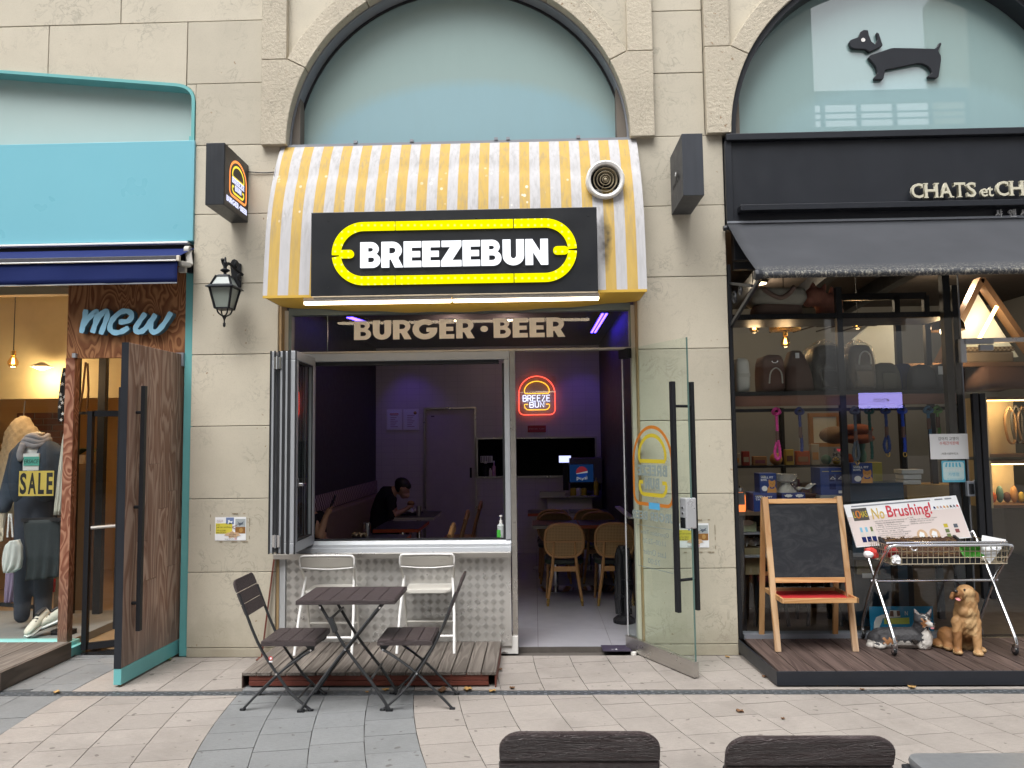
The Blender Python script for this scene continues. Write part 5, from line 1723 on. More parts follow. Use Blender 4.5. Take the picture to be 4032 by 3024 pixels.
def white_chair(lab):
 """back towards the street; local x centred, deck height z=.108"""
 t = thing('white_folding_chair', lab, 'chair', (0, 0, 0), 'white folding bar chairs at the counter')
 hw = .205
 yb_, zt2 = -.235, .735
 # back panel, slightly dished
 def bp(u, v):
  x = -hw + 2 * hw * u
  dish = .022 * (1 - (2 * u - 1) ** 2)
  sagz = -.016 * math.sin(math.pi * u) * (1 - v)
  return (x, yb_ - .02 * v + dish * 1.0, zt2 - .105 + .085 * v + sagz)
 MB().grid(bp, 22, 5).build('back_panel', M['perf'], t, smooth='all', solid=.003)
 rim = [bp(i / 20, 1) for i in range(21)]
 pts = [(-hw - .004, yb_ + .004, zt2 - .115)] + [(-hw - .002, yb_ - .01, zt2 - .03)] + [(p[0], p[1], p[2] + .006) for p in rim[1:-1]] + [(hw + .002, yb_ - .01, zt2 - .03), (hw + .004, yb_ + .004, zt2 - .115)]
 MB().tube(smoothpts(pts, 2), .0085, 8).build('back_rim', M['white'], t, smooth='all')
 MB().tube([bp(i / 20, 0) for i in range(21)], .0055, 6).build('back_rim', M['white'], t, smooth='all')
 for s in (-1, 1):
  MB().tube([(s * (hw + .002), yb_ + .002, zt2 - .10), (s * (hw - .008), -.175, .545), (s * (hw - .012), -.02, .13), (s * (hw - .012), .0, .0)], .0095, 8).build('upright', M['grey_white'], t, smooth=True)
  mb = MB(); mb.tube([(s * (hw - .016), -.160, .55), (s * (hw + .004), -.255, .27), (s * (hw + .012), -.345, .0)], .0105, 8); lg = mb.build('leg', M['white'], t, smooth=True)
 MB().tube([(-hw - .002, -.290, .115), (hw + .002, -.290, .115)], .0095, 8).build('foot_bar', M['white'], t, smooth=True)
 MB().tube([(-hw + .012, -.035, .165), (hw - .012, -.035, .165)], .0085, 8).build('foot_bar', M['grey_white'], t, smooth=True)
 rings = [[(x * k_, y + (0 if k_ == 1 else 0), z) for x, y in rrect(-.18, .18, -.235, .055, .05)] for k_, z in ((.95, .425), (1, .432), (1, .446), (.97, .452))]
 MB().loft(rings).build('seat', M['grey_white'], t, smooth=True)
 mb = MB()
 for i in range(17):
  for j in range(12):
   mb.box(-.15 + i * .0185, -.15 + i * .0185 + .008, -.2 + j * .02, -.2 + j * .02 + .008, .4521, .4533)
 stuff(mb.build('seat_studs', M['grey_white'], t))
 return t
wc = white_chair('white perforated folding bar chair at the counter, behind the folding table')
wc.location = (-1.607, -.01, .110)
dup(wc, (-.842, .03, .110), None, 'white perforated folding bar chair at the counter, nearer the door opening')
# grey table at the right lower corner
gt = thing('grey_table', 'grey stone-topped table with a dark metal edge at the right lower corner', 'table', (1.5, -4.3, 0))
gb = NB('grey_terrazzo')
gc = gb.mix(gb.noise(60, None, 3), (.115, .125, .135), (.19, .20, .21))
gm_ = gb.bsdf(gc, .4)
q0 = (1.094, -3.782, .75)
MB().loft([[(x, y, z) for x, y in rrect(q0[0] + .004 - k_, 2.2 + k_, -4.75, q0[1] + .002 + k_, .04)] for k_, z in ((0, .722), (.003, .738), (0, .748), (-.006, .750))]).build('top', gm_, gt, smooth=True)
MB().box(q0[0] - .012, 2.2, -4.75, q0[1] - .006, .690, .7215).build('edge_frame', M['char'], gt, bevel=.004)
for x, y in ((q0[0] + .05, q0[1] - .06), (2.1, q0[1] - .06), (q0[0] + .05, -4.65), (2.1, -4.65)):
 MB().box(x, x + .045, y - .045, y, 0, .689).build('leg', M['char'], gt)
# fallen leaves
M['leaf_tan'] = pm('dry_tan_leaf', (.36, .22, .08), .7, var=.3, vs=40)
M['leaf_brown'] = pm('dry_brown_leaf', (.15, .075, .035), .7, var=.3, vs=40)
M['leaf_green'] = pm('fading_green_leaf', (.12, .16, .05), .6, var=.3, vs=40)
def leaf_(x, y, s, m, lab, seed, z=.002):
 rx = random.Random(seed)
 a = rx.uniform(0, 6.28)
 n = 9
 vs = []
 for i in range(n):
  u = i / (n - 1)
  w = math.sin(math.pi * u ** .8) * .42 * s
  for sgn in (-1, 0, 1):
   px_, py_ = (u - .5) * s, sgn * w
   h = .10 * s * (sgn * sgn) + .16 * s * math.sin(u * 5 + seed) ** 2 * abs(sgn) + .003
   vs.append((x + px_ * math.cos(a) - py_ * math.sin(a), y + px_ * math.sin(a) + py_ * math.cos(a), z + h))
 fs = [(i * 3 + j, i * 3 + j + 1, i * 3 + j + 4, i * 3 + j + 3) for i in range(n - 1) for j in (0, 1)]
 o = MB().add(vs, fs).build('fallen_leaf', M[m], None, smooth='all')
 tag(o, lab, 'leaf', 'fallen leaves on the paving')
LV = [(-.649, -.846, 0), (-.48, -.833, 0), (-.311, -.862, 0), (-1.042, -.829, 0), (-1.16, -.872, 0), (-.177, -.792, 0), (-.266, .085, 0), (-.28, -.367, 0), (-3.313, -.862, 0), (-2.923, -.082, 0), (-2.944, -.716, 0), (1.323, .048, 0), (1.263, .077, 0), (1.468, -.061, 0), (1.603, .013, 0), (2.521, -.798, 0), (2.17, -.845, 0), (1.249, -1.258, 0), (1.475, -1.377, 0), (2.766, -.749, 0), (1.608, -.56, 0), (2.038, -.759, 0)]
LL = [('leaf_brown', .085, 'curled brown leaf under the right folding chair by the drain'), ('leaf_tan', .075, 'pale tan leaf on the drain right of the folding chairs'), ('leaf_tan', .055, 'tan leaf on the drain below the right end of the grey deck'),
  ('leaf_tan', .06, 'flat tan leaf under the front edge of the grey deck between the chairs'), ('leaf_tan', .03, 'tiny tan leaf on the drain between the table legs'), ('leaf_brown', .045, 'brown leaf on the paving just right of the grey deck corner'),
  ('leaf_brown', .07, 'dark brown leaf against the white marble foot block'), ('leaf_brown', .04, 'brown leaf beside the right edge of the grey deck'), ('leaf_tan', .055, 'yellow tan leaf on the drain at the left, below the wooden door'),
  ('leaf_green', .085, 'greenish leaf under the hinge side of the wooden door'), ('leaf_tan', .045, 'tan leaf at the tip of the open wooden door'), ('leaf_brown', .045, 'red brown leaf at the foot of the pier right of the glass door'),
  ('leaf_brown', .03, 'small dark leaf at the edge of the glass door by the pier'), ('leaf_tan', .04, 'small orange leaf on the paving before the right pier'), ('leaf_brown', .08, 'brown leaf heaped at the corner of the brown deck'),
  ('leaf_tan', .06, 'orange tan leaf on the drain in front of the brown deck'), ('leaf_brown', .035, 'small brown leaf on the drain in front of the brown deck'), ('leaf_brown', .05, 'dark torn leaf in the middle of the right paving'),
  ('leaf_brown', .03, 'thin dark leaf on the right paving near the drain'), ('leaf_brown', .07, 'brown leaf tucked under the brown deck edge at the right'), ('leaf_brown', .04, 'brown leaf at the slanted side of the brown deck'), ('leaf_tan', .03, 'tan leaf under the brown deck edge at the left')]
for i, (p, (m_, s_, lab)) in enumerate(zip(LV, LL)):
 leaf_(p[0], p[1], s_, m_, lab, i + 3)
# CLOTHES SHOP (left)
GY = .14                                               # glass plane
JX0, JX1 = -2.879, PLX0 - .004       # teal jamb
LX0 = -6.2
ws = thing('clothes_storefront', 'clothes storefront with teal frame, plywood fascia and display window', 'storefront', (-4, .1, 0))
MB().box(JX0, JX1, .04, .16, .0, JL[8] + .1).build('jamb', M['teal'], ws)
# shouldered frame: round corner then the shallow slope
outer = [(xq - .002, JL[8] - .05)] + [(x - .002, z - .002) for x, z in bez(8)[::-1]] + [(x, zt(x) - .002) for x in (-3.3, -4.0, -5.5)]
def inset(pts, d):
 out = []
 for i, p in enumerate(pts):
  a, b_ = V(pts[max(i - 1, 0)]), V(pts[min(i + 1, len(pts) - 1)])
  t_ = (b_ - a).normalized()
  out.append((p[0] - t_.y * d, p[1] + t_.x * d))
 return out
inner = inset(outer, .028)
inner = [(a, b_) for a, b_ in inner]
mb = MB()
mb.loft([[(o_[0], -.012, o_[1]), (i_[0], -.012, i_[1]), (i_[0], .14, i_[1]), (o_[0], .14, o_[1])] for o_, i_ in zip(outer, inset(outer, .026))])
mb.build('shoulder_frame', M['teal'], ws, smooth=True)
mb = MB(); mb.add([(a, .12, b_) for a, b_ in inset(outer, .02)] + [(-5.5, .12, JL[8] - .05)], [tuple(range(len(outer) + 1))])
ff_ = NB('frosted_grey_film')
m_ = ff_.bsdf(ff_.mix(ff_.noise(1.6, None, 5), (.36, .49, .48), (.45, .56, .55)), .5, coat=1.0); ff_.b.inputs['Coat Roughness'].default_value = .03
mb.build('frosted_pane', m_, ws)
MB().box(-6.2, -2.801, -.025, .06, 3.376, 4.228).build('sign_panel', M['turquoise'], ws, bevel=.003)
PZT = 3.175
# plywood over the door
PWX0 = -3.88
zb1 = 2.423
MB().box(PWX0, JX0 - .002, .05, .10, zb1, PZT + .15).build('plywood_panel', M['plywood'], ws)
# post between window and door
mb = MB(); mb.box(PWX0 - .002, -3.805, .045, .12, .10, zb1 - .001)
mb.build('post', M['post_wood'], ws)
# mew: three brushed letters cut from thick board
def fat(paths, w, y0, y1, m, side, parent):
 for nm, pl in paths:
  pts = [tuple(p) for p in pl]
  sm = smoothpts([(a, 0, b_) for a, b_ in pts], 5)
  mb = MB(); mb.ribbon([(p.x, p.z) for p in sm], w, y0, th=y1 - y0)
  mb.build(nm, [m], parent)
mw = thing('mew_lettering', 'brushy light blue lettering standing off the plywood panel', 'sign', (-3.2, .0, 3.0))
LT = [('letter', [[(-3.69, 2.819), (-3.703, 2.731), (-3.723, 2.624)], [(-3.716, 2.678), (-3.657, 2.753), (-3.612, 2.799), (-3.596, 2.775), (-3.609, 2.699), (-3.63, 2.623)], [(-3.616, 2.676), (-3.561, 2.775), (-3.523, 2.801), (-3.507, 2.774), (-3.528, 2.698), (-3.56, 2.61)]]),
  ('letter', [[(-3.413, 2.711), (-3.336, 2.717), (-3.303, 2.763), (-3.338, 2.798), (-3.4, 2.791), (-3.467, 2.727), (-3.485, 2.659), (-3.449, 2.624), (-3.388, 2.63), (-3.327, 2.664)]]),
  ('letter', [[(-3.191, 2.78), (-3.236, 2.716), (-3.273, 2.651), (-3.242, 2.624), (-3.196, 2.646), (-3.144, 2.714), (-3.107, 2.771)], [(-3.107, 2.767), (-3.143, 2.691), (-3.134, 2.63), (-3.088, 2.629), (-3.028, 2.697), (-2.976, 2.784)]])]
for nm, strokes in LT:
 mb = MB()
 for si, pl in enumerate(strokes):
  sm = smoothpts([(a, 0, b_) for a, b_ in pl], 5)
  rings = []
  k_ = len(sm)
  for i, p in enumerate(sm):
   a, b_ = sm[max(i - 1, 0)], sm[min(i + 1, k_ - 1)]
   d = (b_ - a).normalized(); n_ = V((-d.z, 0, d.x))
   w = .0215 * (1 + .10 * math.sin(i * 1.1 + si) + .05 * math.sin(i * 4.3)) * (.8 if i in (0, k_ - 1) else 1)
   y0_ = -.012 - .0012 * si
   rings.append([(p.x + n_.x * w, y0_, p.z + n_.z * w), (p.x - n_.x * w, y0_, p.z - n_.z * w), (p.x - n_.x * w, .047, p.z - n_.z * w), (p.x + n_.x * w, .047, p.z + n_.z * w)])
  o = len(mb.v); kk = len(rings)
  mb.v += [q for r in rings for q in r]
  for i in range(kk - 1):
   for j in range(4):
    mb.f.append([o + i * 4 + j, o + i * 4 + (j + 1) % 4, o + (i + 1) * 4 + (j + 1) % 4, o + (i + 1) * 4 + j]); mb.m.append(0 if j == 0 else 1)
  for i in (0, kk - 1):
   mb.f.append([o + i * 4 + j for j in range(4)]); mb.m.append(1)
 mb.build(nm, [M['aqua_letter'], M['aqua_dark']], mw)
# navy awning
na = thing('navy_awning', 'navy blue retracted awning with hanging valance and grey arm bracket', 'awning', (-4, -.2, 3.4))
AXR = -2.833
M['navy'] = pm('navy_canvas', (.010, .020, .105), .8, var=.15, vs=3, spec=.2)
zn = [3.313, 3.204, 3.158, 2.989]
MB().grid(lambda u, v: (-6.2 + (AXR + 6.2) * u + .05 * (1 - v) * u, -.02 - .18 * v, zn[0] + (zn[1] - zn[0]) * v + .004 * math.sin(u * 40) * math.sin(v * 3.1)), 60, 6).build('slope_cloth', M['navy'], na, smooth='all')
MB().grid(lambda u, v: (-6.2 + (AXR + 6.2) * u, -.222 - .006 * math.sin(u * 30 + v) * v, zn[2] + (zn[3] - zn[2]) * v), 80, 4).build('valance', M['navy'], na, smooth='all', solid=.003)
MB().box(-6.2, AXR, -.226, -.218, zn[3] - .010, zn[3]).build('valance_hem', M['flash'], na)
MB().box(-6.2, AXR - .004, -.235, -.19, zn[2] + .002, zn[1]).build('front_bar', pm('dirty_navy_bar', (.05, .05, .06), .6, var=.5, vs=30), na, bevel=.006)
MB().tube([(-6.2, -.238, zn[2] + .004), (AXR - .006, -.238, zn[2] + .004)], .006, 6).build('rope_trim', M['white'], na)
MB().box(-6.2, -2.836, -.045, .05, 3.351, 3.369).build('top_rail', M['white'], na, bevel=.004)
MB().box(-6.2, -2.817, -.0, .05, zn[1] - .02, 3.352).build('recess_shade', M['black'], na)  # black strip painting the shade of the recess above the cloth
b0 = (-2.824, -.06, 3.286); b1 = (-2.789, -.1, 3.153); b2 = (-2.831, -.18, 3.151); b3 = (-2.845, -.1, 3.116)
M['brkt'] = pm('dirty_white_bracket', (.46, .45, .42), .5, var=.2, vs=20)
MB().bar(b0, b1, .05, .03).build('arm', M['brkt'], na, bevel=.006)
MB().bar(b1, b2, .045, .04).build('arm', M['brkt'], na, bevel=.006)
MB().lathe([(.036, -.02), (.036, .02)], b0, 'X', 14).build('arm_joint', M['brkt'], na)
MB().obox(b3, (.03, 0, 0), (0, .02, 0), (0, 0, .025)).build('arm_joint', M['brkt'], na, bevel=.008)
MB().obox((-2.826, -.22, 3.182), (.012, 0, -.0), (0, .015, 0), (.0, 0, .022)).build('end_cap', M['cream'], na, bevel=.003)
MB().box(-2.857, -2.813, -.01, .04, 3.116, 3.332).build('wall_plate', M['black'], na)
# window base, ledge, display floor
LZ = .107
MB().box(LX0, -3.785, -.0, .2, LZ - .03, LZ).build('ledge', pm('aqua_ledge', (.27, .62, .62), .4), ws, bevel=.003)
MB().box(-3.82, -3.738, -.004, .2, .01, LZ - .0305).build('ledge_end', pm('chipped_teal', (.15, .42, .42), .55, var=.35, vs=16), ws)
MB().box(LX0, PWX0, .21, 1.35, LZ - .14, LZ - .02).build('display_floor', pm('display_floor', (.22, .22, .215), .5), ws)
MB().quad((LX0, GY, LZ), (PWX0, GY, LZ), (PWX0, GY, 3.45), (LX0, GY, 3.45)).build('window_pane', M['glass'], ws)
struct(MB().box(-6.3, JX1, .21, 5.2, -.02, .021).build('clothes_shop_floor', pm('shop_floor_tan', (.30, .20, .11), .45, var=.12, vs=2)))
M['yellow_wall'] = pm('cream_shop_wall', (.50, .36, .20), .8, var=.05)
struct(MB().box(-6.3, IX0 - .13, 4.2, 4.3, 0, 3.6).build('clothes_shop_wall', M['yellow_wall']))
struct(MB().box(IX0 - .26, IX0 - .13, .31, 4.2, 0, 3.6).build('clothes_shop_wall', M['yellow_wall']))
struct(MB().box(-6.4, -6.3, .2, 4.3, 0, 3.6).build('clothes_shop_wall', M['yellow_wall']))
struct(MB().box(-6.3, IX0 - .13, .2, 4.3, 3.5, 3.6).build('clothes_shop_ceiling', pm('tan_ceiling', (.45, .36, .24), .8)))
# bulkhead seen at the top of the window, with warm wash
MB().box(LX0, PWX0 - .01, .32, .42, 3.019, 3.49).build('bulkhead', pm('tan_bulkhead', (.42, .32, .20), .7), ws)
MB().box(LX0, -3.62, 1.9, 2.0, 2.206, 3.49).build('drop_wall', pm('cream_drop_wall', (.55, .46, .28), .8), ws)
# brick wall behind
bwx0, bwx1, bwz0, bwz1 = -6.035, -5.413, 1.3, 2.085
bk = thing('brick_wall', 'small red brick wall inside the clothes shop window', 'wall', ((bwx0 + bwx1) / 2, 2.65, 1.3))
MB().box(bwx0, bwx1, 2.615, 2.7, .03, bwz1).build('mortar', pm('mortar', (.20, .15, .11), .9), bk)
M['brick'] = pm('brick_red', (.14, .055, .03), .85, var=.3, vs=9, rnd=.25)
r_ = 0
z = bwz1 - .07
while z > 1.25:
 x = bwx0 - (.11 if r_ % 2 else 0)
 while x < bwx1 - .03:
  a, b_ = max(x, bwx0), min(x + .205, bwx1)
  if b_ - a > .03:
   MB().box(a + .006, b_ - .006, 2.60, 2.62, z + .005, z + .065).build('brick', M['brick'], bk)
  x += .215
 z -= .072; r_ += 1
# warm lamps
M['bulb'] = em('filament_glow', (1.0, .50, .14), 14)
M['bulb_glass'] = glass_mat('amber_bulb', (1.0, .80, .5))
def pendant_bulb(lab, p, ztop, power, grp, m_sock='gold'):
 t = thing('pendant_bulb', lab, 'lamp', (p[0], p[1], ztop), grp)
 MB().tube([(p[0], p[1], p[2] + .1), (p[0], p[1], ztop)], .004, 6).build('cord', M['black'], t)
 MB().lathe([(.018, .055), (.022, .06), (.022, .10), (.012, .105)], p, n=12).build('socket', M[m_sock], t)
 MB().lathe([(.015, .055), (.03, .03), (.045, -.0), (.045, -.02), (.03, -.045), (.008, -.055)], p, n=14).build('glass_bulb', M['bulb_glass'], t, smooth=True)
 MB().tube([(p[0] - .012, p[1], p[2] - .02), (p[0] - .006, p[1], p[2] + .035), (p[0], p[1], p[2] - .02), (p[0] + .006, p[1], p[2] + .035), (p[0] + .012, p[1], p[2] - .02)], .0045, 6).build('filament', M['bulb'], t)
 add_lamp(t, (p[0], p[1], p[2] - .08), power)
 return t
def add_lamp(t, loc, power, col=(1.0, .66, .34), size=.06, name='lamp_light'):
 l = bpy.data.lights.new(name, 'POINT'); l.energy = power; l.color = col; l.shadow_soft_size = size
 lo = bpy.data.objects.new(name, l); COL.objects.link(lo); lo.location = loc; lo.parent = t; lo.matrix_parent_inverse = Matrix.Translation(-V(t.location))
pendant_bulb('lit filament bulb hanging in the clothes shop window', (-4.781, .7, 2.473), 3.49, 9, None)
dq = (-5.165, 1.7, 2.524)
t = thing('ceiling_lamp', 'lit yellow dish lamp at the back of the clothes shop', 'lamp', dq)
MB().lathe([(.02, .05), (.11, .004), (.105, 0)], dq, n=18).build('shade', M['cream'], t, smooth=True)
MB().lathe([(.085, -.004), (.03, -.03)], dq, n=16).build('lamp', em('yellow_lamp', (1, .75, .25), 6), t)
add_lamp(t, (dq[0], dq[1], dq[2] - .1), 8, (1, .70, .36))
for i, xx in enumerate((-4.75, -4.15, -3.72)):
 t = thing('spot_lamp', ['small warm spot lamp washing the bulkhead, furthest left', 'small warm spot lamp washing the bulkhead, in the middle', 'small warm spot lamp washing the bulkhead, next to the plywood panel'][i], 'lamp', (xx, .62, 3.45), 'spot lamps behind the clothes window')
 MB().lathe([(.03, .05), (.035, 0), (.03, -.002)], (xx, .62, 3.44), n=12).build('can', M['black'], t)
 MB().lathe([(.026, -.003), (.024, -.006)], (xx, .62, 3.44), n=12).build('lens', em('spot_lens', (1, .75, .45), 5), t)
 l = bpy.data.lights.new('spot_light', 'SPOT'); l.energy = 15; l.color = (1, .64, .34); l.spot_size = R(80); l.spot_blend = .6; l.shadow_soft_size = .03
 lo = bpy.data.objects.new('spot_light', l); COL.objects.link(lo); lo.location = (xx, .62, 3.42); lo.rotation_euler = (R(12), 0, 0); lo.parent = t; lo.matrix_parent_inverse = Matrix.Translation(-V(t.location))
t = thing('ceiling_lamp', 'warm lamp lighting the yellow entry wall of the clothes shop', 'lamp', (-3.15, 2.2, 3.4))
MB().lathe([(.08, .05), (.1, 0)], (-3.15, 2.2, 3.4), n=16).build('shade', M['cream'], t); add_lamp(t, (-3.15, 1.9, 3.2), 22, (1, .62, .27), .1)
# wooden entrance door, standing open at right angles
wd = thing('wooden_door', 'open plank-clad wooden door with long black pull handles and teal foot rail', 'door', (-2.925, .15, 0))
E0, E1 = V((-2.925, .14, 0)), V((-2.962, -.732, 0))
dD = E1 - E0; DLw = dD.length; dd = dD.normalized(); nn = V((-dd.y, dd.x, 0))
if nn.x < 0: nn = -nn
MW = Matrix(((dd.x, nn.x, 0, E0.x), (dd.y, nn.y, 0, E0.y), (0, 0, 1, 0), (0, 0, 0, 1)))     # x along the door, +y faces the pier (seen)
WZ = 2.442
cuts = [0, .13, .275, .42, .575, .72, DLw]
rx = random.Random(21)
for i in range(6):
 zz = .128
 j = 0
 joints = [.128] + sorted([rx.uniform(.5, 1.0), rx.uniform(1.2, 1.8)] if i in (1, 3) else [rx.uniform(.8, 1.6)] if i in (0, 2, 4) else []) + [WZ]
 for a, b_ in zip(joints, joints[1:]):
  MB().box(cuts[i] + .0012, cuts[i + 1] - .0012, .004, .028 + rx.uniform(0, .003), a + .0012, b_ - .0012).xf(MW).build('plank', M['door_wood'], wd, bevel=.002, seg=1)
MB().box(0, DLw, -.022, .0035, .128, WZ).xf(MW).build('core', pm('dark_door_core', (.06, .05, .045), .6), wd)
MB().box(0, DLw + .004, -.024, .032, .016, .127).xf(MW).build('foot_rail', M['teal'], wd, bevel=.002)
MB().box(DLw + .0005, DLw + .006, -.023, .029, .128, WZ).xf(MW).build('edge_strip', M['char'], wd)
hw_ = DLw - .115
for yy, z0, z1, nm in ((.085, .362, 2.131, 'pull_handle'), (-.085, .376, 2.125, 'pull_handle')):
 MB().box(hw_ - .018, hw_ + .018, yy - .016, yy + .016, z0, z1).xf(MW).build(nm, M['black'], wd, bevel=.003)
for z in (1.936, 1.246, .558):
 MB().tube([(hw_, -.08, z), (hw_, .08, z)], .012, 10).xf(MW).build('handle_stud', M['black'], wd)
MB().box(.03, .12, -.03, .05, WZ - .10, WZ + .01).xf(MW).build('closer_arm', M['flash'], wd)
MB().box(-3.816, -3.787, .02, .049, 2.425, 2.461).build('corner_clip', M['alu'], ws)
# inner glass door, ajar
ig = thing('inner_glass_door', 'black framed inner glass door of the clothes shop with a bar latch, ajar', 'door', (-3.3, .4, 0))
i0 = (-3.711, .143, .03); i1 = (i0[0] + .50, i0[1] + .28, 0)
zt3 = 1.985
for a, b_ in (((i0[0], i0[1], .03), (i0[0], i0[1], zt3)), ((i1[0], i1[1], .03), (i1[0], i1[1], zt3))):
 MB().bar(a, b_, .045, .04, (1, 0, 0)).build('stile', M['black'], ig)
for z in (.055, zt3 - .02):
 MB().bar((i0[0] + .02, i0[1] + .01, z), (i1[0] - .02, i1[1] - .01, z), .04, .05).build('rail', M['black'], ig)
MB().bar((i0[0] + .23, i0[1] + .13, .08), (i0[0] + .23, i0[1] + .13, zt3 - .05), .07, .02, (1, 0, 0)).build('mullion', M['char'], ig)
MB().quad((i0[0], i0[1], .05), (i1[0], i1[1], .05), (i1[0], i1[1], zt3), (i0[0], i0[1], zt3)).build('pane', M['glass'], ig)
MB().tube([(i0[0] + .04, i0[1] - .03, 1.02), (i0[0] + .30, i0[1] + .10, 1.03)], .014, 8).build('latch', M['steel'], ig)
# black steel screen standing behind the doorway, with its two posts
sc_t = thing('steel_screen', 'tall black steel screen with amber panels behind the clothes shop doorway', 'screen', (-3.3, 1.2, 0))
for xx in (-4.222, -4.495):
 MB().box(xx - .035, xx + .035, 1.18, 1.24, .03, 3.3).build('post', M['black'], sc_t)
MB().box(-4.495 + .036, -4.222 - .036, 1.18, 1.24, 2.002, 2.027).build('rail', M['black'], sc_t)
mb = MB(); chx = -4.39
mb.tube([(chx + .02, 1.15, 2.508), (chx, 1.15, 2.236), (chx - .03, 1.15, 2.027)], .010, 6)
mb.tube([(chx + .04, 1.15, 2.497), (chx + .055, 1.15, 2.235), (chx + .045, 1.15, 2.026)], .010, 6)
tag(mb.build('hanging_chain', pm('dark_chain', (.06, .03, .01), .5)), 'dark beaded chain hanging by the amber wall inside the clothes shop', 'chain')
# plant inside on a wooden stand
pq = (-4.675, 1.6, 1.563)
pt = thing('potted_plant', 'broad-leaved potted plant on a dark wooden stand inside the clothes shop door', 'plant', (pq[0], 1.6, 0))
MB().box(pq[0] - .16, pq[0] + .16, 1.5, 1.75, .03, pq[2] - .05).build('stand', pm('dark_oak', (.10, .055, .02), .6), pt)
MB().lathe([(.07, 0), (.10, .09), (.09, .09)], (pq[0], 1.6, pq[2] - .049), n=14).build('pot', M['cream'], pt)
for i in range(9):
 a = i * .7; l_ = .20 + .05 * (i % 3)
 mb = MB()
 mb.grid(lambda u, v: (pq[0] + math.cos(a) * l_ * v + (-math.sin(a)) * (u - .5) * .09 * math.sin(math.pi * min(1, v + .06)), 1.6 + math.sin(a) * l_ * v * .6 + math.cos(a) * (u - .5) * .09 * math.sin(math.pi * min(1, v + .06)), pq[2] + .04 + .24 * v - .22 * v * v), 2, 7)
 mb.build('leaf', pm('plant_leaf', (.03, .055, .02), .45) if i == 0 else bpy.data.materials['plant_leaf'], pt, smooth='all')
# mannequin with denim jacket, scarf, SALE card
M['denim'] = pm('dark_denim', (.030, .045, .070), .8, var=.25, vs=20)
M['scarf'] = pm('grey_scarf', (.27, .26, .28), .9, var=.2, vs=25)
M['jeans'] = pm('indigo_trousers', (.018, .026, .045), .85, var=.2, vs=12)
mq = (-4.47, .62, 1.584)
mn = thing('mannequin', 'mannequin in dark denim jacket and grey scarf with a yellow card on its chest', 'mannequin', (mq[0], .62, 0))
X0, Y0 = mq[0], .62
zs = 1.719                       # shoulder height
zn_ = 1.791
hp = zs - .55
sw_ = .185
skin_body('torso', [((X0, Y0, zs - .06), (X0, Y0, hp + .06), .115, .085)], [((X0, Y0, zs - .10), (.165, .105, .13)), ((X0, Y0, hp + .08), (.13, .085, .10))], .02, lambda c, n: 0, [M['white']], mn)
mb = MB(); mb.lathe([(.048, 0), (.05, .08), (.055, .085), (.05, .10), (.01, .105)], (X0, Y0, zn_ - .07), n=16); mb.cm = 0; mb.build('neck', pm('mannequin_cream', (.55, .47, .36), .5), mn, smooth=True)
skin_body('denim_jacket', [((X0 - .12, Y0, zs - .05), (X0 - sw_, Y0, zs - .10), .075, .072), ((X0 - sw_, Y0, zs - .10), (X0 - .245, Y0 - .01, zs - .36), .068, .06), ((X0 - .245, Y0 - .01, zs - .36), (X0 - .25, Y0 - .06, zs - .56), .062, .06),
  ((X0 + .12, Y0, zs - .05), (X0 + sw_, Y0, zs - .10), .075, .072), ((X0 + sw_, Y0, zs - .10), (X0 + .225, Y0, zs - .38), .068, .058), ((X0 + .225, Y0, zs - .38), (X0 + .22, Y0 + .05, zs - .58), .058, .05)],
  [((X0 - .11, Y0 - .035, zs - .26), (.10, .115, .30)), ((X0 + .11, Y0 - .035, zs - .26), (.10, .115, .30)), ((X0, Y0 + .05, zs - .26), (.18, .09, .30))], .016, lambda c, n: 0, [M['denim']], mn)
mb = MB()
for i, (r_, h_) in enumerate(((.088, .0), (.10, -.03), (.105, -.062))):
 mb.tube([(X0 + r_ * math.cos(a), Y0 - .02 + r_ * .85 * math.sin(a), zs + .055 + h_ + .015 * math.sin(a * 3 + i)) for a in [2 * math.pi * k / 20 for k in range(20)]], .027, 8, closed=True)
mb.tube(smoothpts([(X0 - .05, Y0 - .12, zs), (X0 - .065, Y0 - .14, zs - .09), (X0 - .05, Y0 - .135, zs - .15)], 4), [.03] * 8 + [.02], 8)
stuff(mb.build('scarf', M['scarf'], mn, smooth='all'))
q0 = (-4.505, .48, 1.485); q1 = (-4.363, .48, 1.634)
MB().box(q0[0], q1[0], .475, .49, q0[2], q1[2]).build('shirt_front', M['white'], mn)
q0 = (-4.497, .47, 1.527); q1 = (-4.357, .47, 1.606)
MB().box(q0[0], q1[0], .470, .4745, q0[2], q1[2]).build('shirt_band', pm('green_print', (.10, .42, .34), .7), mn)
text('ERSACE', (q0[0] + .005, q1[0] - .005, q0[2] + .02, q1[2] - .025), .4695, M['ink'], mn, 'lettering', .0006, shear=.2)
MB().tube([(X0 - .25, Y0 - .06, zs - .58), (X0 - .255, Y0 - .07, zs - .72)], [.03, .024], 8).build('forearm', bpy.data.materials['mannequin_cream'], mn, smooth=True)
skin_body('hand', [((X0 - .255, Y0 - .07, zs - .72), (X0 - .258, Y0 - .075, zs - .78), .024, .026)] + [((X0 - .275 + k * .013, Y0 - .08, zs - .79), (X0 - .28 + k * .014, Y0 - .08, zs - .86 + abs(k - 1.4) * .008), .008, .0065) for k in range(4)] + [((X0 - .235, Y0 - .085, zs - .75), (X0 - .222, Y0 - .10, zs - .81), .009, .007)], [], .004, lambda c, n: 0, [bpy.data.materials['mannequin_cream']], mn, 3)
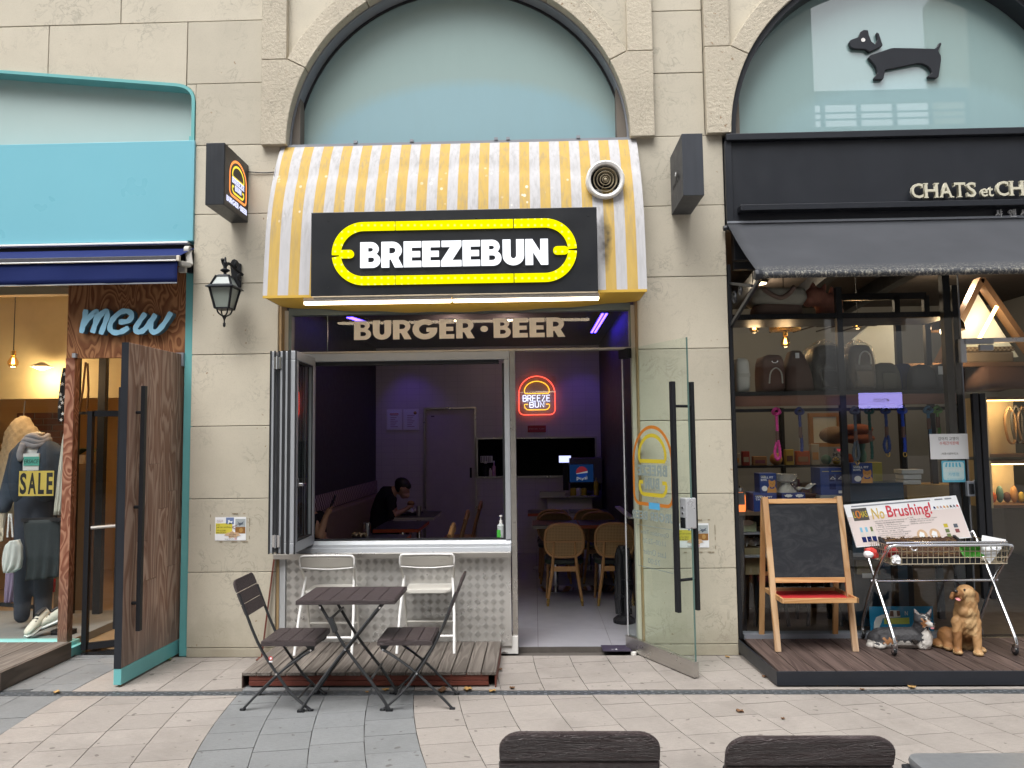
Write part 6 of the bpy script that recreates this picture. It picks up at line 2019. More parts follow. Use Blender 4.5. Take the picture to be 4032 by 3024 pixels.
skin_body('trousers', [((X0 - .08, Y0, hp + .04), (X0 - .095, Y0, .20), .105, .066), ((X0 + .08, Y0, hp + .04), (X0 + .085, Y0 + .02, .20), .105, .066)], [((X0, Y0, hp + .03), (.165, .115, .12))], .018, lambda c, n: 0, [M['jeans']], mn)
s0_ = (-4.484, .4, 1.267); s1_ = (-4.177, .4, 1.483)
sc_ = thing('sale_card', 'yellow card with black SALE lettering hanging on the mannequin', 'sign', ((s0_[0] + s1_[0]) / 2, .40, s0_[2]))
MB().box(s0_[0], s1_[0], .40, .404, s0_[2], s1_[2]).build('card', pm('sale_yellow', (.66, .50, .11), .5, var=.03), sc_)
lw = (s1_[0] - s0_[0])
for ch, a, b_ in (('S', .03, .22), ('A', .27, .50), ('L', .56, .73), ('E', .80, .975)):
 text(ch, (s0_[0] + a * lw, s0_[0] + b_ * lw, s0_[2] + .016, s1_[2] - .016), .3995, M['ink'], sc_, 'letter', .001, offset=.03)
# teddy coat behind, star shirt, white shirt, skirt on rail, rack, bag
M['teddy'] = pm('cream_teddy_fleece', (.44, .36, .25), .95, var=.3, vs=30, bump=.6, bs=60)
tq = (-4.936, 1.1, 1.835)
tc = thing('teddy_coat', 'cream fleece coat hanging behind the mannequin', 'coat', (tq[0], 1.1, 1.3))
skin_body('body', [((tq[0] - .02, 1.1, tq[2] + .05), (tq[0] - .05, 1.1, tq[2] - .65), .10, .17), ((tq[0] + .08, 1.1, tq[2] + .0), (tq[0] + .16, 1.1, tq[2] - .30), .07, .07), ((tq[0] - .10, 1.1, tq[2]), (tq[0] - .18, 1.1, tq[2] - .45), .07, .07)], [((tq[0] + .0, 1.1, tq[2] + .09), (.085, .07, .07))], .02, lambda c, n: 0, [M['teddy']], tc, 5, lambda c: .006 * math.sin(c.x * 90) * math.sin(c.z * 80))
MB().tube([(tq[0], 1.1, tq[2] + .15), (tq[0] + .01, 1.1, tq[2] + .30)], .006, 6).build('hanger', M['chrome'], tc)
def garment(name, lab, cat, pts, y, th, m, extra=None, n=18):
 """hanging cloth: outline traced in the x,z plane, folded in depth"""
 t = thing(name, lab, cat, (pts[0][0], y, pts[0][1]))
 zs_ = [p[1] for p in pts]
 half = len(pts) // 2
 Lp, Rp = pts[:half], pts[half:][::-1]
 def at(side, v):
  i = v * (len(side) - 1); k = min(int(i), len(side) - 2); f = i - k
  return (side[k][0] * (1 - f) + side[k + 1][0] * f, side[k][1] * (1 - f) + side[k + 1][1] * f)
 for s, nm in ((-1, 'cloth'),):
  mb = MB()
  def fn(u, v):
   a, b_ = at(Lp, v), at(Rp, v)
   x = a[0] + (b_[0] - a[0]) * u; z = a[1] + (b_[1] - a[1]) * u
   return (x, y - th * math.sin(math.pi * u) ** .5 + .012 * math.sin(u * 22 + v * 3) * v, z)
  mb.grid(fn, 24, n)
  mb.build('front', m, t, smooth='all', solid=.004)
  MB().grid(lambda u, v: (fn(u, v)[0], y + .6 * th * math.sin(math.pi * u) ** .5, fn(u, v)[2]), 10, n).build('back', m, t, smooth='all', solid=.004)
 return t
star_b = NB('black_with_stars'); M['star_cloth'] = star_b.bsdf((.012, .012, .016), .8)
gpts = [(-4.113, 2.376), (-4.134, 2.259), (-4.143, 2.146), (-4.147, 1.996), (-4.141, 1.912), (-4.061, 1.911), (-4.063, 1.995), (-4.068, 2.145), (-4.072, 2.258), (-4.075, 2.376)]
st = garment('star_shirt', 'black sleeve with white stars hanging behind the wooden post', 'shirt', gpts, .40, .04, M['star_cloth'])
for px_ in [(-4.066, .33, 2.316), (-4.083, .33, 2.231), (-4.096, .33, 2.141), (-4.059, .33, 2.12), (-4.09, .33, 2.099), (-4.077, .33, 2.069), (-4.1, .33, 2.034), (-4.071, .33, 1.974), (-4.084, .33, 1.921)]:
 MB().prism([(px_[0] + (.017 if i % 2 == 0 else .007) * math.sin(i * math.pi / 5), px_[2] + (.017 if i % 2 == 0 else .007) * math.cos(i * math.pi / 5)) for i in range(10)], .327, .332).build('star', M['white'], st)
gpts = [(-4.111, 1.903), (-4.144, 1.725), (-4.162, 1.539), (-4.183, 1.308), (-4.192, 1.1), (-4.1, 1.099), (-4.081, 1.307), (-4.076, 1.538), (-4.075, 1.725), (-4.073, 1.902)]
garment('white_shirt', 'long white sleeve hanging below the star-print shirt', 'shirt', gpts, .46, .04, pm('white_cotton', (.62, .61, .54), .9))
gpts = [(-4.479, 1.053), (-4.464, .901), (-4.446, .753), (-4.435, .625), (-4.442, .533), (-4.131, .568), (-4.129, .668), (-4.133, .787), (-4.136, .898), (-4.142, 1.062)]
sk = garment('denim_skirt', 'dark denim skirt clipped to a rail beside the wooden post', 'skirt', gpts, .47, .05, pm('dark_skirt', (.016, .024, .028), .85, var=.3, vs=14))
rk = thing('clothes_rack', 'black steel clothes rack standing on the display floor', 'rack', (-3.7, .6, .1))
for a, b_ in (((-4.472, .44, 1.056), (-4.059, .44, 1.062)), ((-4.857, .75, .274), (-4.421, .75, .239))):
 MB().bar(a, b_, .025, .03).build('rail', M['black'], rk)
for xx in (335, 440):
 a = {335: (-4.523, .75, .194), 440: (-4.421, .75, .212)}[xx]
 MB().bar((a[0], .75, LZ - .0), (a[0], .75, 1.12), .04, .03, (1, 0, 0)).build('post', M['black'], rk)
MB().bar((-4.427, .7, .19), (-4.333, .8, .201), .04, .03).build('foot', M['black'], rk)
gpts = [(-4.843, .569), (-4.843, .492), (-4.843, .415), (-4.84, .348), (-4.838, .28), (-4.734, .289), (-4.731, .347), (-4.723, .414), (-4.721, .491), (-4.719, .568)]
garment('striped_dress', 'hem of a pink and lilac dress low behind the white bag', 'dress', gpts, .8, .05, pm('lilac_cloth', (.25, .19, .30), .9))
gpts = [(-4.374, .507), (-4.369, .469), (-4.366, .431), (-4.365, .393), (-4.324, .393), (-4.322, .43), (-4.32, .468), (-4.32, .506)]
garment('red_cloth', 'strip of red clothing hanging below the denim skirt', 'clothing', gpts, .7, .02, pm('red_cloth', (.42, .015, .02), .9))
gpts = [(-4.527, .886), (-4.577, .85), (-4.594, .787), (-4.596, .715), (-4.569, .624), (-4.498, .616), (-4.434, .65), (-4.425, .731), (-4.432, .84), (-4.466, .895)]
bg = garment('white_tote_bag', 'white cloth bag on beaded straps hanging from the mannequin hand', 'bag', gpts, .40, .06, pm('white_bag', (.60, .62, .60), .8))
mb = MB()
for xx in (85, 105):
 a, b_ = {85: ((-4.54, .37, 1.112), (-4.547, .37, .911)), 105: ((-4.521, .37, 1.112), (-4.5, .37, .911))}[xx]
 n_ = 16
 for i in range(n_):
  p = V(a) + (V(b_) - V(a)) * (i / n_); mb.ell(p, .009, .009, .008, 8, 5)
stuff(mb.build('bead_straps', M['white'], bg, smooth=True))
# sneakers on the display floor
def sneaker(lab, p, yaw, tilt):
 t = thing('sneaker', lab, 'shoe', p, 'white sneakers in the clothes shop window')
 Ms = Matrix.Translation(p) @ Matrix.Rotation(yaw, 4, 'Z') @ Matrix.Rotation(tilt, 4, 'Y')
 def sec(x, w, z0, h):
  return [(x, w * math.cos(a), z0 + h * (.5 + .5 * math.sin(a))) for a in [2 * math.pi * k / 12 for k in range(12)]]
 MB().loft([sec(-.13, .02, .02, .05), sec(-.12, .036, .02, .10), (sec(-.07, .039, .02, .105)), sec(-.01, .04, .02, .085), sec(.06, .043, .02, .065), sec(.11, .036, .02, .05), sec(.135, .012, .022, .03)]).xf(Ms).build('upper', M['cream'], t, smooth=True)
 MB().loft([sec(-.14, .022, .0, .03), sec(-.12, .042, .0, .035), sec(0, .046, .0, .032), sec(.10, .044, .0, .032), sec(.145, .016, .008, .026)]).xf(Ms).build('sole', M['white'], t, smooth=True)
 MB().loft([sec(-.13, .03, -.006, .012), sec(0, .044, -.006, .010), sec(.13, .025, -.002, .010)]).xf(Ms).build('outsole', M['ink'], t, smooth=True)
 mb = MB()
 for i in range(4):
  mb.bar((.0 + i * .022, -.026, .098 - i * .011), (.0 + i * .022, .026, .098 - i * .011), .010, .008)
 mb.xf(Ms); stuff(mb.build('laces', M['ink'], t))
 MB().loft([sec(-.115, .022, .11, .02), sec(-.06, .026, .115, .02), sec(-.02, .02, .10, .03)]).xf(Ms).build('tongue', M['ink'], t, smooth=True)
a = (-4.24, -.012, .17)
sneaker('white sneaker with a black toe cap, the one standing further left in the window', (a[0], .36, LZ + .045), R(-100), R(24))
a = (-4.129, .13, .19)
sneaker('white sneaker raised on a dark prop beside the wooden post', (a[0], .40, LZ + .065), R(195), R(22))
t = tag(MB().box(a[0] - .02, a[0] + .16, .38, .46, LZ - .019, LZ + .02).build('shoe_stand', M['black']), 'dark wedge propping up the right sneaker', 'stand')
# left deck
dl = thing('wooden_deck', 'weathered plank deck with a step edge before the clothes shop window', 'deck', (-4, -.4, 0))
c_ = [(-3.756, -.108, .13), (-3.749, -.811, .13)]
dxr = c_[0][0]
for i in range(14):
 x1 = dxr - .002 - i * .125
 MB().box(x1 - .121, x1, -.82 + .0, -.004, .105, .13 + random.uniform(-.001, .001)).build('plank', M['deck_gray'], dl, bevel=.003, seg=1)
MB().box(dxr - .001, dxr + .022, -.822, -.004, .004, .128).build('side_board', wood_grain('board_x', (.085, .068, .055), (.15, .12, .10), 5, 6, 'y', .3, .1), dl)
MB().box(-6.2, dxr, -.86, -.823, .004, .128).build('front_board', bpy.data.materials['board_x'], dl)
MB().box(-3.81, JX0 - .03, .02, .2, .0, .018).build('threshold', M['chrome'], ws)
# PET SHOP (right)
PX = 1.579
ps = thing('pet_storefront', 'charcoal pet shop storefront with pale raised lettering and tall dark glazing', 'storefront', (2.6, .05, 0))
PR = 5.2
zf0, zf1 = 3.43, 4.15
MB().box(PX + .055, PR, -.03, .06, zf0 - .3, zf1 - .045).build('fascia', M['char'], ps, bevel=.003)
MB().box(PX + .01, PR, -.075, .06, zf1 - .044, zf1 + .01).build('fascia_cornice', M['char'], ps, bevel=.004)
MB().box(PX, PX + .054, -.05, .06, zf0 - .05, zf1 - .045).build('fascia_end', M['char'], ps, bevel=.003)
lz0, lz1 = 3.507, 3.553
lxa = 1.668
MB().box(lxa, PR, -.13, -.0305, lz0, lz1).build('letter_ledge', M['char'], ps, bevel=.003)
M['letter_cream'] = pm('cream_letter', (.55, .53, .42), .5, var=.03)
M['letter_grey'] = pm('grey_letter', (.75, .76, .77), .5, var=.03)
def serif_word(word, x0, x1, z0, z1, y, m, parent, th=.03):
 """capitals with slab feet"""
 ws_ = {'C': .95, 'H': 1.05, 'A': 1.02, 'T': .9, 'S': .72, 'e': .72, 't': .5}
 tot = sum(ws_[c] for c in word) + .06 * (len(word) - 1)
 x = x0; u = (x1 - x0) / tot
 for c in word:
  w = ws_[c] * u
  me_box = (x, x + w * .93, z0, z1)
  h = z1 - z0; s_ = h * .16
  o = text(c, me_box, y, m, parent, 'letter', th, offset=.012)
  mb = MB()
  def serif(xx, zz, ww=.30):
   mb.box(xx - h * ww / 2, xx + h * ww / 2, y - th * 1.02, y - th * .1, zz - h * .035, zz + h * .035)
  a, b_ = x, x + w * .93
  if c == 'H':
   for xx in (a + h * .07, b_ - h * .07):
    serif(xx, z0 + h * .035); serif(xx, z1 - h * .035)
  if c == 'A':
   serif(a + h * .06, z0 + h * .035); serif(b_ - h * .06, z0 + h * .035)
  if c == 'T':
   serif((a + b_) / 2, z0 + h * .035)
   for xx in (a + h * .03, b_ - h * .03):
    mb.box(xx - h * .03, xx + h * .03, y - th * 1.02, y - th * .1, z1 - h * .25, z1)
  if c in 'CS':
   mb.box(b_ - h * .09, b_ - h * .03, y - th * 1.02, y - th * .1, z1 - h * .32, z1 - h * .04)
   if c == 'S':
    mb.box(a + h * .0, a + h * .06, y - th * 1.02, y - th * .1, z0 + h * .04, z0 + h * .30)
  if mb.v:
   mb.build('serif', m, o)
  x += w + .06 * u
cz0, cz1 = 3.59, 3.71
serif_word('CHATS', 3.038, 3.551, cz0, cz1, -.06, M['letter_cream'], ps)
text('et', (3.584, 3.68, 3.591, 3.671), -.06, M['letter_cream'], ps, 'letter', .03, offset=.01)
serif_word('CH', 3.706, 3.928, cz0 + .004, cz1 + .004, -.06, M['letter_cream'], ps)
for ch, a, b_ in (('샤', 2046, 2084), ('앤', 2120, 2162), ('샤', 2188, 2226)):
 x_ = {2046: (3.705, 3.758), 2120: (3.807, 3.865), 2188: (3.901, 3.954)}[a]
 text(ch, (*x_, 3.43, 3.493), -.05, M['letter_grey'], ps, 'letter', .015, offset=.012)
# awning
pa = thing('black_awning', 'dirty charcoal fabric awning sloping down from the pet shop fascia', 'awning', (3, -.4, 3.1))
ax = PX - .0
ay0, az0, ay1, az1 = -.05, 3.419, -.850, 2.842
def awn_mat():
 b = NB('grimy_black_awning')
 p = b.pos(); x, y, z = b.xyz(p)
 c = b.mix(b.noise(2.5, p, 5), (.030, .033, .040), (.058, .062, .072))
 lo = b.n('ShaderNodeMapRange'); b.set(lo.inputs[0], z)
 for i, v in enumerate((2.84, 2.93, 1, 0)): b.set(lo.inputs[1 + i], v)
 g = b.math('MULTIPLY', lo.outputs[0], b.ramp(b.noise(70, b.pos((1, 1, .5)), 3, .8), [(.5, 0), (.62, 1)]))
 c = b.mix(b.math('MULTIPLY', g, .8), c, (.30, .29, .25))
 return b.bsdf(c, .75, 0, None, .3)
M['awn_black'] = awn_mat()
MB().grid(lambda u, v: (ax + (PR - ax) * u, ay0 + (ay1 - ay0) * v, az0 + (az1 - az0) * v - .02 * math.sin(math.pi * v)), 30, 10).build('cloth', M['awn_black'], pa, smooth='all', solid=.004)
MB().tube([(ax, ay1 - .005, az1 - .012), (PR, ay1 - .005, az1 - .012)], .026, 10).build('front_bar', M['awn_black'], pa, smooth=True)
MB().box(PX, PR, -.06, -.0305, az0 + .004, az0 + .022).build('top_rail', M['flash'], pa)
MB().lathe([(.034, -.02), (.04, 0), (.034, .03)], (ax - .01, ay1 - .005, az1 - .012), 'X', 14).build('bar_cap', M['char'], pa)
MB().lathe([(.02, -.02), (.026, 0), (.02, .03)], (ax - .01, -.04, az0 - .03), 'X', 12).build('bar_cap', M['char'], pa)
for xx in (ax + .02,):
 mb = MB(); mb.bar((xx, ay1 + .03, az1 - .03), (xx, .02, 2.60), .022, .03); mb.bar((xx, -.62, 2.80), (xx, .02, 2.95), .016, .02); mb.build('support_arm', M['char'], pa)
 mb = MB()
 for c_, r_ in (((xx, -.12, 2.80), .06), ((xx, -.30, 2.82), .045)):
  mb.tube([(c_[0], c_[1] + (r_ * (1 - i / 26)) * math.cos(i * .5), c_[2] + (r_ * (1 - i / 26)) * math.sin(i * .5)) for i in range(24)], .007, 6)
 stuff(mb.build('scrollwork', M['char'], pa))
MB().box(ax + .055, PR, .0, .06, 3.06, 3.12).build('awning_backing', M['black'], pa)
# glazing
GPY = .13
fx0, fx1 = 1.575, 1.621
MB().box(PX + .002, fx1 - .012, .0, .2, .13, 3.1).build('frame_post', M['black'], ps, bevel=.003)
gx1 = 3.482
MB().quad((fx1 - .012, GPY, .14), (gx1 - .004, GPY, .14), (gx1 - .004, GPY, 3.1), (fx1 - .012, GPY, 3.1)).build('window_pane', M['coated_glass'], ps)
MB().box(gx1 - .004, gx1 + .004, GPY - .006, GPY + .006, .14, 3.1).build('pane_edge', M['flash'], ps)
MB().box(PX + .06, gx1, .08, .2, .10, .14).build('sill', M['flash'], ps)
MB().box(gx1 - .12, gx1 - .06, .14, .2, .14, 3.1).build('frame_post', M['black'], ps)
# glass door with long black pulls
pd = thing('pet_shop_door', 'clear glass pet shop door with two long black pull bars and a lock', 'door', (gx1, GPY, 0))
MB().quad((gx1 + .008, GPY - .02, .10), (gx1 + 1.0, GPY - .02, .10), (gx1 + 1.0, GPY - .02, 2.44), (gx1 + .008, GPY - .02, 2.44)).build('pane', M['coated_glass'], pd)
for i, (xx, yy) in enumerate(((3.507, .03), (3.563, .03))):
 MB().box(xx - .022, xx + .022, yy - .02, yy + .02, .42, 2.03).build('pull_bar', M['black'], pd, bevel=.003)
for (c0_, c1_) in (((3.486, .1, 2.43), (3.714, .1, 2.473)), ((3.601, .1, 2.377), (3.711, .1, 2.425))):
 MB().box(c0_[0], c1_[0], .075, .105, c0_[2], c1_[2]).build('patch_fitting', M['alu'], pd, bevel=.004)
q0, q1 = (3.452, .11, 2.282), (3.502, .11, 2.478)
MB().box(q0[0], q1[0], .085, .125, q0[2], q1[2]).build('closer_box', M['alu_matte'], pd, bevel=.008)
q0, q1 = (3.435, .09, 1.21), (3.497, .09, 1.332)
lk2 = MB().box(q0[0], q1[0], .065, .1, q0[2], q1[2]).build('lock', M['flash'], pd, bevel=.006)
MB().box(q0[0] + .012, q1[0] - .012, .061, .0645, q0[2] + .02, q1[2] - .02).build('lock_cover', M['black_gloss'], lk2)
MB().box(gx1 + .006, gx1 + 1.0, .09, .13, 2.445, 2.48).build('top_rail', M['steel'], pd)
MB().box(gx1 + .006, gx1 + 1.0, .07, .15, .05, .10).build('threshold', M['steel'], pd)
# stickers on the glass
q0, q1 = (3.186, .12, 1.507), (3.488, .12, 1.71)
t = thing('paper_notice', 'white handwritten style notice taped to the pet shop glass beside the door', 'notice', (q0[0], .12, q0[2]))
MB().box(q0[0], q1[0], .118, .121, q0[2], q1[2]).build('sheet', M['paper'], t)
w_ = q1[0] - q0[0]; h_ = q1[2] - q0[2]
for s_, a, b_, c_, d_, m_ in (('강아지 고영이', .22, .75, .74, .88, 'ink'), ('수제간식판매', .25, .75, .56, .70, 'red'), ('-샤앤시영부띠크-', .27, .74, .17, .26, 'ink')):
 text(s_, (q0[0] + a * w_, q0[0] + b_ * w_, q0[2] + c_ * h_, q0[2] + d_ * h_), .1175, M[m_], t, 'lettering', .0005)
q0, q1 = (3.27, .12, 1.322), (3.455, .12, 1.494)
t = thing('blue_sticker', 'blue and white shop awning sticker below the white notice on the glass', 'sticker', (q0[0], .12, q0[2]))
MB().box(q0[0], q1[0], .1195, .121, q0[2], q1[2]).build('sheet', pm('sticker_blue', (.10, .42, .58), .5), t, bevel=.001)
w_ = q1[0] - q0[0]; h_ = q1[2] - q0[2]
MB().prism(rrect(q0[0] + .05 * w_, q1[0] - .05 * w_, q0[2] + .10 * h_, q1[2] - .06 * h_, .02), .1185, .1192).build('pale_field', pm('sticker_pale', (.50, .66, .68), .5), t)
for i in range(5):
 mb = MB(); a = q0[0] + (.14 + i * .15) * w_
 mb.prism([(a, q1[2] - .28 * h_), (a + .07 * w_, q1[2] - .30 * h_), (a + .09 * w_, q1[2] - .28 * h_), (a + .08 * w_ - .01 * (i - 2) * .3, q1[2] - .09 * h_), (a + .02 * w_ - .01 * (i - 2) * .3, q1[2] - .09 * h_)], .1176, .1184); mb.build('awning_stripe', bpy.data.materials['sticker_blue'], t)
for s_, a, b_, c_, d_, m_ in (('성남사랑상품권', .08, .92, .50, .64, 'letter_grey'), ('가맹점', .26, .72, .28, .45, 'sticker_blue2'), ('▣ ▬▬▬ ▬▬', .20, .85, .13, .18, 'sticker_blue2')):
 M.setdefault('sticker_blue2', bpy.data.materials['sticker_blue'])
 text(s_, (q0[0] + a * w_, q0[0] + b_ * w_, q0[2] + c_ * h_, q0[2] + d_ * h_), .1174, M[m_], t, 'lettering', .0005)
q0, q1 = (3.509, .1, 1.287), (3.557, .1, 1.341)
t = thing('small_tag', 'tiny white printed tag on the pet shop door by the lock', 'sticker', (q0[0], .105, q0[2]))
MB().box(q0[0], q1[0], .104, .107, q0[2], q1[2]).build('sheet', M['paper'], t); text('잡아주세요', (q0[0] + .004, q1[0] - .004, q0[2] + .013, q1[2] - .008), .1038, M['ink'], t, 'lettering', .0003)
t = thing('glass_lettering', 'small serif dog slogan lettering on the pet shop glass', 'lettering', (2.449, .125, 1.5))
for s_, px_, m_ in (('I', 0, 'ink'), ('MY', 1, 'ink'), ('DOG', 2, 'ink')):
 bx_ = [(2.42, 2.436, 1.577, 1.604), (2.412, 2.489, 1.538, 1.567), (2.402, 2.496, 1.501, 1.531)][px_]
 text(s_, bx_, .128, M[m_], t, 'letter', .001, offset=.015)
hx_, hz_ = 2.461, 1.589
MB().prism([(hx_ + .016 * math.sin(a) ** 3, hz_ + .00105 * (13 * math.cos(a) - 5 * math.cos(2 * a) - 2 * math.cos(3 * a))) for a in [2 * math.pi * i / 24 for i in range(24)]], .127, .128).build('heart', pm('heart_red', (.5, .03, .06), .5), t)
# interior shell
PIY = 4.6
struct(MB().box(PX + .01, 6.4, .205, PIY, -.02, .105).build('pet_shop_floor', pm('dark_wood_floor', (.055, .04, .03), .4, var=.2, vs=5)))
M['pet_wall'] = pm('pale_pet_shop_wall', (.27, .275, .265), .7, var=.04)
M['pet_beam'] = pm('dark_brown_ceiling', (.055, .042, .034), .7)
struct(MB().box(PX - .4, 6.4, PIY, PIY + .1, 0, 3.6).build('pet_shop_wall', M['pet_wall']))
struct(MB().box(1.30, PX + .005, .31, PIY, 0, 3.6).build('pet_shop_wall', pm('brown_side_wall', (.16, .12, .09), .7)))
struct(MB().box(6.4, 6.5, .2, PIY, 0, 3.6).build('pet_shop_wall', M['pet_wall']))
struct(MB().box(PX, 6.4, .2, PIY, 3.5, 3.6).build('pet_shop_ceiling', M['pet_beam']))
for i, xx in enumerate((2.1, 2.9, 3.7)):
 tag(MB().bar((xx, .25, 3.4), (xx + .5, PIY - .01, 3.4), .12, .16).build('ceiling_beam', M['black']), ['dark ceiling beam in the pet shop, nearest the stone pier', 'dark ceiling beam in the middle of the pet shop', 'dark ceiling beam in the pet shop, nearest the lit triangle'][i], 'beam', 'pet shop ceiling beams')
M['pale_board'] = pm('pale_green_white_board', (.74, .80, .77), .6)
mb = MB(); mb.prism([(3.605, 2.792), (3.685, 2.455), (4.1, 2.465), (4.089, 2.992), (3.785, 2.941)], 2.5, 2.56)
tag(mb.build('pale_wall_panel', M['pale_board']), 'pale slanted partition behind the plastic-wrapped bags', 'partition')
# black steel rack just behind the glass
rkp = thing('steel_rack', 'black steel display rack with shelves right behind the pet shop glass', 'rack', (2.6, .45, 0))
RY0, RY1 = .26, .72
posts = [1.654, 2.567, 3.524]
for xx in posts:
 MB().box(xx - .024, xx + .024, RY0, RY0 + .045, .106, 2.95).build('post', M['black'], rkp)
for xx in (posts[0], 3.264, posts[2]):
 MB().box(xx - .024, xx + .024, RY1, RY1 + .045, .106, 2.95).build('post', M['black'], rkp)
zs1, zs2, zr = 2.708, 2.063, 1.924
for z, h, nm in ((zs1, .046, 'shelf'), (zs2, .034, 'shelf')):
 MB().box(posts[0] + .025, posts[2] - .025, RY0 + .004, RY1 - .002, z - h / 2, z + h / 2).build(nm, M['black'], rkp)
MB().box(posts[0] + .025, posts[2] - .025, RY0 + .01, RY0 + .035, zs2 - .105, zs2 - .0175).build('wood_fascia', pm('red_brown_wood', (.20, .095, .065), .5, var=.3, vs=6, stretch=(.4, 1, 6)), rkp)
MB().box(posts[0] + .025, posts[2] - .025, RY0 + .004, RY0 + .044, zr - .014, zr + .012).build('hanging_rail', M['black'], rkp)
zt_p = 2.948
MB().box(posts[1], posts[2], RY1, RY1 + .04, zt_p - .03, zt_p + .03).build('rail', M['black'], rkp)
# pendants and track lights
def bulb(lab, p, power, grp='filament bulbs in the pet shop'):
 return pendant_bulb(lab, p, 3.42, power, grp)
bulb('lit filament bulb nearest the stone pier in the pet shop window', (2.053, .95, 2.717), 1.5)
bulb('lit filament bulb hanging over the plastic-wrapped bags', (3.232, 1.5, 2.814), 2)
p = (2.416, 1.2, 2.609)
t = bulb('lit filament bulb under a round brass disc', p, 2)
MB().lathe([(.145, .11), (.145, .165), (.14, .165)], p, n=28).build('brass_disc', M['gold'], t, smooth=True)
p = (3.838, 1, 2.696)
t = thing('dome_pendant', 'brown glossy dome pendant with a round white bulb near the lit triangle', 'lamp', p)
MB().lathe([(.155, -.03), (.15, .02), (.12, .075), (.06, .11), (.02, .12)], p, n=24).build('shade', pm('brown_glass_shade', (.10, .06, .03), .15, .4), t, smooth=True)
MB().ell((p[0], p[1], p[2] - .03), .06, .06, .055).build('bulb', em('warm_globe', (1, .82, .48), 6), t, smooth=True)
MB().tube([(p[0], p[1], p[2] + .12), (p[0], p[1], 3.45)], .004, 6).build('cord', M['black'], t)
add_lamp(t, (p[0], p[1], p[2] - .14), 7)
for i, px_ in enumerate((620, 793, 962, 1142)):
 p = [(2.516, 1.1, 2.765), (2.745, 1.1, 2.762), (2.968, 1.1, 2.765), (3.206, 1.1, 2.764)][i]
 t = thing('track_light', ['black track light head above the red brown corduroy bag', 'black track light head above the black bag in plastic', 'black track light head just right of the rack post', 'black track light head above the olive bag'][i], 'lamp', p, 'track lights in the pet shop')
 MB().box(p[0] - .055, p[0] + .055, p[1] - .03, p[1] + .05, p[2] - .025, p[2] + .03).build('head', M['black'], t, bevel=.01)
 MB().tube([(p[0] - .01, p[1], p[2] + .03), (p[0], p[1], p[2] + .06), (p[0] + .02, p[1], p[2] + .03)], .006, 6).build('bracket', M['black'], t)
 MB().bar((p[0] - .05, p[1], p[2] - .01), (p[0] - .20, p[1] + .25, p[2] - .04), .012, .012).build('arm', M['black'], t)
# ceiling wash lamps deeper inside
for i, (x, y, pw) in enumerate(((2.6, 2.6, 6), (4.6, 2.2, 8))):
 t = thing('ceiling_lamp', ['round warm ceiling lamp in the middle of the pet shop', 'round warm ceiling lamp above the lit niches of the pet shop'][i], 'lamp', (x, y, 3.46))
 MB().lathe([(.10, .03), (.10, 0)], (x, y, 3.46), n=16).build('rim', M['black'], t)
 MB().lathe([(.085, -.001), (.08, -.006)], (x, y, 3.46), n=16).build('diffuser', em('ceiling_glow', (1, .72, .42), 6), t)
 add_lamp(t, (x, y, 3.3), pw * 1.7, (1, .80, .58), .1)
# goods on the rack
def soft_box(name, lab, cat, x0, x1, y0, y1, z0, z1, m, grp=None, top=.8, lean=0, puff=.06, parts=None):
 """stuffed bag shape: rounded, narrower towards the top"""
 t = thing(name, lab, cat, ((x0 + x1) / 2, (y0 + y1) / 2, z0), grp)
 cx, cy = (x0 + x1) / 2, (y0 + y1) / 2
 rings = []
 n = 9
 for i in range(n):
  v = i / (n - 1)
  s_ = (1 - (1 - top) * v ** 1.5) * (1 + puff * math.sin(math.pi * v))
  if i == 0: s_ *= .93
  if i == n - 1: s_ *= .9
  zz = z0 + (z1 - z0) * v
  hx, hy = (x1 - x0) / 2 * s_, (y1 - y0) / 2 * s_
  rings.append([(cx + lean * v + a, cy + b_, zz + .012 * math.sin(a * 30 + i)) for a, b_ in rrect(-hx, hx, -hy, hy, min(hx, hy) * .45, 4)])
 MB().loft(rings).build('body', m, t, smooth='all')
 return t
zt2 = zs2 + .018
M['cord'] = pm('brown_corduroy', (.17, .095, .08), .85, var=.15, vs=60, stretch=(1, 1, .05))
M['brown_bag'] = pm('brown_canvas', (.12, .068, .058), .85)
M['taupe'] = pm('taupe_canvas', (.24, .20, .155), .85)
M['olive'] = pm('olive_canvas', (.12, .115, .09), .85)
M['dgrey'] = pm('dark_grey_canvas', (.10, .10, .105), .85)
M['poly'] = None
def poly_mat():
 b = NB('clear_plastic_wrap')
 tr = b.n('ShaderNodeBsdfTransparent'); tr.inputs[0].default_value = (.93, .93, .93, 1)
 gl = b.n('ShaderNodeBsdfGlossy'); gl.inputs['Roughness'].default_value = .12; gl.inputs[0].default_value = (.9, .9, .9, 1)
 b.set(gl.inputs['Normal'], b.bump(b.noise(14, None, 4, .6, 1.5), 1, .05))
 mx = b.n('ShaderNodeMixShader'); b.set(mx.inputs[0], b.ramp(b.noise(9, b.pos((1, 1, .5)), 4, .6, 1.2), [(.4, .04), (.6, .22)]))
 b.t.links.new(tr.outputs[0], mx.inputs[1]); b.t.links.new(gl.outputs[0], mx.inputs[2]); b.t.links.new(mx.outputs[0], b.out.inputs[0])
 return b.m
M['poly'] = poly_mat()
GB = 'pet carrier bags on the middle shelf'
def handle(t, x, y, z, w, h, m):
 MB().tube(smoothpts([(x - w, y, z - h), (x - w * .8, y - .01, z - h * .3), (x, y - .012, z), (x + w * .8, y - .01, z - h * .3), (x + w, y, z - h)], 4), .011, 6, flat=.5).build('handle', m, t, smooth=True)
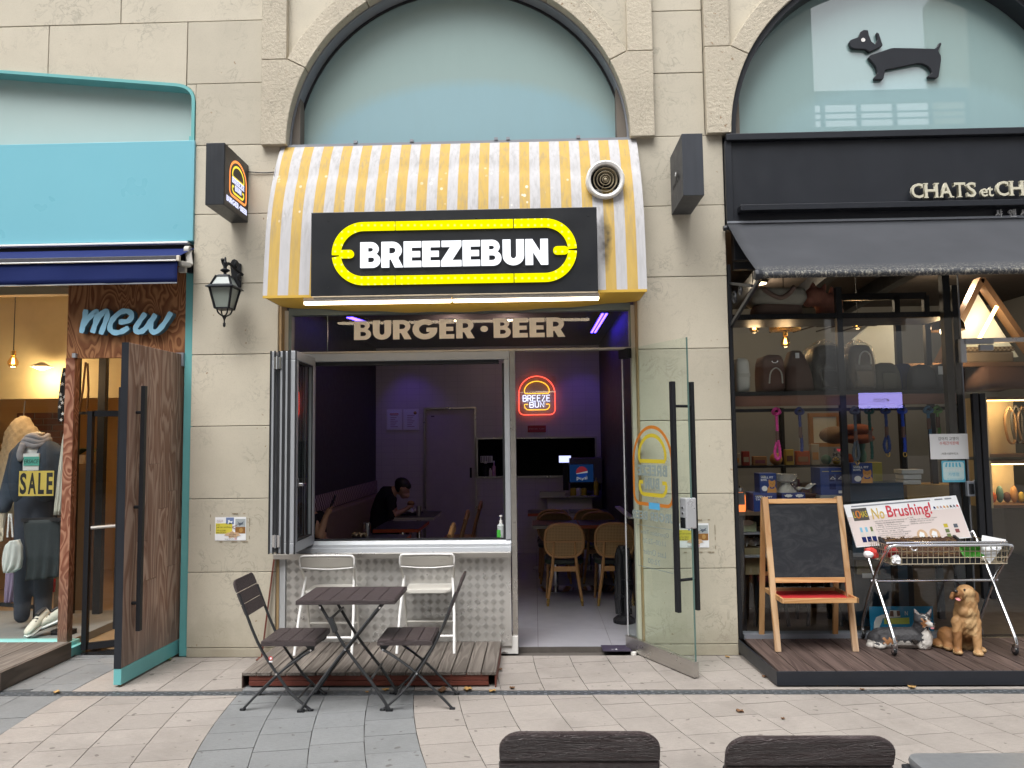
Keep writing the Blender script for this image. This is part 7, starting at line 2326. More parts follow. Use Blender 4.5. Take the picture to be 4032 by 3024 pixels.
B_ = [(1.721, .42, 2.108), (1.828, .42, 2.362), (1.948, .42, 2.105), (2.127, .42, 2.394), (2.132, .45, 2.104), (2.379, .45, 2.43), (2.359, .45, 2.089), (2.645, .45, 2.475), (2.671, .45, 2.097), (2.895, .45, 2.471), (2.868, .45, 2.1), (3.105, .45, 2.315), (3.106, .5, 2.1), (3.26, .5, 2.312), (3.19, .45, 2.096), (3.402, .45, 2.293), (3.404, .45, 2.087), (3.605, .45, 2.308)]
bags = [('white_carrier', 'white hard pet carrier bag at the pier end of the middle shelf', M['white_plastic'], .95), ('corduroy_bag', 'brown corduroy bag with white strap handles on the middle shelf', M['cord'], .92), ('brown_bag', 'dark brown pointed bag with a small white tag', M['brown_bag'], .42),
  ('wrapped_bag', 'black bag wrapped in shiny clear plastic left of the rack post', M['black'], .75), ('wrapped_bag', 'taupe bag wrapped in shiny clear plastic right of the rack post', M['taupe'], .80), ('olive_bag', 'slouching olive canvas bag right of the taupe wrapped bag', M['olive'], .75),
  ('navy_bag', 'dark navy bag half hidden behind the olive bag', M['navy'], .8), ('grey_bag', 'grey slouching bag over the lavender reflection', M['dgrey'], .7), ('grey_bag', 'dark grey box bag with a paper tag at the door end of the shelf', M['dgrey'], .97)]
for i, (nm, lab, m_, tp_) in enumerate(bags):
 a, b_ = B_[2 * i], B_[2 * i + 1]
 y0_ = .34 if i not in (6,) else .46
 t = soft_box(nm, lab, 'bag', a[0], b_[0], y0_, .64, zt2, b_[2], m_, GB, tp_)
 cx = (a[0] + b_[0]) / 2
 if i == 0:
  MB().box(a[0] + .01, b_[0] - .002, y0_ - .012, y0_ + .004, zt2 + .13, zt2 + .16).build('strap', M['grey_white'], t)
 if i == 1:
  handle(t, cx, y0_ - .02, zt2 + .20, .055, .13, M['grey_white'])
  MB().tube([(cx + .025 * math.cos(k), y0_ - .012, b_[2] - .05 - .018 * abs(math.sin(k))) for k in [math.pi * j / 8 for j in range(9)]], .004, 6).build('ring', M['chrome'], t)
 if i == 2:
  MB().box(cx - .02, cx + .012, y0_ + .06, y0_ + .065, b_[2] - .06, b_[2] - .015).build('tag', M['paper'], t)
 if i in (3, 4):
  hx = (b_[0] - a[0]) / 2 + .015
  def wrapf(u, v, cx=cx, hx=hx, y0_=y0_, zz=b_[2]):
   an = math.pi * 2 * u
   s_ = (1.02 - .25 * v ** 2) if v < .86 else (.80 - (v - .86) * 4.6)
   rr = 1 + .05 * math.sin(an * 7 + v * 9) + .03 * math.sin(an * 13 + 3 * v)
   return (cx + hx * s_ * rr * math.copysign(abs(math.cos(an)) ** .6, math.cos(an)), .49 + .165 * s_ * rr * math.copysign(abs(math.sin(an)) ** .6, math.sin(an)), zt2 + .004 + (zz - zt2 + .05) * v + .012 * math.sin(an * 9) * v)
  MB().grid(wrapf, 60, 22).build('plastic_wrap', M['poly'], t, smooth='all')
  if i == 4:
   handle(t, cx, y0_ - .022, b_[2] - .06, .05, .11, M['grey_white'])
  MB().box(cx - .075, cx + .075, y0_ - .02, y0_ + .01, zt2 + .03, zt2 + .17).build('pocket', m_, t, bevel=.01)
 if i == 5:
  MB().box(cx - .055, cx + .06, y0_ - .016, y0_ + .01, zt2 + .01, zt2 + .15).build('pocket', m_, t, bevel=.008)
 if i == 8:
  MB().box(a[0] - .01, a[0] + .035, y0_ - .012, y0_ - .006, b_[2] - .10, b_[2] - .03).build('tag', M['paper'], t)
# white cut-out handle of the grey bag
# top shelf
zt1 = zs1 + .024
a, b_ = (1.893, .45, 2.784), (2.332, .45, 2.979)
M['fleece'] = pm('cream_fleece', (.42, .39, .34), .95, var=.15, vs=12, bump=.6, bs=50)
t = soft_box('pet_cushion_bed', 'cream and dusty pink folded fleece pet bed on the top shelf', 'pet bed', a[0], b_[0], .34, .64, zt1 + .10, b_[2], M['fleece'], None, .95, 0, .1)
rings = [[(p[0], p[1], z) for p in rrect(a[0] + .02 - k, b_[0] - .02 + k, .35 - k, .63 + k, .08)] for z, k in ((zt1 + .002, -.02), (zt1 + .02, .0), (zt1 + .05, .004), (zt1 + .085, .0), (zt1 + .105, -.015))]
MB().loft(rings).build('lower_roll', pm('dusty_pink_fleece', (.25, .165, .14), .95, var=.2, vs=10, bump=.5, bs=40, stretch=(.3, 1, 6)), t, smooth='all')
cxx = (a[0] + b_[0]) / 2
MB().tube(smoothpts([(cxx - .15, .33, b_[2] - .015), (cxx - .10, .325, b_[2] - .06), (cxx - .01, .32, b_[2] - .10), (cxx + .07, .325, b_[2] - .06), (cxx + .11, .33, b_[2] - .005)], 4), .02, 8).build('piping', bpy.data.materials['dusty_pink_fleece'], t, smooth='all')
M['pinkcord'] = pm('pink_corduroy', (.45, .18, .13), .9, var=.25, vs=70, stretch=(1, 1, .08))
t = thing('pet_cushion', 'pink corduroy cushion shaped like a sitting cat on the top shelf', 'pet cushion', (2.509, .5, zt1))
hq, bq_ = (2.449, .48, 2.908), (2.576, .52, 2.855)
skin_body('body', [((2.437, .48, 3), (2.436, .48, 3.029), .030, .014), ((2.526, .48, 2.982), (2.54, .48, 3.015), .026, .014), ((2.627, .54, 2.9), (2.616, .54, 3.005), .05, .012)],
   [(hq, (.105, .09, .085)), ((2.388, .46, 2.877), (.055, .07, .06)), (bq_, (.125, .10, .09)), ((bq_[0] + .01, .52, zt1 + .05), (.12, .10, .055))], .012, lambda c, n: 0, [M['pinkcord']], t, 5)
# ropes hanging from the rail
def leash(name, lab, x, z0, z1, m, loop, clip=None, knot=True, x2=None):
 t = thing(name, lab, 'leash', (x, RY0 + .02, z0), 'rope leashes hanging from the rail')
 y = RY0 - .012
 rt = .0125
 zz = [z0 - (z0 - z1) * k / 10 for k in range(11)]
 n = 60
 for off, nm in ((0, 'rope'),):
  mb = MB()
  if loop == 'bottom':
   pts = [(x, y, z0), (x + .004, y, z0 - (z0 - z1) * .35), (x - .002, y, z0 - (z0 - z1) * .62), (x - .022, y, z1 + .06), (x - .008, y - .004, z1), (x + .018, y - .004, z1 + .025), (x + .014, y - .008, z1 + .10), (x + .004, y - .012, z0 - (z0 - z1) * .6)]
  else:
   pts = [(x, y, z0), (x + .004, y, z0 - (z0 - z1) * .4), (x + .012, y, z0 - (z0 - z1) * .8), (x + .008, y, z1)]
  sp = smoothpts(pts, 8)
  mb.tube(sp, [rt * (1 + .13 * math.sin(i * 2.2)) for i in range(len(sp))], 8); mb.build('rope', m, t, smooth='all')
 if knot:
  MB().tube([(x + .028 * math.cos(a), y - .006 + .02 * math.sin(a * 2), z0 + .005 + .024 * math.sin(a)) for a in [2 * math.pi * k / 14 for k in range(14)]], rt, 8, closed=True).build('knot', m, t, smooth='all')
 mb = MB(); zc = z0 - (z0 - z1) * .52; mb.tube([(x + .003, y - .003, zc + .045), (x + .002, y - .003, zc - .045)], rt * 1.25, 8); mb.build('leather_sleeve', M['brown_bag'], t)
 if clip:
  MB().tube([(x + .008 + .014 * math.cos(a), y, z1 - .02 + .018 * math.sin(a)) for a in [2 * math.pi * k / 12 for k in range(12)]], .0035, 6, closed=True).build('clip', M['gold'], t)
def rope(name, c):
 return pm(name, c, .8, var=.35, vs=90, bump=.5, bs=120)
zL = zr - .016
RP = [(2.007, .26, 1.518), (2.197, .26, 1.579), (2.648, .26, 1.504), (2.767, .26, 1.509), (2.901, .26, 1.567), (3.037, .26, 1.565), (3.247, .26, 1.691), (3.322, .26, 1.713)]
RD = [('pink', (.62, .06, .28), 'hot pink rope leash with a bottom loop, hanging nearest the pier', 'bottom', 0), ('blue', (.02, .035, .16), 'navy rope leash with a paper tag beside the pink one', 'straight', 0), ('grey', (.07, .085, .11), 'grey rope leash with a brass clip right of the rack post', 'bottom', 1),
  ('green', (.012, .06, .05), 'dark green rope leash right of the grey one', 'straight', 0), ('navy2', (.02, .04, .15), 'navy rope leash with a brass ring under the lavender panel', 'bottom', 1), ('cobalt', (.012, .05, .42), 'bright cobalt rope leash at the right of the navy one', 'straight', 1), ('teal', (.05, .13, .22), 'steel blue rope leash with a white-edged loop above the paper notice', 'straight', 0), ('lime', (.10, .22, .07), 'green rope leash above the paper notice', 'straight', 0)]
for q, (nm, c_, lab, lp, cl) in zip(RP, RD):
 leash('rope_leash', lab, q[0], zL, q[2], rope('rope_' + nm, c_), lp, cl)
# table with boxes
tb = thing('display_table', 'dark display table with open shelf behind the easel', 'table', (2.3, .55, 0))
ztb = 1.084
MB().box(posts[0] + .03, 3.0, .30, 1.0, ztb - .03, ztb).build('top', pm('brown_table_top', (.12, .085, .06), .5), tb)
for x, y in ((posts[0] + .05, .33), (2.95, .33), (posts[0] + .05, .95), (2.95, .95)):
 MB().box(x - .02, x + .02, y - .02, y + .02, .107, ztb - .0305).build('leg', M['black'], tb)
MB().box(posts[0] + .08, 2.9, .36, .94, .70, .715).build('shelf', M['flash'], tb)
M['box_blue'] = pm('box_blue', (.018, .045, .20), .5, var=.05)
M['box_orange'] = pm('box_orange', (.62, .28, .06), .5, var=.05)
M['box_yellow'] = pm('box_yellow', (.55, .46, .10), .5, var=.05)
def cat_box(lab, x0, x1, z0, z1, y0, d, words, cat=True, grp='blue pet bowl boxes', yaw=0):
 t = thing('product_box', lab, 'box', ((x0 + x1) / 2, y0 + d / 2, z0), grp)
 MB().box(x0, x1, y0, y0 + d, z0, z1).build('carton', M['box_blue'], t, bevel=.002)
 w, h = x1 - x0, z1 - z0
 for i, s_ in enumerate(words):
  text(s_, (x0 + .08 * w, x0 + (.08 + .115 * len(s_) * .8) * w, z1 - (.26 + .13 * i) * h, z1 - (.16 + .13 * i) * h), y0 - .0005, M['white'], t, 'lettering', .0006, offset=.03)
 MB().box(x0 + .08 * w, x0 + .36 * w, y0 - .0012, y0 - .0004, z1 - .145 * h, z1 - .125 * h).build('yellow_strip', M['box_yellow'], t)
 if cat:
  c_ = lambda pts: [(x0 + a * w, z0 + b_ * h) for a, b_ in pts]
  MB().prism(c_([(.42, 0), (.98, 0), (.98, .22), (.90, .34), (.94, .5), (.92, .66), (.86, .64), (.80, .60), (.66, .60), (.60, .66), (.54, .68), (.53, .5), (.56, .36), (.46, .22)]), y0 - .0016, y0 - .0004).build('cat_print', M['box_orange'], t)
  MB().prism(c_([(.28 + .17 * math.cos(k), .22 + .14 * math.sin(k)) for k in [2 * math.pi * j / 16 for j in range(16)]]), y0 - .0024, y0 - .0017).build('bowl_print', M['white'], t)
  MB().prism(c_([(.58, .33), (.72, .25), (.88, .33), (.86, .22), (.72, .2), (.60, .22)]), y0 - .0024, y0 - .0017).build('scarf_print', M['box_blue'], t)
  mb = MB()
  for a, b_ in ((.66, .49), (.82, .49), (.74, .42)):
   mb.box(x0 + (a - .03) * w, x0 + (a + .03) * w, y0 - .0022, y0 - .0017, z0 + (b_ - .01) * h, z0 + (b_ + .012) * h)
  stuff(mb.build('face_print', M['brown_bag'], t))
 return t
q = [(1.858, .4, 1.249), (2.017, .4, 1.398), (1.814, .31, 1.085), (2.006, .31, 1.237), (2.065, .42, 1.178), (2.258, .42, 1.231), (2.381, .34, 1.213), (2.59, .34, 1.439), (2.656, .4, 1.305), (2.841, .4, 1.474)]
cat_box('blue carton with an orange cat print, standing on the boxes nearest the pier', q[0][0] + .02, q[1][0], q[3][2], q[1][2], .34, .16, ('WELL FIT', 'BOWL'))
cat_box('low blue carton lettered for a table, at the bottom left behind the easel', q[2][0], q[3][0], ztb + .001, q[3][2] - .001, .31, .25, ('WELL FIT', 'TABLE'), False)
t = cat_box('low blue carton with white cloud prints beneath the white pedestal bowl', q[4][0], q[5][0], ztb + .001, q[5][2], .36, .25, (), False)
for k in (.28, .75):
 mb = MB(); x_ = q[4][0] + (q[5][0] - q[4][0]) * k; z_ = q[5][2] - .022; mb.prism([(x_ + (.032 + .006 * math.sin(j * 2.5)) * math.cos(j * .35), z_ + (.013 + .003 * math.sin(j * 2.5)) * math.sin(j * .35)) for j in range(18)], .357, .3595); mb.build('cloud_print', M['white'], t)
t = cat_box('tall blue carton turned to its plain side with recycling marks', q[6][0], q[7][0] - .005, q[6][2], q[7][2], .34, .22, (), False)
x_, w_ = q[6][0], q[7][0] - q[6][0]; h_ = q[7][2] - q[6][2]
for a, b_, c_, d_, m_ in ((.35, .55, .5, .75, 'navy'), (.62, .95, .5, .75, 'navy'), (.35, .6, .2, .42, 'navy'), (.45, .9, .86, .88, 'box_yellow'), (.7, .92, .06, .16, 'white')):
 MB().box(x_ + a * w_, x_ + b_ * w_, .3385, .3397, q[6][2] + c_ * h_, q[6][2] + d_ * h_).build('panel_print', M[m_], t)
text('△ △', (x_ + .38 * w_, x_ + .92 * w_, q[6][2] + .58 * h_, q[6][2] + .68 * h_), .338, M['white'], t, 'mark', .0004)
cat_box('blue carton with an orange cat print on the dark counter right of the rack post', q[8][0] + .01, q[9][0], q[8][2], q[9][2], .40, .16, ('WELL FIT', 'BOWL'))
MB().box(q[6][0] - .01, q[7][0] + .02, .34, .60, ztb + .001, q[6][2] - .001).build('riser', pm('clear_bag_stack', (.25, .25, .24), .3), tb)
# pedestal bowl in plastic, bowls stack, candle lamp, card board
bq_ = (2.136, .45, 1.233); bt = (2.142, .45, 1.388)
t = thing('pedestal_bowl', 'white pedestal pet bowl wrapped in clear plastic', 'bowl', (bq_[0], .47, bq_[2]))
hh_ = bt[2] - q[5][2]
MB().lathe([(.088, .0), (.08, .012), (.04, .06), (.035, hh_ * .5), (.075, hh_ * .62), (.092, hh_ * .98), (.086, hh_ * .98), (.07, hh_ * .7)], (bq_[0], .47, q[5][2] + .001), n=24).build('bowl', M['cream'], t, smooth=True)
MB().lathe([(.098, .0), (.092, hh_ * .4), (.104, hh_ * .95), (.07, hh_ * 1.03)], (bq_[0], .47, q[5][2] + .002), n=20).build('plastic_wrap', M['poly'], t, smooth='all')
bq_ = (2.335, .5, 1.182)
t = thing('bowl_stack', 'stack of brown and green stoneware bowls under a plastic packet', 'bowls', (bq_[0], .5, ztb))
for i, (m_, z) in enumerate((('olive', .0), ('taupe', .035), ('brown_bag', .07), ('cord', .105))):
 MB().lathe([(.07, 0), (.088, .03), (.084, .032), (.06, .006)], (bq_[0], .5, ztb + .001 + z + .0), n=22).build('bowl', M[m_], t, smooth=True)
MB().grid(lambda u, v: (bq_[0] - .10 + .24 * u, .44 + .12 * v, ztb + .16 + .07 * u + .012 * math.sin(u * 14) + .008 * math.sin(v * 9)), 16, 6).build('packet', pm('clear_packet', (.45, .48, .50), .2), t, smooth='all', solid=.004)
cq = (1.705, .3, 1.109)
t = thing('lantern_jar', 'glass jar glowing orange with a silver top beside the frame post', 'lantern', (cq[0], .33, ztb))
hh_ = 1.298 - ztb
MB().lathe([(.045, .001), (.05, .03), (.05, hh_ * .62), (.03, hh_ * .75)], (cq[0], .34, ztb), n=18).build('jar', em('orange_glow', (1, .22, .05), .8), t, smooth=True)
MB().lathe([(.03, hh_ * .75), (.03, hh_ * .92), (.012, hh_)], (cq[0], .34, ztb), n=16).build('cap', M['chrome'], t)
MB().box(cq[0] - .03, cq[0] + .03, .285, .289, ztb + .06, ztb + .16).build('jar_label', M['dgrey'], t)
# dark blue cabinet, cardboard, white boxes, black crate, plush toys in the middle distance
q0, q1 = (2.672, .45, 1.117), (3.128, .45, 1.303)
t = tag(MB().box(q0[0], q1[0], .48, 1.0, .107, q1[2]).build('navy_counter', pm('navy_cabinet', (.02, .05, .085), .35), None), 'dark blue counter front behind the basket cart', 'counter')
q0, q1 = (3.193, .55, 1.13), (3.666, .55, 1.275)
t = tag(MB().box(q0[0], q1[0], .56, .9, q0[2] - .3, q1[2]).build('cardboard_box', pm('kraft_card', (.42, .27, .10), .7), None, bevel=.003), 'large yellow-brown cardboard box right of the navy counter', 'box')
for i, (y0_, y1_) in enumerate(((345, 312), (308, 278), (274, 238))):
 a, b_ = [((3.185, .6, 1.277), (3.337, .6, 1.316)), ((3.189, .6, 1.322), (3.343, .6, 1.364)), ((3.176, .6, 1.37), (3.361, .6, 1.408))][i]
 tag(MB().box(a[0], b_[0], .6, .75, a[2], b_[2] - .002).build('white_box', M['paper'], None, bevel=.002), ['bottom white box of the small stack on the navy counter', 'middle white box of the small stack on the navy counter', 'top white box of the small stack, wider than those below'][i], 'box', 'white boxes stacked on the counter')
q0, q1 = (2.967, .7, 1.294), (3.055, .7, 1.467)
tag(MB().box(q0[0], q1[0], .7, .85, q0[2], q1[2]).build('yellow_box', M['box_yellow'], None, bevel=.002), 'plain yellow carton behind the cat print box on the counter', 'box')
tag(MB().box(1.72, 3.3, 1.2, 1.40, .107, .98).build('dark_filler', M['black'], None), 'long dark block added to darken the lower back of the pet shop', 'cabinet')  # added block, only there to keep the lower back of the shop dark
for i, x in enumerate((1.98, 2.42)):
 t = thing('stool', ['dark stool under the display table, nearer the frame post', 'dark stool under the display table, nearer the rack post'][i], 'stool', (x, .62, .107))
 MB().lathe([(.15, .42), (.16, .44), (.15, .46)], (x, .62, .107), n=18).build('seat', M['black'], t)
 for sx, sy in ((-1, -1), (1, -1), (1, 1), (-1, 1)):
  MB().tube([(x + sx * .14, .62 + sy * .14, .108), (x + sx * .10, .62 + sy * .10, .525)], .016, 6).build('leg', M['black'], t)
# shelf of toys and packets further back
sh = thing('toy_shelf', 'crowded shelf of pet toys and packets in the dim middle of the shop', 'shelf', (2.6, 1.6, 0))
for z in (1.05, 1.42):
 MB().box(1.75, 3.35, 1.45, 1.85, z - .02, z).build('board', M['black'], sh)
for x in (1.77, 2.55, 3.33):
 MB().box(x - .02, x + .02, 1.8, 1.85, .107, 2.0).build('post', M['black'], sh)
rx = random.Random(4)
tc_ = [(.45, .10, .03), (.30, .05, .05), (.50, .38, .08), (.10, .22, .20), (.35, .22, .12), (.42, .40, .36), (.12, .06, .05), (.06, .07, .09), (.25, .10, .16), (.55, .30, .12)]
tm = [pm('toy_colour_%d' % i if False else 'toy_cloth_' + 'abcdefghij'[i], c, .8, var=.2, vs=25) for i, c in enumerate(tc_)]
kinds = ['orange', 'crimson', 'yellow', 'green', 'tan', 'cream', 'brown', 'charcoal', 'plum', 'apricot']
desc = ['plush ball', 'toy packet', 'chew pouch', 'plush figure']
used = set()
k = 0
for z in (1.05, 1.42):
 x = 1.82
 while x < 3.28:
  w = rx.uniform(.07, .14); h = rx.uniform(.09, .24); ci = rx.randrange(10); di = rx.randrange(4)
  lab = f'{kinds[ci]} {desc[di]} on the {"lower" if z < 1.2 else "upper"} board of the toy shelf'
  if lab in used:
   ci = (ci + 3) % 10; lab = f'{kinds[ci]} {desc[di]} on the {"lower" if z < 1.2 else "upper"} board of the toy shelf'
  if lab not in used:
   used.add(lab)
   t = thing(['toy_ball', 'toy_packet', 'chew_pouch', 'plush_toy'][di], lab, 'pet toy', (x + w / 2, 1.6, z), 'goods on the toy shelf')
   mb = MB()
   if di == 0:
    mb.ell((x + w / 2, 1.58, z + w / 2), w / 2, w / 2, w / 2)
    mb.build('body', tm[ci], t, smooth=True)
   elif di == 3:
    mb.ell((x + w / 2, 1.58, z + h * .33), w * .5, w * .4, h * .34); mb.ell((x + w / 2, 1.57, z + h * .8), w * .36, w * .34, h * .24)
    mb.build('body', tm[ci], t, smooth=True)
    mb = MB()
    for s in (-1, 1): mb.ell((x + w / 2 + s * w * .26, 1.57, z + h * 1.02), w * .12, w * .1, w * .14, 8, 6)
    mb.build('ears', tm[(ci + 5) % 10], t, smooth=True)
   else:
    mb.box(x, x + w, 1.54, 1.60, z, z + h); mb.build('body', tm[ci], t, bevel=.006)
    MB().box(x + w * .15, x + w * .85, 1.536, 1.5395, z + h * .25, z + h * .6).build('printed_panel', tm[(ci + 4) % 10], t)
   k += 1
  x += w + rx.uniform(.01, .04)
# framed mirror/picture, tan round cushion
q0, q1 = (2.893, 1.75, 1.634), (3.139, 1.75, 1.904)
t = thing('framed_picture', 'brown framed pale picture above the toy shelf behind the leashes', 'picture', (q0[0], 1.9, q0[2]))
MB().box(q0[0], q1[0], 1.90, 1.92, q0[2], q1[2]).build('picture', M['pale_board'], t)
for a in ((q0[0] - .04, q0[0], q0[2] - .04, q1[2] + .04), (q1[0], q1[0] + .04, q0[2] - .04, q1[2] + .04), (q0[0], q1[0], q1[2], q1[2] + .04), (q0[0], q1[0], q0[2] - .04, q0[2])):
 MB().box(a[0], a[1], 1.885, 1.93, a[2], a[3]).build('frame', M['chair_wood'], t)
c_ = (3.032, 1.7, 1.733)
mb = MB(); mb.ell((c_[0], 1.68, c_[2] - .02), .16, .08, .09); tag(mb.build('round_cushion', M['tan_leather'], None, smooth=True), 'olive tan round cushion leaning on the framed picture', 'cushion')
for i, (a, b_) in enumerate(((1540, 300), (1560, 390))):
 c_ = [(3.181, 1.5, 1.767), (3.192, 1.5, 1.677)][i]
 mb = MB(); mb.ell((c_[0], 1.5, c_[2]), .16, .10, .055); tag(mb.build('folded_cushion', pm('rust_cushion', (.22, .075, .045), .9) if i == 0 else bpy.data.materials['rust_cushion'], None, smooth=True), ['rust red folded cushion, upper of two behind the leashes', 'rust red folded cushion, lower of two behind the leashes'][i], 'cushion')
# stool legs and boxes under the table
for i, (nm, lab) in enumerate((('carton', 'open kraft carton with white tissue standing low behind the easel'), ('carton', 'kraft carton printed with dark capitals low behind the cart'))):
 a, b_ = [((1.756, .4, .548), (1.886, .4, .769)), ((2.684, .45, .544), (2.876, .45, .656))][i]
 t = thing(nm, lab, 'box', (a[0], .5, a[2]))
 MB().box(a[0], b_[0], .42, .70, a[2], b_[2]).build('carton_body', bpy.data.materials['kraft_card'] if False else pm('kraft_olive', (.20, .165, .09), .7) if i == 0 else bpy.data.materials['kraft_olive'], t, bevel=.003)
 if i == 0:
  MB().grid(lambda u, v: (a[0] + .02 + (b_[0] - a[0] + .02) * u, .43 + .2 * v, b_[2] + .01 + .06 * abs(math.sin(u * 6 + v * 3))), 12, 5).build('tissue', M['paper'], t)
 else:
  text('FREEZY TENDER', (a[0] + .03, b_[0] - .02, b_[2] - .085, b_[2] - .06), .4195, M['brown_bag'], t, 'lettering', .0005); text('CHEWS', (a[0] + .08, b_[0] - .08, b_[2] - .115, b_[2] - .092), .4195, M['brown_bag'], t, 'lettering', .0005)
  MB().box(a[0] + .04, a[0] + .17, .4185, .4197, a[2] + .01, b_[2] - .14).build('label_sheet', M['paper'], t)
q0, q1 = (1.725, .4, .908), (1.856, .4, .99)
t = thing('egg_carton', 'green and white food packet with an oval badge low behind the frame post', 'packet', (q0[0], .4, q0[2]))
MB().box(q0[0], q1[0], .40, .47, q0[2], q1[2]).build('packet_body', pm('pale_green_pack', (.34, .38, .25), .6), t, bevel=.004)
MB().prism([((q0[0] + q1[0]) / 2 - .01 + .05 * math.cos(k), q1[2] - .005 + .022 * math.sin(k)) for k in [2 * math.pi * j / 20 for j in range(20)]], .392, .399).build('badge', M['cream'], t)
MB().box(q0[0] - .03, q1[0] + .35, .36, .8, q0[2] - .018, q0[2] - .003).build('low_shelf', M['flash'], tb)
# blue poster with terrier behind the corgi
q0, q1 = (2.665, .11, .129), (3.166, .11, .335)
t = thing('dog_poster', 'bright blue poster with a white and brown dog leaning inside the glass behind the corgi', 'poster', (q0[0], .17, q0[2]))
MB().box(q0[0], q1[0], .165, .17, max(q0[2], .142), q1[2]).build('sheet', pm('poster_blue', (.015, .25, .48), .5), t)
w_, h_ = q1[0] - q0[0], q1[2] - q0[2]
f_ = lambda pts: [(q0[0] + a * w_, q0[2] + b_ * h_) for a, b_ in pts]
MB().prism(f_([(.22, .33), (.62, .33), (.62, .58), (.22, .55)]), .1625, .1642).build('yellow_field', pm('poster_lime', (.50, .55, .10), .5), t)
MB().prism(f_([(.05, .12), (.12, .14), (.18, .40), (.20, .56), (.48, .60), (.47, .84), (.32, .86), (.30, .72), (.20, .70), (.10, .60), (.06, .4)]), .160, .162).build('dog_print', M['white'], t)
MB().prism(f_([(.31, .64), (.37, .62), (.37, .84), (.32, .84)]), .158, .1595).build('ear_print', M['cord'], t)
MB().prism(f_([(.43, .64), (.475, .66), (.47, .84), (.42, .84)]), .158, .1595).build('ear_print', M['cord'], t)
text('N', (q0[0] + .555 * w_, q0[0] + .60 * w_, q0[2] + .66 * h_, q0[2] + .82 * h_), .1645, M['white'], t, 'lettering', .0005)
# black dog figure inside the glass
t = thing('dog_figure', 'black upright-eared dog figure sitting in the dark behind the easel and cart', 'dog statue', (2.789, .6, .107))
dx_ = 2.789
skin_body('body', [((dx_, .6, .2), (dx_ + .06, .6, .48), .13, .08), ((dx_ + .06, .6, .5), (dx_ + .07, .52, .56), .075, .05), ((dx_ + .02, .62, .58), (dx_ + .005, .62, .67), .03, .012), ((dx_ + .11, .62, .58), (dx_ + .13, .62, .67), .03, .012)], [((dx_ - .04, .62, .2), (.14, .12, .10))], .02, lambda c, n: 0, [M['black']], t)
# lit triangular house niches and cream niches at the right
M['warm_strip'] = em('warm_led_strip', (1.0, .62, .22), 5)
M['walnut'] = pm('walnut', (.17, .095, .05), .5, var=.15)
M['niche'] = pm('niche_cream', (.62, .52, .34), .7)
ap, lg_, rg_ = (4.752, 2, 3.346), (4.28, 2, 2.455), (5.241, 2, 2.54)
nh = thing('house_niche', 'house-shaped walnut display frame glowing with a warm light strip', 'display niche', (ap[0], 1.7, lg_[2]))
def tri_bar(a, b_, w, y0, y1, nm, m):
 d = (V((b_[0], 0, b_[2])) - V((a[0], 0, a[2])))
 dn_ = d.normalized(); n_ = V((-dn_.z, 0, dn_.x)) * (w / 2)
 A, B = V((a[0], 0, a[2])), V((b_[0], 0, b_[2]))
 pts = [A + n_, B + n_, B - n_, A - n_]
 mb = MB(); mb.prism([(p.x, p.z) for p in pts], y0, y1); return mb.build(nm, m, nh)
tri_bar(ap, lg_, .055, 1.96, 2.09, 'left_rafter', M['walnut']); tri_bar(ap, rg_, .055, 1.96, 2.09, 'right_rafter', M['walnut'])
q_ = V((.06, 0, -.12))
MB().prism([(ap[0], ap[2] - .1), (rg_[0] - .08, rg_[2] - .02), (lg_[0] + .08, lg_[2])], 2.1, 2.14).build('back_panel', M['pale_board'], nh)
sa, sb = (4.887, 1.95, 3.047), (4.68, 1.95, 2.697)
MB().bar((sa[0], 1.97, sa[2]), (sb[0], 1.97, sb[2]), .02, .03).build('light_strip', M['warm_strip'], nh)
add_lamp(nh, ((sa[0] + sb[0]) / 2 - .05, 1.8, (sa[2] + sb[2]) / 2), 3.5, (1, .82, .56), .1)
nq0, nq1 = (4.454, 1.5, 1.508), (4.922, 1.5, 2.041)
mq0, mq1 = (4.464, 1.5, 1.014), (4.885, 1.5, 1.415)
for i, (a, b_, lab) in enumerate(((nq0, nq1, 'upper lit cream wall niche with hanging harnesses'), (mq0, mq1, 'lower lit cream wall niche with small coloured goods'))):
 t = thing('wall_niche', lab, 'display niche', (a[0], 1.5, a[2]), 'lit niches by the pet shop door')
 MB().box(a[0], b_[0], 1.85, 1.88, a[2], b_[2]).build('back_panel', M['niche'], t)
 MB().box(a[0] - .03, a[0], 1.5, 1.88, a[2] - .03, b_[2] + .03).build('side', M['niche'], t)
 MB().box(a[0], b_[0], 1.5, 1.85, a[2] - .03, a[2]).build('bottom', M['walnut'], t); MB().box(a[0], b_[0], 1.5, 1.85, b_[2], b_[2] + .03).build('top', M['walnut'], t)
 MB().box(a[0] + .01, b_[0] - .01, 1.52, 1.54, b_[2] - .012, b_[2] - .002).build('light_strip', M['warm_strip'], t)
 add_lamp(t, ((a[0] + b_[0]) / 2, 1.6, b_[2] - .05), 2.2, (1, .68, .34), .05)
hq = [(4.787, 1.7, 1.983), (4.852, 1.7, 1.989), (4.916, 1.7, 1.981)]
for i, (p, m_, lab) in enumerate(zip(hq, (tm[4], M['dgrey'], M['tan_leather']), ('tan harness hanging in the upper niche, first from the door bars', 'grey harness hanging in the middle of the upper niche', 'brown harness hanging in the upper niche at the frame edge'))):
 mb = MB(); mb.tube(smoothpts([(p[0], 1.7, p[2]), (p[0] - .05, 1.7, p[2] - .12), (p[0] - .03, 1.69, p[2] - .34), (p[0] + .03, 1.69, p[2] - .36), (p[0] + .05, 1.7, p[2] - .12), (p[0], 1.7, p[2] - .002)], 4), .022, 6, flat=.4)
 tag(mb.build('harness', m_, None, smooth='all'), lab, 'harness', 'harnesses in the niche')
rx = random.Random(8)
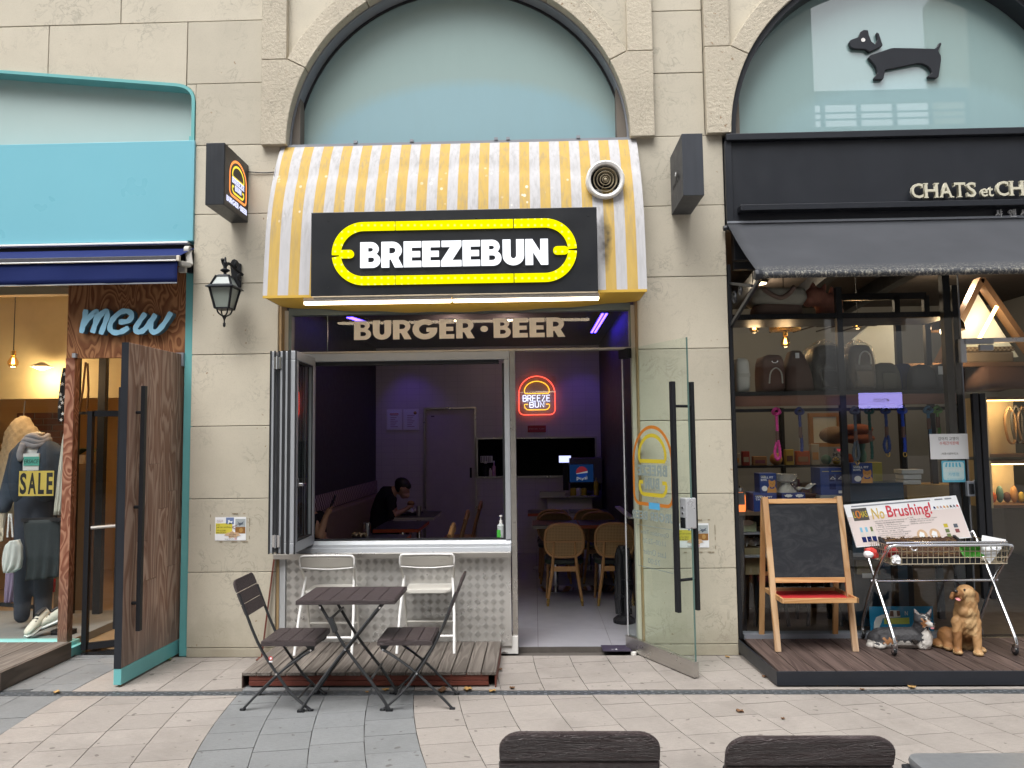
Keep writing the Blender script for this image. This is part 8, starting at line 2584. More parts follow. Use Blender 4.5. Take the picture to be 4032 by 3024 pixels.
for i in range(5):
 p = (mq0[0] + .10 + i * .07, 1.68, mq0[2])
 mb = MB(); mb.ell((p[0], 1.68, p[2] + .06 + .03 * (i % 2)), .035, .03, .055 + .03 * (i % 2)); tag(mb.build('plush_toy', tm[(i * 3) % 10], None, smooth=True), ['orange', 'green', 'brown', 'apricot', 'yellow'][i] + ' small plush in the lower lit niche, ' + ['nearest the door bars', 'second from the door bars', 'third from the door bars', 'fourth from the door bars', 'furthest from the door bars'][i], 'pet toy', 'plush toys in the lower niche')
bq0, bq1 = (4.156, 1.3, 2.387), (4.625, 1.3, 2.527)
t = thing('gingham_pet_bed', 'brown gingham box pet bed on the shelf under the lit triangle', 'pet bed', (bq0[0], 1.4, bq0[2]))
MB().box(bq0[0], bq1[0], 1.3, 1.7, bq0[2], bq1[2] - .03).build('base', M['taupe'], t, bevel=.02)
gh = NB('gingham'); ck = gh.n('ShaderNodeTexChecker'); gh.set(ck.inputs[0], gh.pos((1, 1, 1))); ck.inputs['Scale'].default_value = 50; gh.set(ck.inputs[1], (.36, .30, .22)); gh.set(ck.inputs[2], (.16, .12, .08)); gm2 = gh.bsdf(ck.outputs[0], .8)
MB().box(bq0[0] - .01, bq1[0] + .01, 1.29, 1.71, bq1[2] - .029, bq1[2] + .02).build('lid', gm2, t, bevel=.02)
MB().box(gx1 + .02, 5.5, 1.2, 1.9, bq0[2] - .04, bq0[2] - .002).build('shelf', M['walnut'], nh)
bq0, bq1 = (4.196, 1.2, 2.134), (4.71, 1.2, 2.362)
t = soft_box('wrapped_cushion', 'large brown cushion in clear plastic below the shelf of the lit triangle', 'cushion', bq0[0], bq1[0], 1.15, 1.6, bq0[2], bq1[2], M['brown_bag'], None, .8, 0, .1)
# lit lavender sign on the building opposite, seen mirrored in the glass
v0, v1 = (11.442, 21.28, 2.669), (12.92, 21.28, 3.214)
t = thing('lit_sign', 'lit lavender sign on the building opposite, seen mirrored in the pet shop glass', 'sign', ((v0[0] + v1[0]) / 2, -21, v0[2]))
MB().box(v0[0], v1[0], -21, -20.9, v0[2], v1[2]).build('panel', em('lavender_light', (.42, .38, 1.0), 5.5), t)
text('중앙태장', (v0[0] + (v1[0] - v0[0]) * .32, v0[0] + (v1[0] - v0[0]) * .70, v0[2] + (v1[2] - v0[2]) * .40, v0[2] + (v1[2] - v0[2]) * .62), -20.89, M['ink'], t, 'lettering', .002, M=Matrix.Translation((0, 0, 0)), flip=True)
# WALL FIXTURES
bx0, bx1, bz0, bz1 = -2.496, -2.352, 3.524, 4.010
t = thing('blade_sign', 'black projecting box sign with a lit burger emblem on the left pier', 'sign', (-2.42, 0, 3.77))
M['streaky'] = pm('streaked_black', (.016, .020, .027), .4, var=.6, vs=16, stretch=(3, 3, .1))
MB().box(bx0, bx1, -.5, -.002, bz0, bz1).build('box', M['streaky'], t, bevel=.003)
MF = Matrix(((0, -1, 0, bx1 + .0005), (1, 0, 0, 0), (0, 0, 1, 0), (0, 0, 0, 1)))
MB().box(-.49, -.01, -.002, 0, bz0 + .01, bz1 - .01).xf(MF).build('face', pm('sign_face', (.035, .030, .028), .4), t)
o_, d_, l_ = logo_paths(-.225, 3.775, .34)
for pl, w_, c_, nm, cl in ((fitz(o_, 3.645, 3.945), .020, (1.0, .30, .08), 'orange_ring', True), (fitz(d_, 3.80, 3.905), .018, (.75, .60, .06), 'yellow_bun', True), (fitz(l_, 3.675, 3.725), .018, (.75, .60, .06), 'yellow_bun', False)):
 mb = MB(); mb.ribbon(pl, w_, -.003, cl); mb.xf(MF).build(nm, em(nm + '_glow', c_, .75), t)
lw_ = em('lit_sign_letters', (.72, .74, 1.0), .62)
heavy_text('BREEZE', (-.35, -.10, 3.752, 3.798), -.003, lw_, t, 'lettering', .001, MF)
heavy_text('BUN', (-.29, -.16, 3.700, 3.745), -.003, lw_, t, 'lettering', .001, MF)
heavy_text('BURGER.BEER', (-.455, -.035, 3.572, 3.618), -.003, lw_, t, 'lettering', .001, MF)
mb = MB(); mb.tube(smoothpts([(bx1 - .01, -.012, 3.955), (-2.22, -.010, 3.942), (-2.10, -.010, 3.95), (-2.07, -.02, 3.952)], 5), .0045, 6)
tag(mb.build('cable', M['black']), 'thin black cable running from the left box sign to the striped awning', 'cable')
q0, q1 = (1.143, -.5, 3.519), (1.3, -.5, 3.997)
t = thing('blade_sign', 'plain dark slate projecting box sign on the right pier', 'sign', (q0[0], 0, q0[2]))
MB().box(q0[0], q1[0], -.5, -.002, q0[2], q1[2]).build('box', pm('slate_box', (.034, .040, .052), .45, var=.3, vs=6, stretch=(3, 3, .2)), t, bevel=.003)
ML = Matrix(((0, 1, 0, q0[0] - .0005), (-1, 0, 0, 0), (0, 0, 1, 0), (0, 0, 0, 1)))
zm = (q0[2] + q1[2]) / 2
k = .13 / (max(p[0] for p in dog_body) - min(p[0] for p in dog_head))
for poly in (dog_head, dog_body):
 mb = MB(); mb.prism([(.20 + (p[0] - dog_head[0][0]) * k, zm + .02 + (p[1] - dog_head[0][1]) * k) for p in poly], -.002, 0); mb.xf(ML).build('dog_emblem', M['letter_grey'] if poly is dog_head else M['black'], t)
text('CHATS et CH', (.10, .40, zm - .07, zm - .035), -.001, M['black'], t, 'lettering', .001, M=ML)
# wall lantern
lx_, ly_ = -2.451, -.21
lz = dict(tip=2.622, ring=2.708, bot=2.767, top=2.928, rim=2.945, roof=3.03, cap=3.081, fin=3.19)
t = thing('wall_lantern', 'black cast wall lantern with frosted panes on a scrolled bracket', 'lantern', (lx_, 0, lz['roof']))
pl_ = [(-2.463, 2.975), (-2.397, 2.981), (-2.399, 3.178), (-2.42, 3.186), (-2.436, 3.21), (-2.456, 3.218), (-2.474, 3.208), (-2.486, 3.185), (-2.489, 3.175)]
MB().prism(pl_, -.022, -.001).build('back_plate', M['black'], t, bevel=.004)
def sq(h, z): return [(lx_ - h, ly_ - h, z), (lx_ + h, ly_ - h, z), (lx_ + h, ly_ + h, z), (lx_ - h, ly_ + h, z)]
wt, wb, wr, wf = .088, .055, .112, .052
gl = pm('frosted_lantern_glass', (.26, .30, .27), .35)
MB().loft([sq(wb - .004, lz['bot'] + .006), sq(wt - .006, lz['top'])]).build('lower_panes', gl, t)
MB().loft([sq(wt - .010, lz['rim'] + .012), sq(wf - .004, lz['roof'] - .008)]).build('upper_panes', pm('bright_lantern_glass', (.24, .28, .275), .35), t)
MB().loft([sq(wr, lz['top'] + .002), sq(wr, lz['top'] + .008), sq(wt, lz['rim'] + .008), sq(wt - .02, lz['rim'] + .010)]).build('rim', M['char'], t)
for sx, sy in ((-1, -1), (1, -1), (1, 1), (-1, 1)):
 mb = MB(); mb.bar((lx_ + sx * wb, ly_ + sy * wb, lz['bot']), (lx_ + sx * wt, ly_ + sy * wt, lz['top'] + .004), .014, .014, (sx, sy, 0)); mb.bar((lx_ + sx * (wt - .006), ly_ + sy * (wt - .006), lz['rim'] + .006), (lx_ + sx * wf, ly_ + sy * wf, lz['roof']), .013, .013, (sx, sy, 0)); mb.build('corner_bar', M['black'], t)
 MB().tube(smoothpts([(lx_ + sx * wb * .8, ly_ + sy * wb * .8, lz['bot'] - .002), (lx_ + sx * wb * .62, ly_ + sy * wb * .62, lz['bot'] - .035), (lx_ + sx * .008, ly_ + sy * .008, lz['ring'])], 4), .006, 6).build('scroll', M['black'], t)
MB().loft([sq(wb + .004, lz['bot'] - .004), sq(wb + .004, lz['bot'] + .008)]).build('base_frame', M['black'], t)
MB().loft([sq(wf + .002, lz['roof'] - .006), sq(wf - .012, lz['roof'] + .01)]).build('roof_cap', M['char'], t)
MB().lathe([(.014, lz['roof']), (.012, lz['cap'] - .02), (.036, lz['cap'] - .006), (.036, lz['cap'] + .002), (.014, lz['cap'] + .014), (.012, lz['cap'] + .05), (.018, lz['cap'] + .06), (.010, lz['cap'] + .075), (.008, lz['fin'] - .01), (.003, lz['fin'])], (lx_, ly_, 0), n=14).build('finial', M['black'], t, smooth=True)
MB().lathe([(.010, lz['ring'] + .01), (.018, lz['ring']), (.006, lz['ring'] - .03), (.005, lz['tip'] + .04), (.011, lz['tip'] + .03), (.010, lz['tip'] + .008), (.003, lz['tip'])], (lx_, ly_, 0), n=12).build('pendant_drop', M['black'], t, smooth=True)
mb = MB()
zc = lz['cap'] + .03
mb.tube(smoothpts([(lx_, ly_, zc), (lx_ + .01, ly_ + .05, zc + .035), (lx_ + .03, ly_ + .12, zc + .01), (lx_ + .07, -.02, zc - .03)], 4), .012, 8)
mb.tube(smoothpts([(lx_ - .02, ly_ - .01, zc + .06), (lx_ - .02, ly_ + .01, zc + .03), (lx_, ly_, zc)], 3), .013, 8)
for c_, r_ in (((lx_ + .045, -.09, zc + .04), .03), ((lx_ + .06, -.07, zc - .06), .032)):
 mb.tube([(c_[0], c_[1] + r_ * (1 - i / 24) * math.cos(i * .55), c_[2] + r_ * (1 - i / 24) * math.sin(i * .55)) for i in range(20)], .008, 6)
mb.build('bracket', M['black'], t, smooth=True)
# ON THE BROWN DECK
DZ = .109
es = thing('chalkboard_easel', 'pine A-frame easel with a blank black chalkboard and a red tray', 'easel', (2.07, -.1, DZ))
exl, exr, ezt = 1.785, 2.355, 1.236
for x, nm in ((exl, 'front_post'), (exr, 'front_post')):
 MB().bar((x, -.302, DZ), (x, -.105, ezt), .044, .026, (0, 1, 0)).build(nm, M['pine_worn'], es, bevel=.003)
 MB().bar((x - .004 if x < 2 else x + .004, .100, DZ), (x, -.070, ezt - .01), .040, .024, (0, 1, 0)).build('rear_post', M['pine'], es, bevel=.003)
 MB().lathe([(.007, -.026), (.007, .026)], (x, -.09, ezt - .02), 'X', 8).build('hinge', M['chrome'], es)
def ey(z): return -.302 + (z - DZ) / (ezt - DZ) * .197
M['pine_x'] = wood_grain('pine_rail', (.42, .205, .075), (.60, .36, .17), 5, 5, 'x', .1, .06)
for z0, z1 in ((1.183, 1.220), (.597, .636)):
 zc = (z0 + z1) / 2
 MB().bar((exl + .023, ey(zc), zc), (exr - .023, ey(zc), zc), .024, z1 - z0, (0, .17, 1)).build('rail', M['pine_x'], es, bevel=.003)
mb = MB(); mb.obox(((exl + exr) / 2, (ey(.636) + ey(1.183)) / 2, .9095), ((exr - exl) / 2 - .0225, 0, 0), (0, .004, 0), (0, (ey(1.183) - ey(.636)) / 2, .273))
cb = NB('chalk_dusted_blackboard'); cc_ = cb.mix(cb.math('MULTIPLY', cb.ramp(cb.noise(5, cb.pos((1, 1, 2)), 6, .7, 1.5), [(.45, 0), (.8, 1)]), .4), (.014, .016, .021), (.09, .095, .10)); mb.build('chalkboard', cb.bsdf(cc_, .6, 0, None, .3), es)
MB().bar((exl + .02, .065, .62), (exr - .02, .065, .62), .02, .03).build('rear_rail', M['pine_x'], es)
ty0, ty1, tzz = -.40, .02, .482
for a, nm in (((exl + .028, exr - .001, ty0, ty0 + .016, tzz, tzz + .036), 'tray_rail'), ((exl + .028, exr - .001, ty1 - .016, ty1, tzz, tzz + .036), 'tray_rail')):
 MB().box(*a).build(nm, M['pine_x'], es, bevel=.002)
for x in (exl + .028, exr + .001):
 MB().box(x - .016, x - .0005, ty0, ty1, tzz, tzz + .036).build('tray_side', M['pine'], es, bevel=.002)
MB().box(exl + .029, exr - .016, ty0 + .0165, ty1 - .0165, tzz + .006, tzz + .012).build('tray_base', pm('red_board', (.42, .02, .025), .5), es)
# wire basket cart
ct = thing('basket_cart', 'chrome folding cart with a shallow wire basket on crossed legs and castors', 'cart', (3.0, -.2, DZ))
cxl, cxr, cy0, cy1 = 2.585, 3.448, -.430, .060
zr_, zbk = .898, .760
def ctube(pts, nm, r=.0125): 
 mb = MB(); mb.tube(smoothpts(pts, 5), r, 10); return mb.build(nm, M['chrome'], ct, smooth=True)
for x, s in ((cxl, -1), (cxr, 1)):
 ctube([(x, cy0 + .005, .165), (x, cy0 + .012, .24), (x + s * .004, -.17, .60), (x + s * .01, cy1 - .02, .91), (x + s * .0, cy1, .93)], 'cross_leg')
 ctube([(x + s * .022, cy1, .165), (x + s * .022, cy1 - .012, .26), (x + s * .022, -.17, .60), (x + s * .016, cy0 + .02, .86), (x - s * .02, cy0 - .006, zr_), (x - s * .10, cy0 - .008, zr_ + .002)], 'cross_leg')
 for y in (cy0 + .005, cy1):
  xx = x if y < 0 else x + s * .022
  mb = MB(); mb.lathe([(.030, -.009), (.033, -.004), (.033, .004), (.030, .009)], (xx, y + .012, DZ + .033), 'X', 18); w = mb.build('castor', M['black_gloss'], ct, smooth=True)
  MB().lathe([(.012, -.0105), (.012, .0105)], (xx, y + .012, DZ + .033), 'X', 10).build('hub', M['chrome'], w)
  mb = MB(); mb.box(xx - .016, xx - .012, y - .012, y + .02, DZ + .03, DZ + .068); mb.box(xx + .012, xx + .016, y - .012, y + .02, DZ + .03, DZ + .068); mb.box(xx - .016, xx + .016, y - .012, y + .02, DZ + .0682, DZ + .074); mb.build('fork', M['chrome'], w)
ctube([(cxl - .045, -.17, .60), (cxr + .045, -.17, .60)], 'cross_bar', .0105)
ctube([(cxl + .09, cy0 - .008, zr_ + .002), (cxr - .09, cy0 - .008, zr_ + .002)], 'front_bar')
ctube([(cxl - .02, cy0 + .022, zr_ + .018), (cxr - .01, cy0 + .022, zr_ + .018)], 'front_bar', .009)
ctube([(cxl - .0, cy1, .93), (cxr + .0, cy1, .93)], 'rear_bar')
mb = MB()
wr_ = .0026
ins = .02
def ring_w(z, i): return [(cxl + i, cy0 + .016 + i, z), (cxr - i, cy0 + .016 + i, z), (cxr - i, cy1 - i, z + .03 * 0), (cxl + i, cy1 - i, z)]
for k in range(4):
 z = zr_ - (zr_ - zbk) * k / 3
 mb.tube(ring_w(z, .004 * k), wr_ * 1.3, 5, closed=True)
nx, ny_ = 22, 12
for i in range(nx + 1):
 x = cxl + .015 + (cxr - cxl - .03) * i / nx
 mb.tube([(x, cy0 + .016, zr_), (x, cy0 + .028, zbk), (x, cy1 - .012, zbk), (x, cy1, zr_)], wr_, 5)
for j in range(1, ny_):
 y = cy0 + .03 + (cy1 - cy0 - .05) * j / ny_
 mb.tube([(cxl, y, zr_), (cxl + .012, y, zbk), (cxr - .012, y, zbk), (cxr, y, zr_)], wr_, 5)
stuff(mb.build('wire_basket', pm('yellowed_wire', (.50, .44, .32), .3, .8), ct))
for x in (2.747, 3.317):
 MB().tube([(x + .022 * math.cos(a), cy0 - .022, zr_ - .012 + .020 * math.sin(a)) for a in [math.pi * (1 + k / 10) for k in range(11)]], .0045, 6).build('hook', M['chrome'], ct)
# sign standing in the basket
A_, B2, C_ = V((2.478, -.10, .842)), V((3.376, -.06, .905)), V((2.430, .0, 1.160))
ux, uz = B2 - A_, C_ - A_
un = uz.cross(ux).normalized() * -1
if un.y > 0: un = -un
MS = Matrix(((ux.x, -un.x, uz.x, A_.x), (ux.y, -un.y, uz.y, A_.y), (ux.z, -un.z, uz.z, A_.z), (0, 0, 0, 1)))
nb = thing('care_board', 'white printed board headed in yellow and red letters, propped in the wire basket', 'sign', A_)
MB().box(0, 1, 0, .012, 0, 1).xf(MS).build('board', M['paper'], nb)
MB().box(.004, .996, -.0008, -.0001, .02, .70).xf(MS).build('pink_field', pm('pale_pink_print', (.68, .60, .58), .6, var=.03), nb)
def on(s_, a, b_, c_, d_, m_, nm='lettering', off=.01, sh=0, k=2): text(s_, (a, b_, c_, d_), -.001 * k, m_, nb, nm, .0006, offset=off, shear=sh, M=MS)
MB().box(.05, .185, -.0018, -.0009, .60, .89).xf(MS).build('logo_plate', pm('dark_logo', (.06, .055, .05), .5), nb)
on('L   HAS', .058, .178, .67, .82, M['mustard'])
mb = MB(); mb.ribbon([(.098 + .017 * math.cos(k), .745 + .085 * math.sin(k)) for k in [2 * math.pi * j / 20 for j in range(20)]], .014, -.003, True); mb.xf(MS).build('logo_ring', M['dk_orange'], nb)
on('No', .215, .325, .60, .86, pm('print_gold', (.58, .42, .10), .5), 'letter', .012, .12)
on('Brushing!', .35, .745, .535, .90, pm('print_crimson', (.52, .035, .06), .5), 'letter', .015, .06)
M['print_grey'] = pm('print_grey', (.20, .19, .19), .6)
for i, s_ in enumerate(('1. 바르기만하면, 칫솔 효과! 저 3가지 이상의 도움 서명', '   스케일링보다 쉽고 정성이를 없애고 건강을 치유해!', '2. 제품명 : 누 페드럴 Denta Gel', '3. 주요 성분 : Grapefruit Seed ext, Green tea ext', '   Rosemary Oil, Thyme Oil, Neem Oil, Propolis', '4. 주요 성분 기능', ' - Grapefruit Seed : 내추럴 항염, 항박테리아', ' - Neem Oil : 내추럴 바이러스, 혈류', ' - Thyme Oil : 내추럴 가려움 완화')):
 on(s_, .215 + .004 * (i % 2), .215 + .29 - .03 * ((i * 7) % 3), .535 - i * .048, .565 - i * .048, M['print_grey'], 'small_print', 0)
for i, s_ in enumerate(('5. 사용', ' - 칫솔, 덴탈, 구강 거즈 24시간 ~ 구강관리', ' - 반려동물이, 치약 페이스트 구강 관리 추천', ' - 천연감미료 : 내추럴 Ingredients')):
 on(s_, .515, .515 + (.05 if i == 0 else .28 - .03 * i), .56 - i * .05, .59 - i * .05, M['print_grey'], 'small_print', 0)
for k_, x in enumerate((.085, .13, .175)):
 MB().box(x - .018, x + .018, -.002, -.0009, .12, .33).xf(MS).build('bottle_print', M['grey_white'], nb); MB().box(x - .018, x + .018, -.0028, -.0021, .10, .22).xf(MS).build('label_print', M['navy'], nb)
 MB().box(x - .010, x + .010, -.002, -.0009, .332, .44).xf(MS).build('cap_print', M['leaf_green'] if k_ == 2 else M['blue_sky'] if 'blue_sky' in M else M.setdefault('blue_sky', pm('sky_blue_print', (.18, .45, .62), .5)), nb)
for x in (.59, .70):
 mb = MB(); mb.prism([(x + .045 * math.cos(k), .145 + .135 * math.sin(k)) for k in [2 * math.pi * j / 22 for j in range(22)]], -.002, -.0009); mb.xf(MS).build('photo_print', M['photo_peach'], nb)
 mb = MB(); mb.prism([(x + a, .145 + b_) for a, b_ in ((-.02, -.09), (.015, -.08), (.02, .05), (-.01, .09), (-.03, .0))], -.0028, -.0021); mb.xf(MS).build('tooth_print', M['paper'], nb)
for i, (x, z, m_) in enumerate(((.80, .28, 'mustard'), (.80, .16, 'leaf_green'), (.80, .05, 'leaf_green'), (.885, .26, 'photo_dark'), (.885, .14, 'photo_maroon'))):
 MB().box(x, x + .035, -.002, -.0009, z, z + .085).xf(MS).build('ingredient_print', M[m_], nb)
for i in range(8):
 x = .765 + i * .029; mb = MB(); mb.prism([(x, .70), (x + .004, .74), (x + .002, .775), (x + .010, .79), (x + .018, .765), (x + .020, .70), (x + .014, .735), (x + .006, .735)], -.0018, -.0009); mb.xf(MS).build('dog_print', M[['navy', 'photo_peach', 'photo_mauve', 'box_orange', 'photo_tan', 'ink', 'photo_dark', 'red'][i]], nb)
for a, b_ in ((.06, .76), (.80, .87), (.89, .95)):
 MB().box(a, b_, -.0018, -.0009, .925, .955).xf(MS).build('tape_strip', M['flash'], nb)
# mulch tray and oddments in the basket
mt = thing('mulch_tray', 'black tray of brown bark mulch tilted in the wire basket', 'tray', (2.95, -.2, .78))
tx0_, tx1_ = 2.665, 3.245
def tilt(x, y, h): 
 v = (y + .385) / .38
 return (x, y, .785 + .135 * v + h)
mb = MB(); rxx = random.Random(2)
mb.grid(lambda u, v: tilt(tx0_ + .015 + (tx1_ - tx0_ - .03) * u, -.375 + .36 * v, .012 + rxx.uniform(-.006, .009)), 60, 36)
mu = NB('bark_mulch'); mc = mu.ramp(mu.noise(70, mu.pos((.5, 1.5, 1)), 5, .7), [(.3, (.02, .010, .006)), (.55, (.075, .034, .016)), (.75, (.15, .075, .035))]); mb.build('mulch', mu.bsdf(mc, .9, 0, mu.bump(mu.noise(120, None, 4), .8, .01)), mt)
mb = MB()
for i in range(110):
 x, y = rxx.uniform(tx0_ + .03, tx1_ - .03), rxx.uniform(-.36, -.03); a = rxx.uniform(-.6, .6); l = rxx.uniform(.006, .03)
 p = V(tilt(x, y, .024)); d = V((math.cos(a), math.sin(a) * .5, rxx.uniform(-.2, .2))) * l
 mb.bar(p - d, p + d, .003, .002)
stuff(mb.build('straw_bits', M['leaf_tan'], mt))
mb = MB()
for a in (((tx0_, -.385), (tx1_, -.385)), ((tx1_, -.385), (tx1_, -.005)), ((tx1_, -.005), (tx0_, -.005)), ((tx0_, -.005), (tx0_, -.385))):
 p, q = tilt(*a[0], 0), tilt(*a[1], 0); mb.bar(p, q, .022, .045)
p, q, r_, s_ = tilt(tx0_, -.385, -.02), tilt(tx1_, -.385, -.02), tilt(tx1_, -.005, -.02), tilt(tx0_, -.005, -.02); mb.quad(p, q, r_, s_)
stuff(mb.build('tray_body', M['black'], mt))
g0 = (3.211, -.4, .834)
t = thing('green_scoop', 'bright green plastic scoop at the right end of the wire basket', 'scoop', g0)
MB().grid(lambda u, v: (g0[0] - .075 + .15 * u, -.385 + .05 * math.sin(math.pi * v), g0[2] + .045 - .085 * v + .03 * math.sin(math.pi * v) * (1 - u) + .02 * u), 10, 8).build('shell', pm('bright_green_plastic', (.10, .52, .05), .35), t, smooth='all', solid=.006)
e0 = [(3.267, -.36, .844), (3.311, -.4, .756), (3.472, -.34, .924), (3.307, -.33, .957), (3.412, -.37, .856)]
t = thing('white_envelope', 'folded white envelope standing at the right end of the wire basket', 'envelope', e0[0])
MB().add([e0[3], e0[2], e0[4], e0[1], e0[0]], [(0, 1, 2, 3, 4)]).build('paper', M['paper'], t, solid=.004)
for nm, c_, lab, m_, sz in (('food_packet', (2.536, -.22, .819), 'red and white packet lying at the left end of the basket', 'red', (.055, .05, .035)), ('food_packet', (2.649, -.3, .84), 'dark red packet beside the mulch tray in the basket', 'dull', (.05, .05, .045)), ('crumpled_wrapper', (2.635, -.4, .794), 'crumpled white wrapper in the front left of the basket', 'paper', (.035, .022, .03))):
 t = thing(nm, lab, 'packet', c_)
 rr = random.Random(len(lab))
 mb = MB(); mb.ell(c_, *sz, 12, 7, Matrix.Rotation(R(30), 3, 'Y')); mb.v = [tuple(p[i] + rr.uniform(-.008, .008) for i in range(3)) for p in mb.v]; mb.build('packet_body', M['paper'] if m_ == 'paper' else M['red'] if m_ == 'red' else pm('dull_red_pack', (.34, .03, .03), .5), t)
 if m_ == 'red':
  MB().ell((c_[0] - .03, c_[1] - .02, c_[2] - .01), .035, .045, .03, 10, 6).build('white_end', M['paper'], t)
# DOG STATUES
def fur(name, c, v=.25):
 return pm(name, c, .65, var=v, vs=22, bump=.55, bs=65, stretch=(1.3, 1.3, .7))
gold, pale_gold, dark_gold = fur('golden_fur', (.34, .19, .078)), fur('pale_gold_fur', (.43, .275, .13)), fur('deep_gold_fur', (.22, .10, .032))
nose = pm('glossy_nose', (.012, .010, .010), .2); tong = pm('tongue', (.50, .19, .20), .4)
def n_(x, y_, d): return (x, y_, d)
GP = dict(ch=(3.164, -.31, .325), ll0=(3.08, -.345, .339), ll1=(3.063, -.375, .138), lp=(3.051, -.395, .129), rl0=(3.214, -.35, .334), rl1=(3.192, -.4, .136), rp=(3.183, -.42, .124), hb=(3.215, -.21, .194), hl=(3.076, -.21, .184), hlp=(3.043, -.29, .134), tail=(3.029, -.18, .131), hrp=(3.253, -.33, .125), nk0=(3.175, -.305, .379), nk1=(3.161, -.33, .495), hd=(3.161, -.335, .543), mz0=(3.104, -.375, .536), mz1=(3.05, -.425, .55), jw=(3.081, -.4, .508), er=(3.233, -.325, .529), er1=(3.236, -.325, .487), el=(3.077, -.315, .532), el1=(3.069, -.315, .498), ns=(3.032, -.448, .571), tg=(3.051, -.432, .514), ey1=(3.121, -.397, .572), ey2=(3.06, -.385, .571), ruff=(3.155, -.35, .405))
def gcol(c, n):
 c = c + V((.006 * math.sin(c.z * 170), 0, .006 * math.sin(c.x * 150 + c.y * 60)))
 if c.z > GP['nk1'][2] - .01:
  return 2 if abs(c.x - GP['hd'][0]) > .055 else (1 if c.y < -.385 else 0)
 if c.z < DZ + .03: return 1
 dx = (c.x - GP['ch'][0]) / .04; dz = (c.z - GP['ch'][2] - .01) / .10
 if dx * dx + dz * dz < 1 and c.y < -.35: return 1
 if c.x < GP['hl'][0] + .03 and c.z < .27: return 2
 return 0
gr = thing('retriever_statue', 'golden retriever statue sitting upright, mouth open, at the right of the cart', 'dog statue', (GP['ch'][0], -.3, DZ))
g = GP
skin_body('body', [(g['ll0'], g['ll1'], .038, .026), (g['rl0'], g['rl1'], .038, .027), (g['nk0'], g['nk1'], .088, .066), (g['mz0'], g['mz1'], .036, .024), (g['jw'], (g['jw'][0] - .012, g['jw'][1] - .028, g['jw'][2] + .006), .020, .014), (g['er'], g['er1'], .024, .027), (g['el'], g['el1'], .014, .018), (g['ch'], g['hb'], .088, .092), (g['hl'], g['hlp'], .06, .028)],
   [(g['hb'], (.10, .10, .13)), (g['ch'], (.088, .075, .13)), (g['hl'], (.062, .10, .08)), (g['hlp'], (.04, .05, .024)), (g['tail'], (.055, .07, .035)), (g['hrp'], (.036, .045, .024)), (g['lp'], (.033, .042, .022)), (g['rp'], (.034, .044, .022)), (g['hd'], (.064, .066, .056)), (g['ruff'], (.075, .05, .05))], .0075, gcol, [gold, pale_gold, dark_gold], gr, 4,
   lambda c: .0016 * (math.sin(c.x * 230 + 9 * math.sin(c.z * 90)) + math.sin(c.x * 140 - c.z * 110)) * (1 if .2 < c.z < .47 else .4))
MB().ell(g['ns'], .014, .010, .011).build('nose', nose, gr, smooth=True)
MB().ell(g['tg'], .017, .022, .007, rot=Matrix.Rotation(R(25), 3, 'X')).build('tongue', tong, gr, smooth=True)
MB().ell((g['tg'][0] + .012, g['tg'][1] + .018, g['tg'][2] + .006), .026, .016, .012).build('mouth', nose, gr, smooth=True)
for k in ('ey1', 'ey2'):
 MB().ell(g[k], .0085, .006, .0085, 10, 6).build('eye', nose, gr, smooth=True)
CP = dict(b0=(2.62, -.13, .166), b1=(2.841, -.185, .178), rump=(2.592, -.12, .146), ch=(2.897, -.215, .186), n0=(2.876, -.2, .221), n1=(2.879, -.225, .295), hd=(2.881, -.23, .321), m0=(2.904, -.255, .302), m1=(2.937, -.285, .289), e0=(2.858, -.215, .344), e1=(2.84, -.215, .395), f0=(2.937, -.215, .349), f1=(2.963, -.215, .394), pw=(2.886, -.245, .126), hp=(2.569, -.215, .127), hp2=(2.666, -.19, .124), tl=(2.541, -.14, .111), th=(2.627, -.19, .158), ns=(2.939, -.3, .303), tg=(2.928, -.292, .272), y1=(2.881, -.285, .335), y2=(2.93, -.272, .329), hole=(2.806, -.28, .169))
c = CP
cdark, cwhite, ctan, cgrey = fur('charcoal_fur', (.030, .030, .034), .4), fur('cream_white_fur', (.47, .45, .42)), fur('russet_fur', (.34, .155, .06)), fur('ear_grey', (.22, .19, .18))
def ccol(p, n):
 p = p + V((.008 * math.sin(p.z * 190 + p.y * 90), 0, .008 * math.sin(p.x * 160 + p.y * 70)))
 hx, hy, hz = c['hd']
 if p.z > c['n1'][2] - .015:
  if p.z > hz + .045: return 3 if n.y < -.2 else 0
  if p.x > c['m0'][0] - .012 and p.z < hz + .01: return 1
  if abs(p.x - hx - .022 - (hz - p.z) * .25) < .009 and p.y < hy - .02: return 1
  if p.z < hz + .012: return 2 if p.x > hx - .02 else 0
  return 0
 if p.x > c['ch'][0] - .035: return 1 if (p.z < c['ch'][2] + .07 and p.x > c['ch'][0] - .03) or p.y < -.27 else 0
 if p.z < DZ + .035: return 1
 if p.z < DZ + .075 and (c['th'][0] - .03 < p.x < c['th'][0] + .06): return 2
 if p.z < DZ + .055: return 1 if p.x > c['th'][0] + .05 else 0
 return 0
cg = thing('corgi_statue', 'black white and tan corgi statue lying under the cart with a heart-shaped hole painted as a dark block', 'dog statue', (c['b1'][0], -.18, DZ))
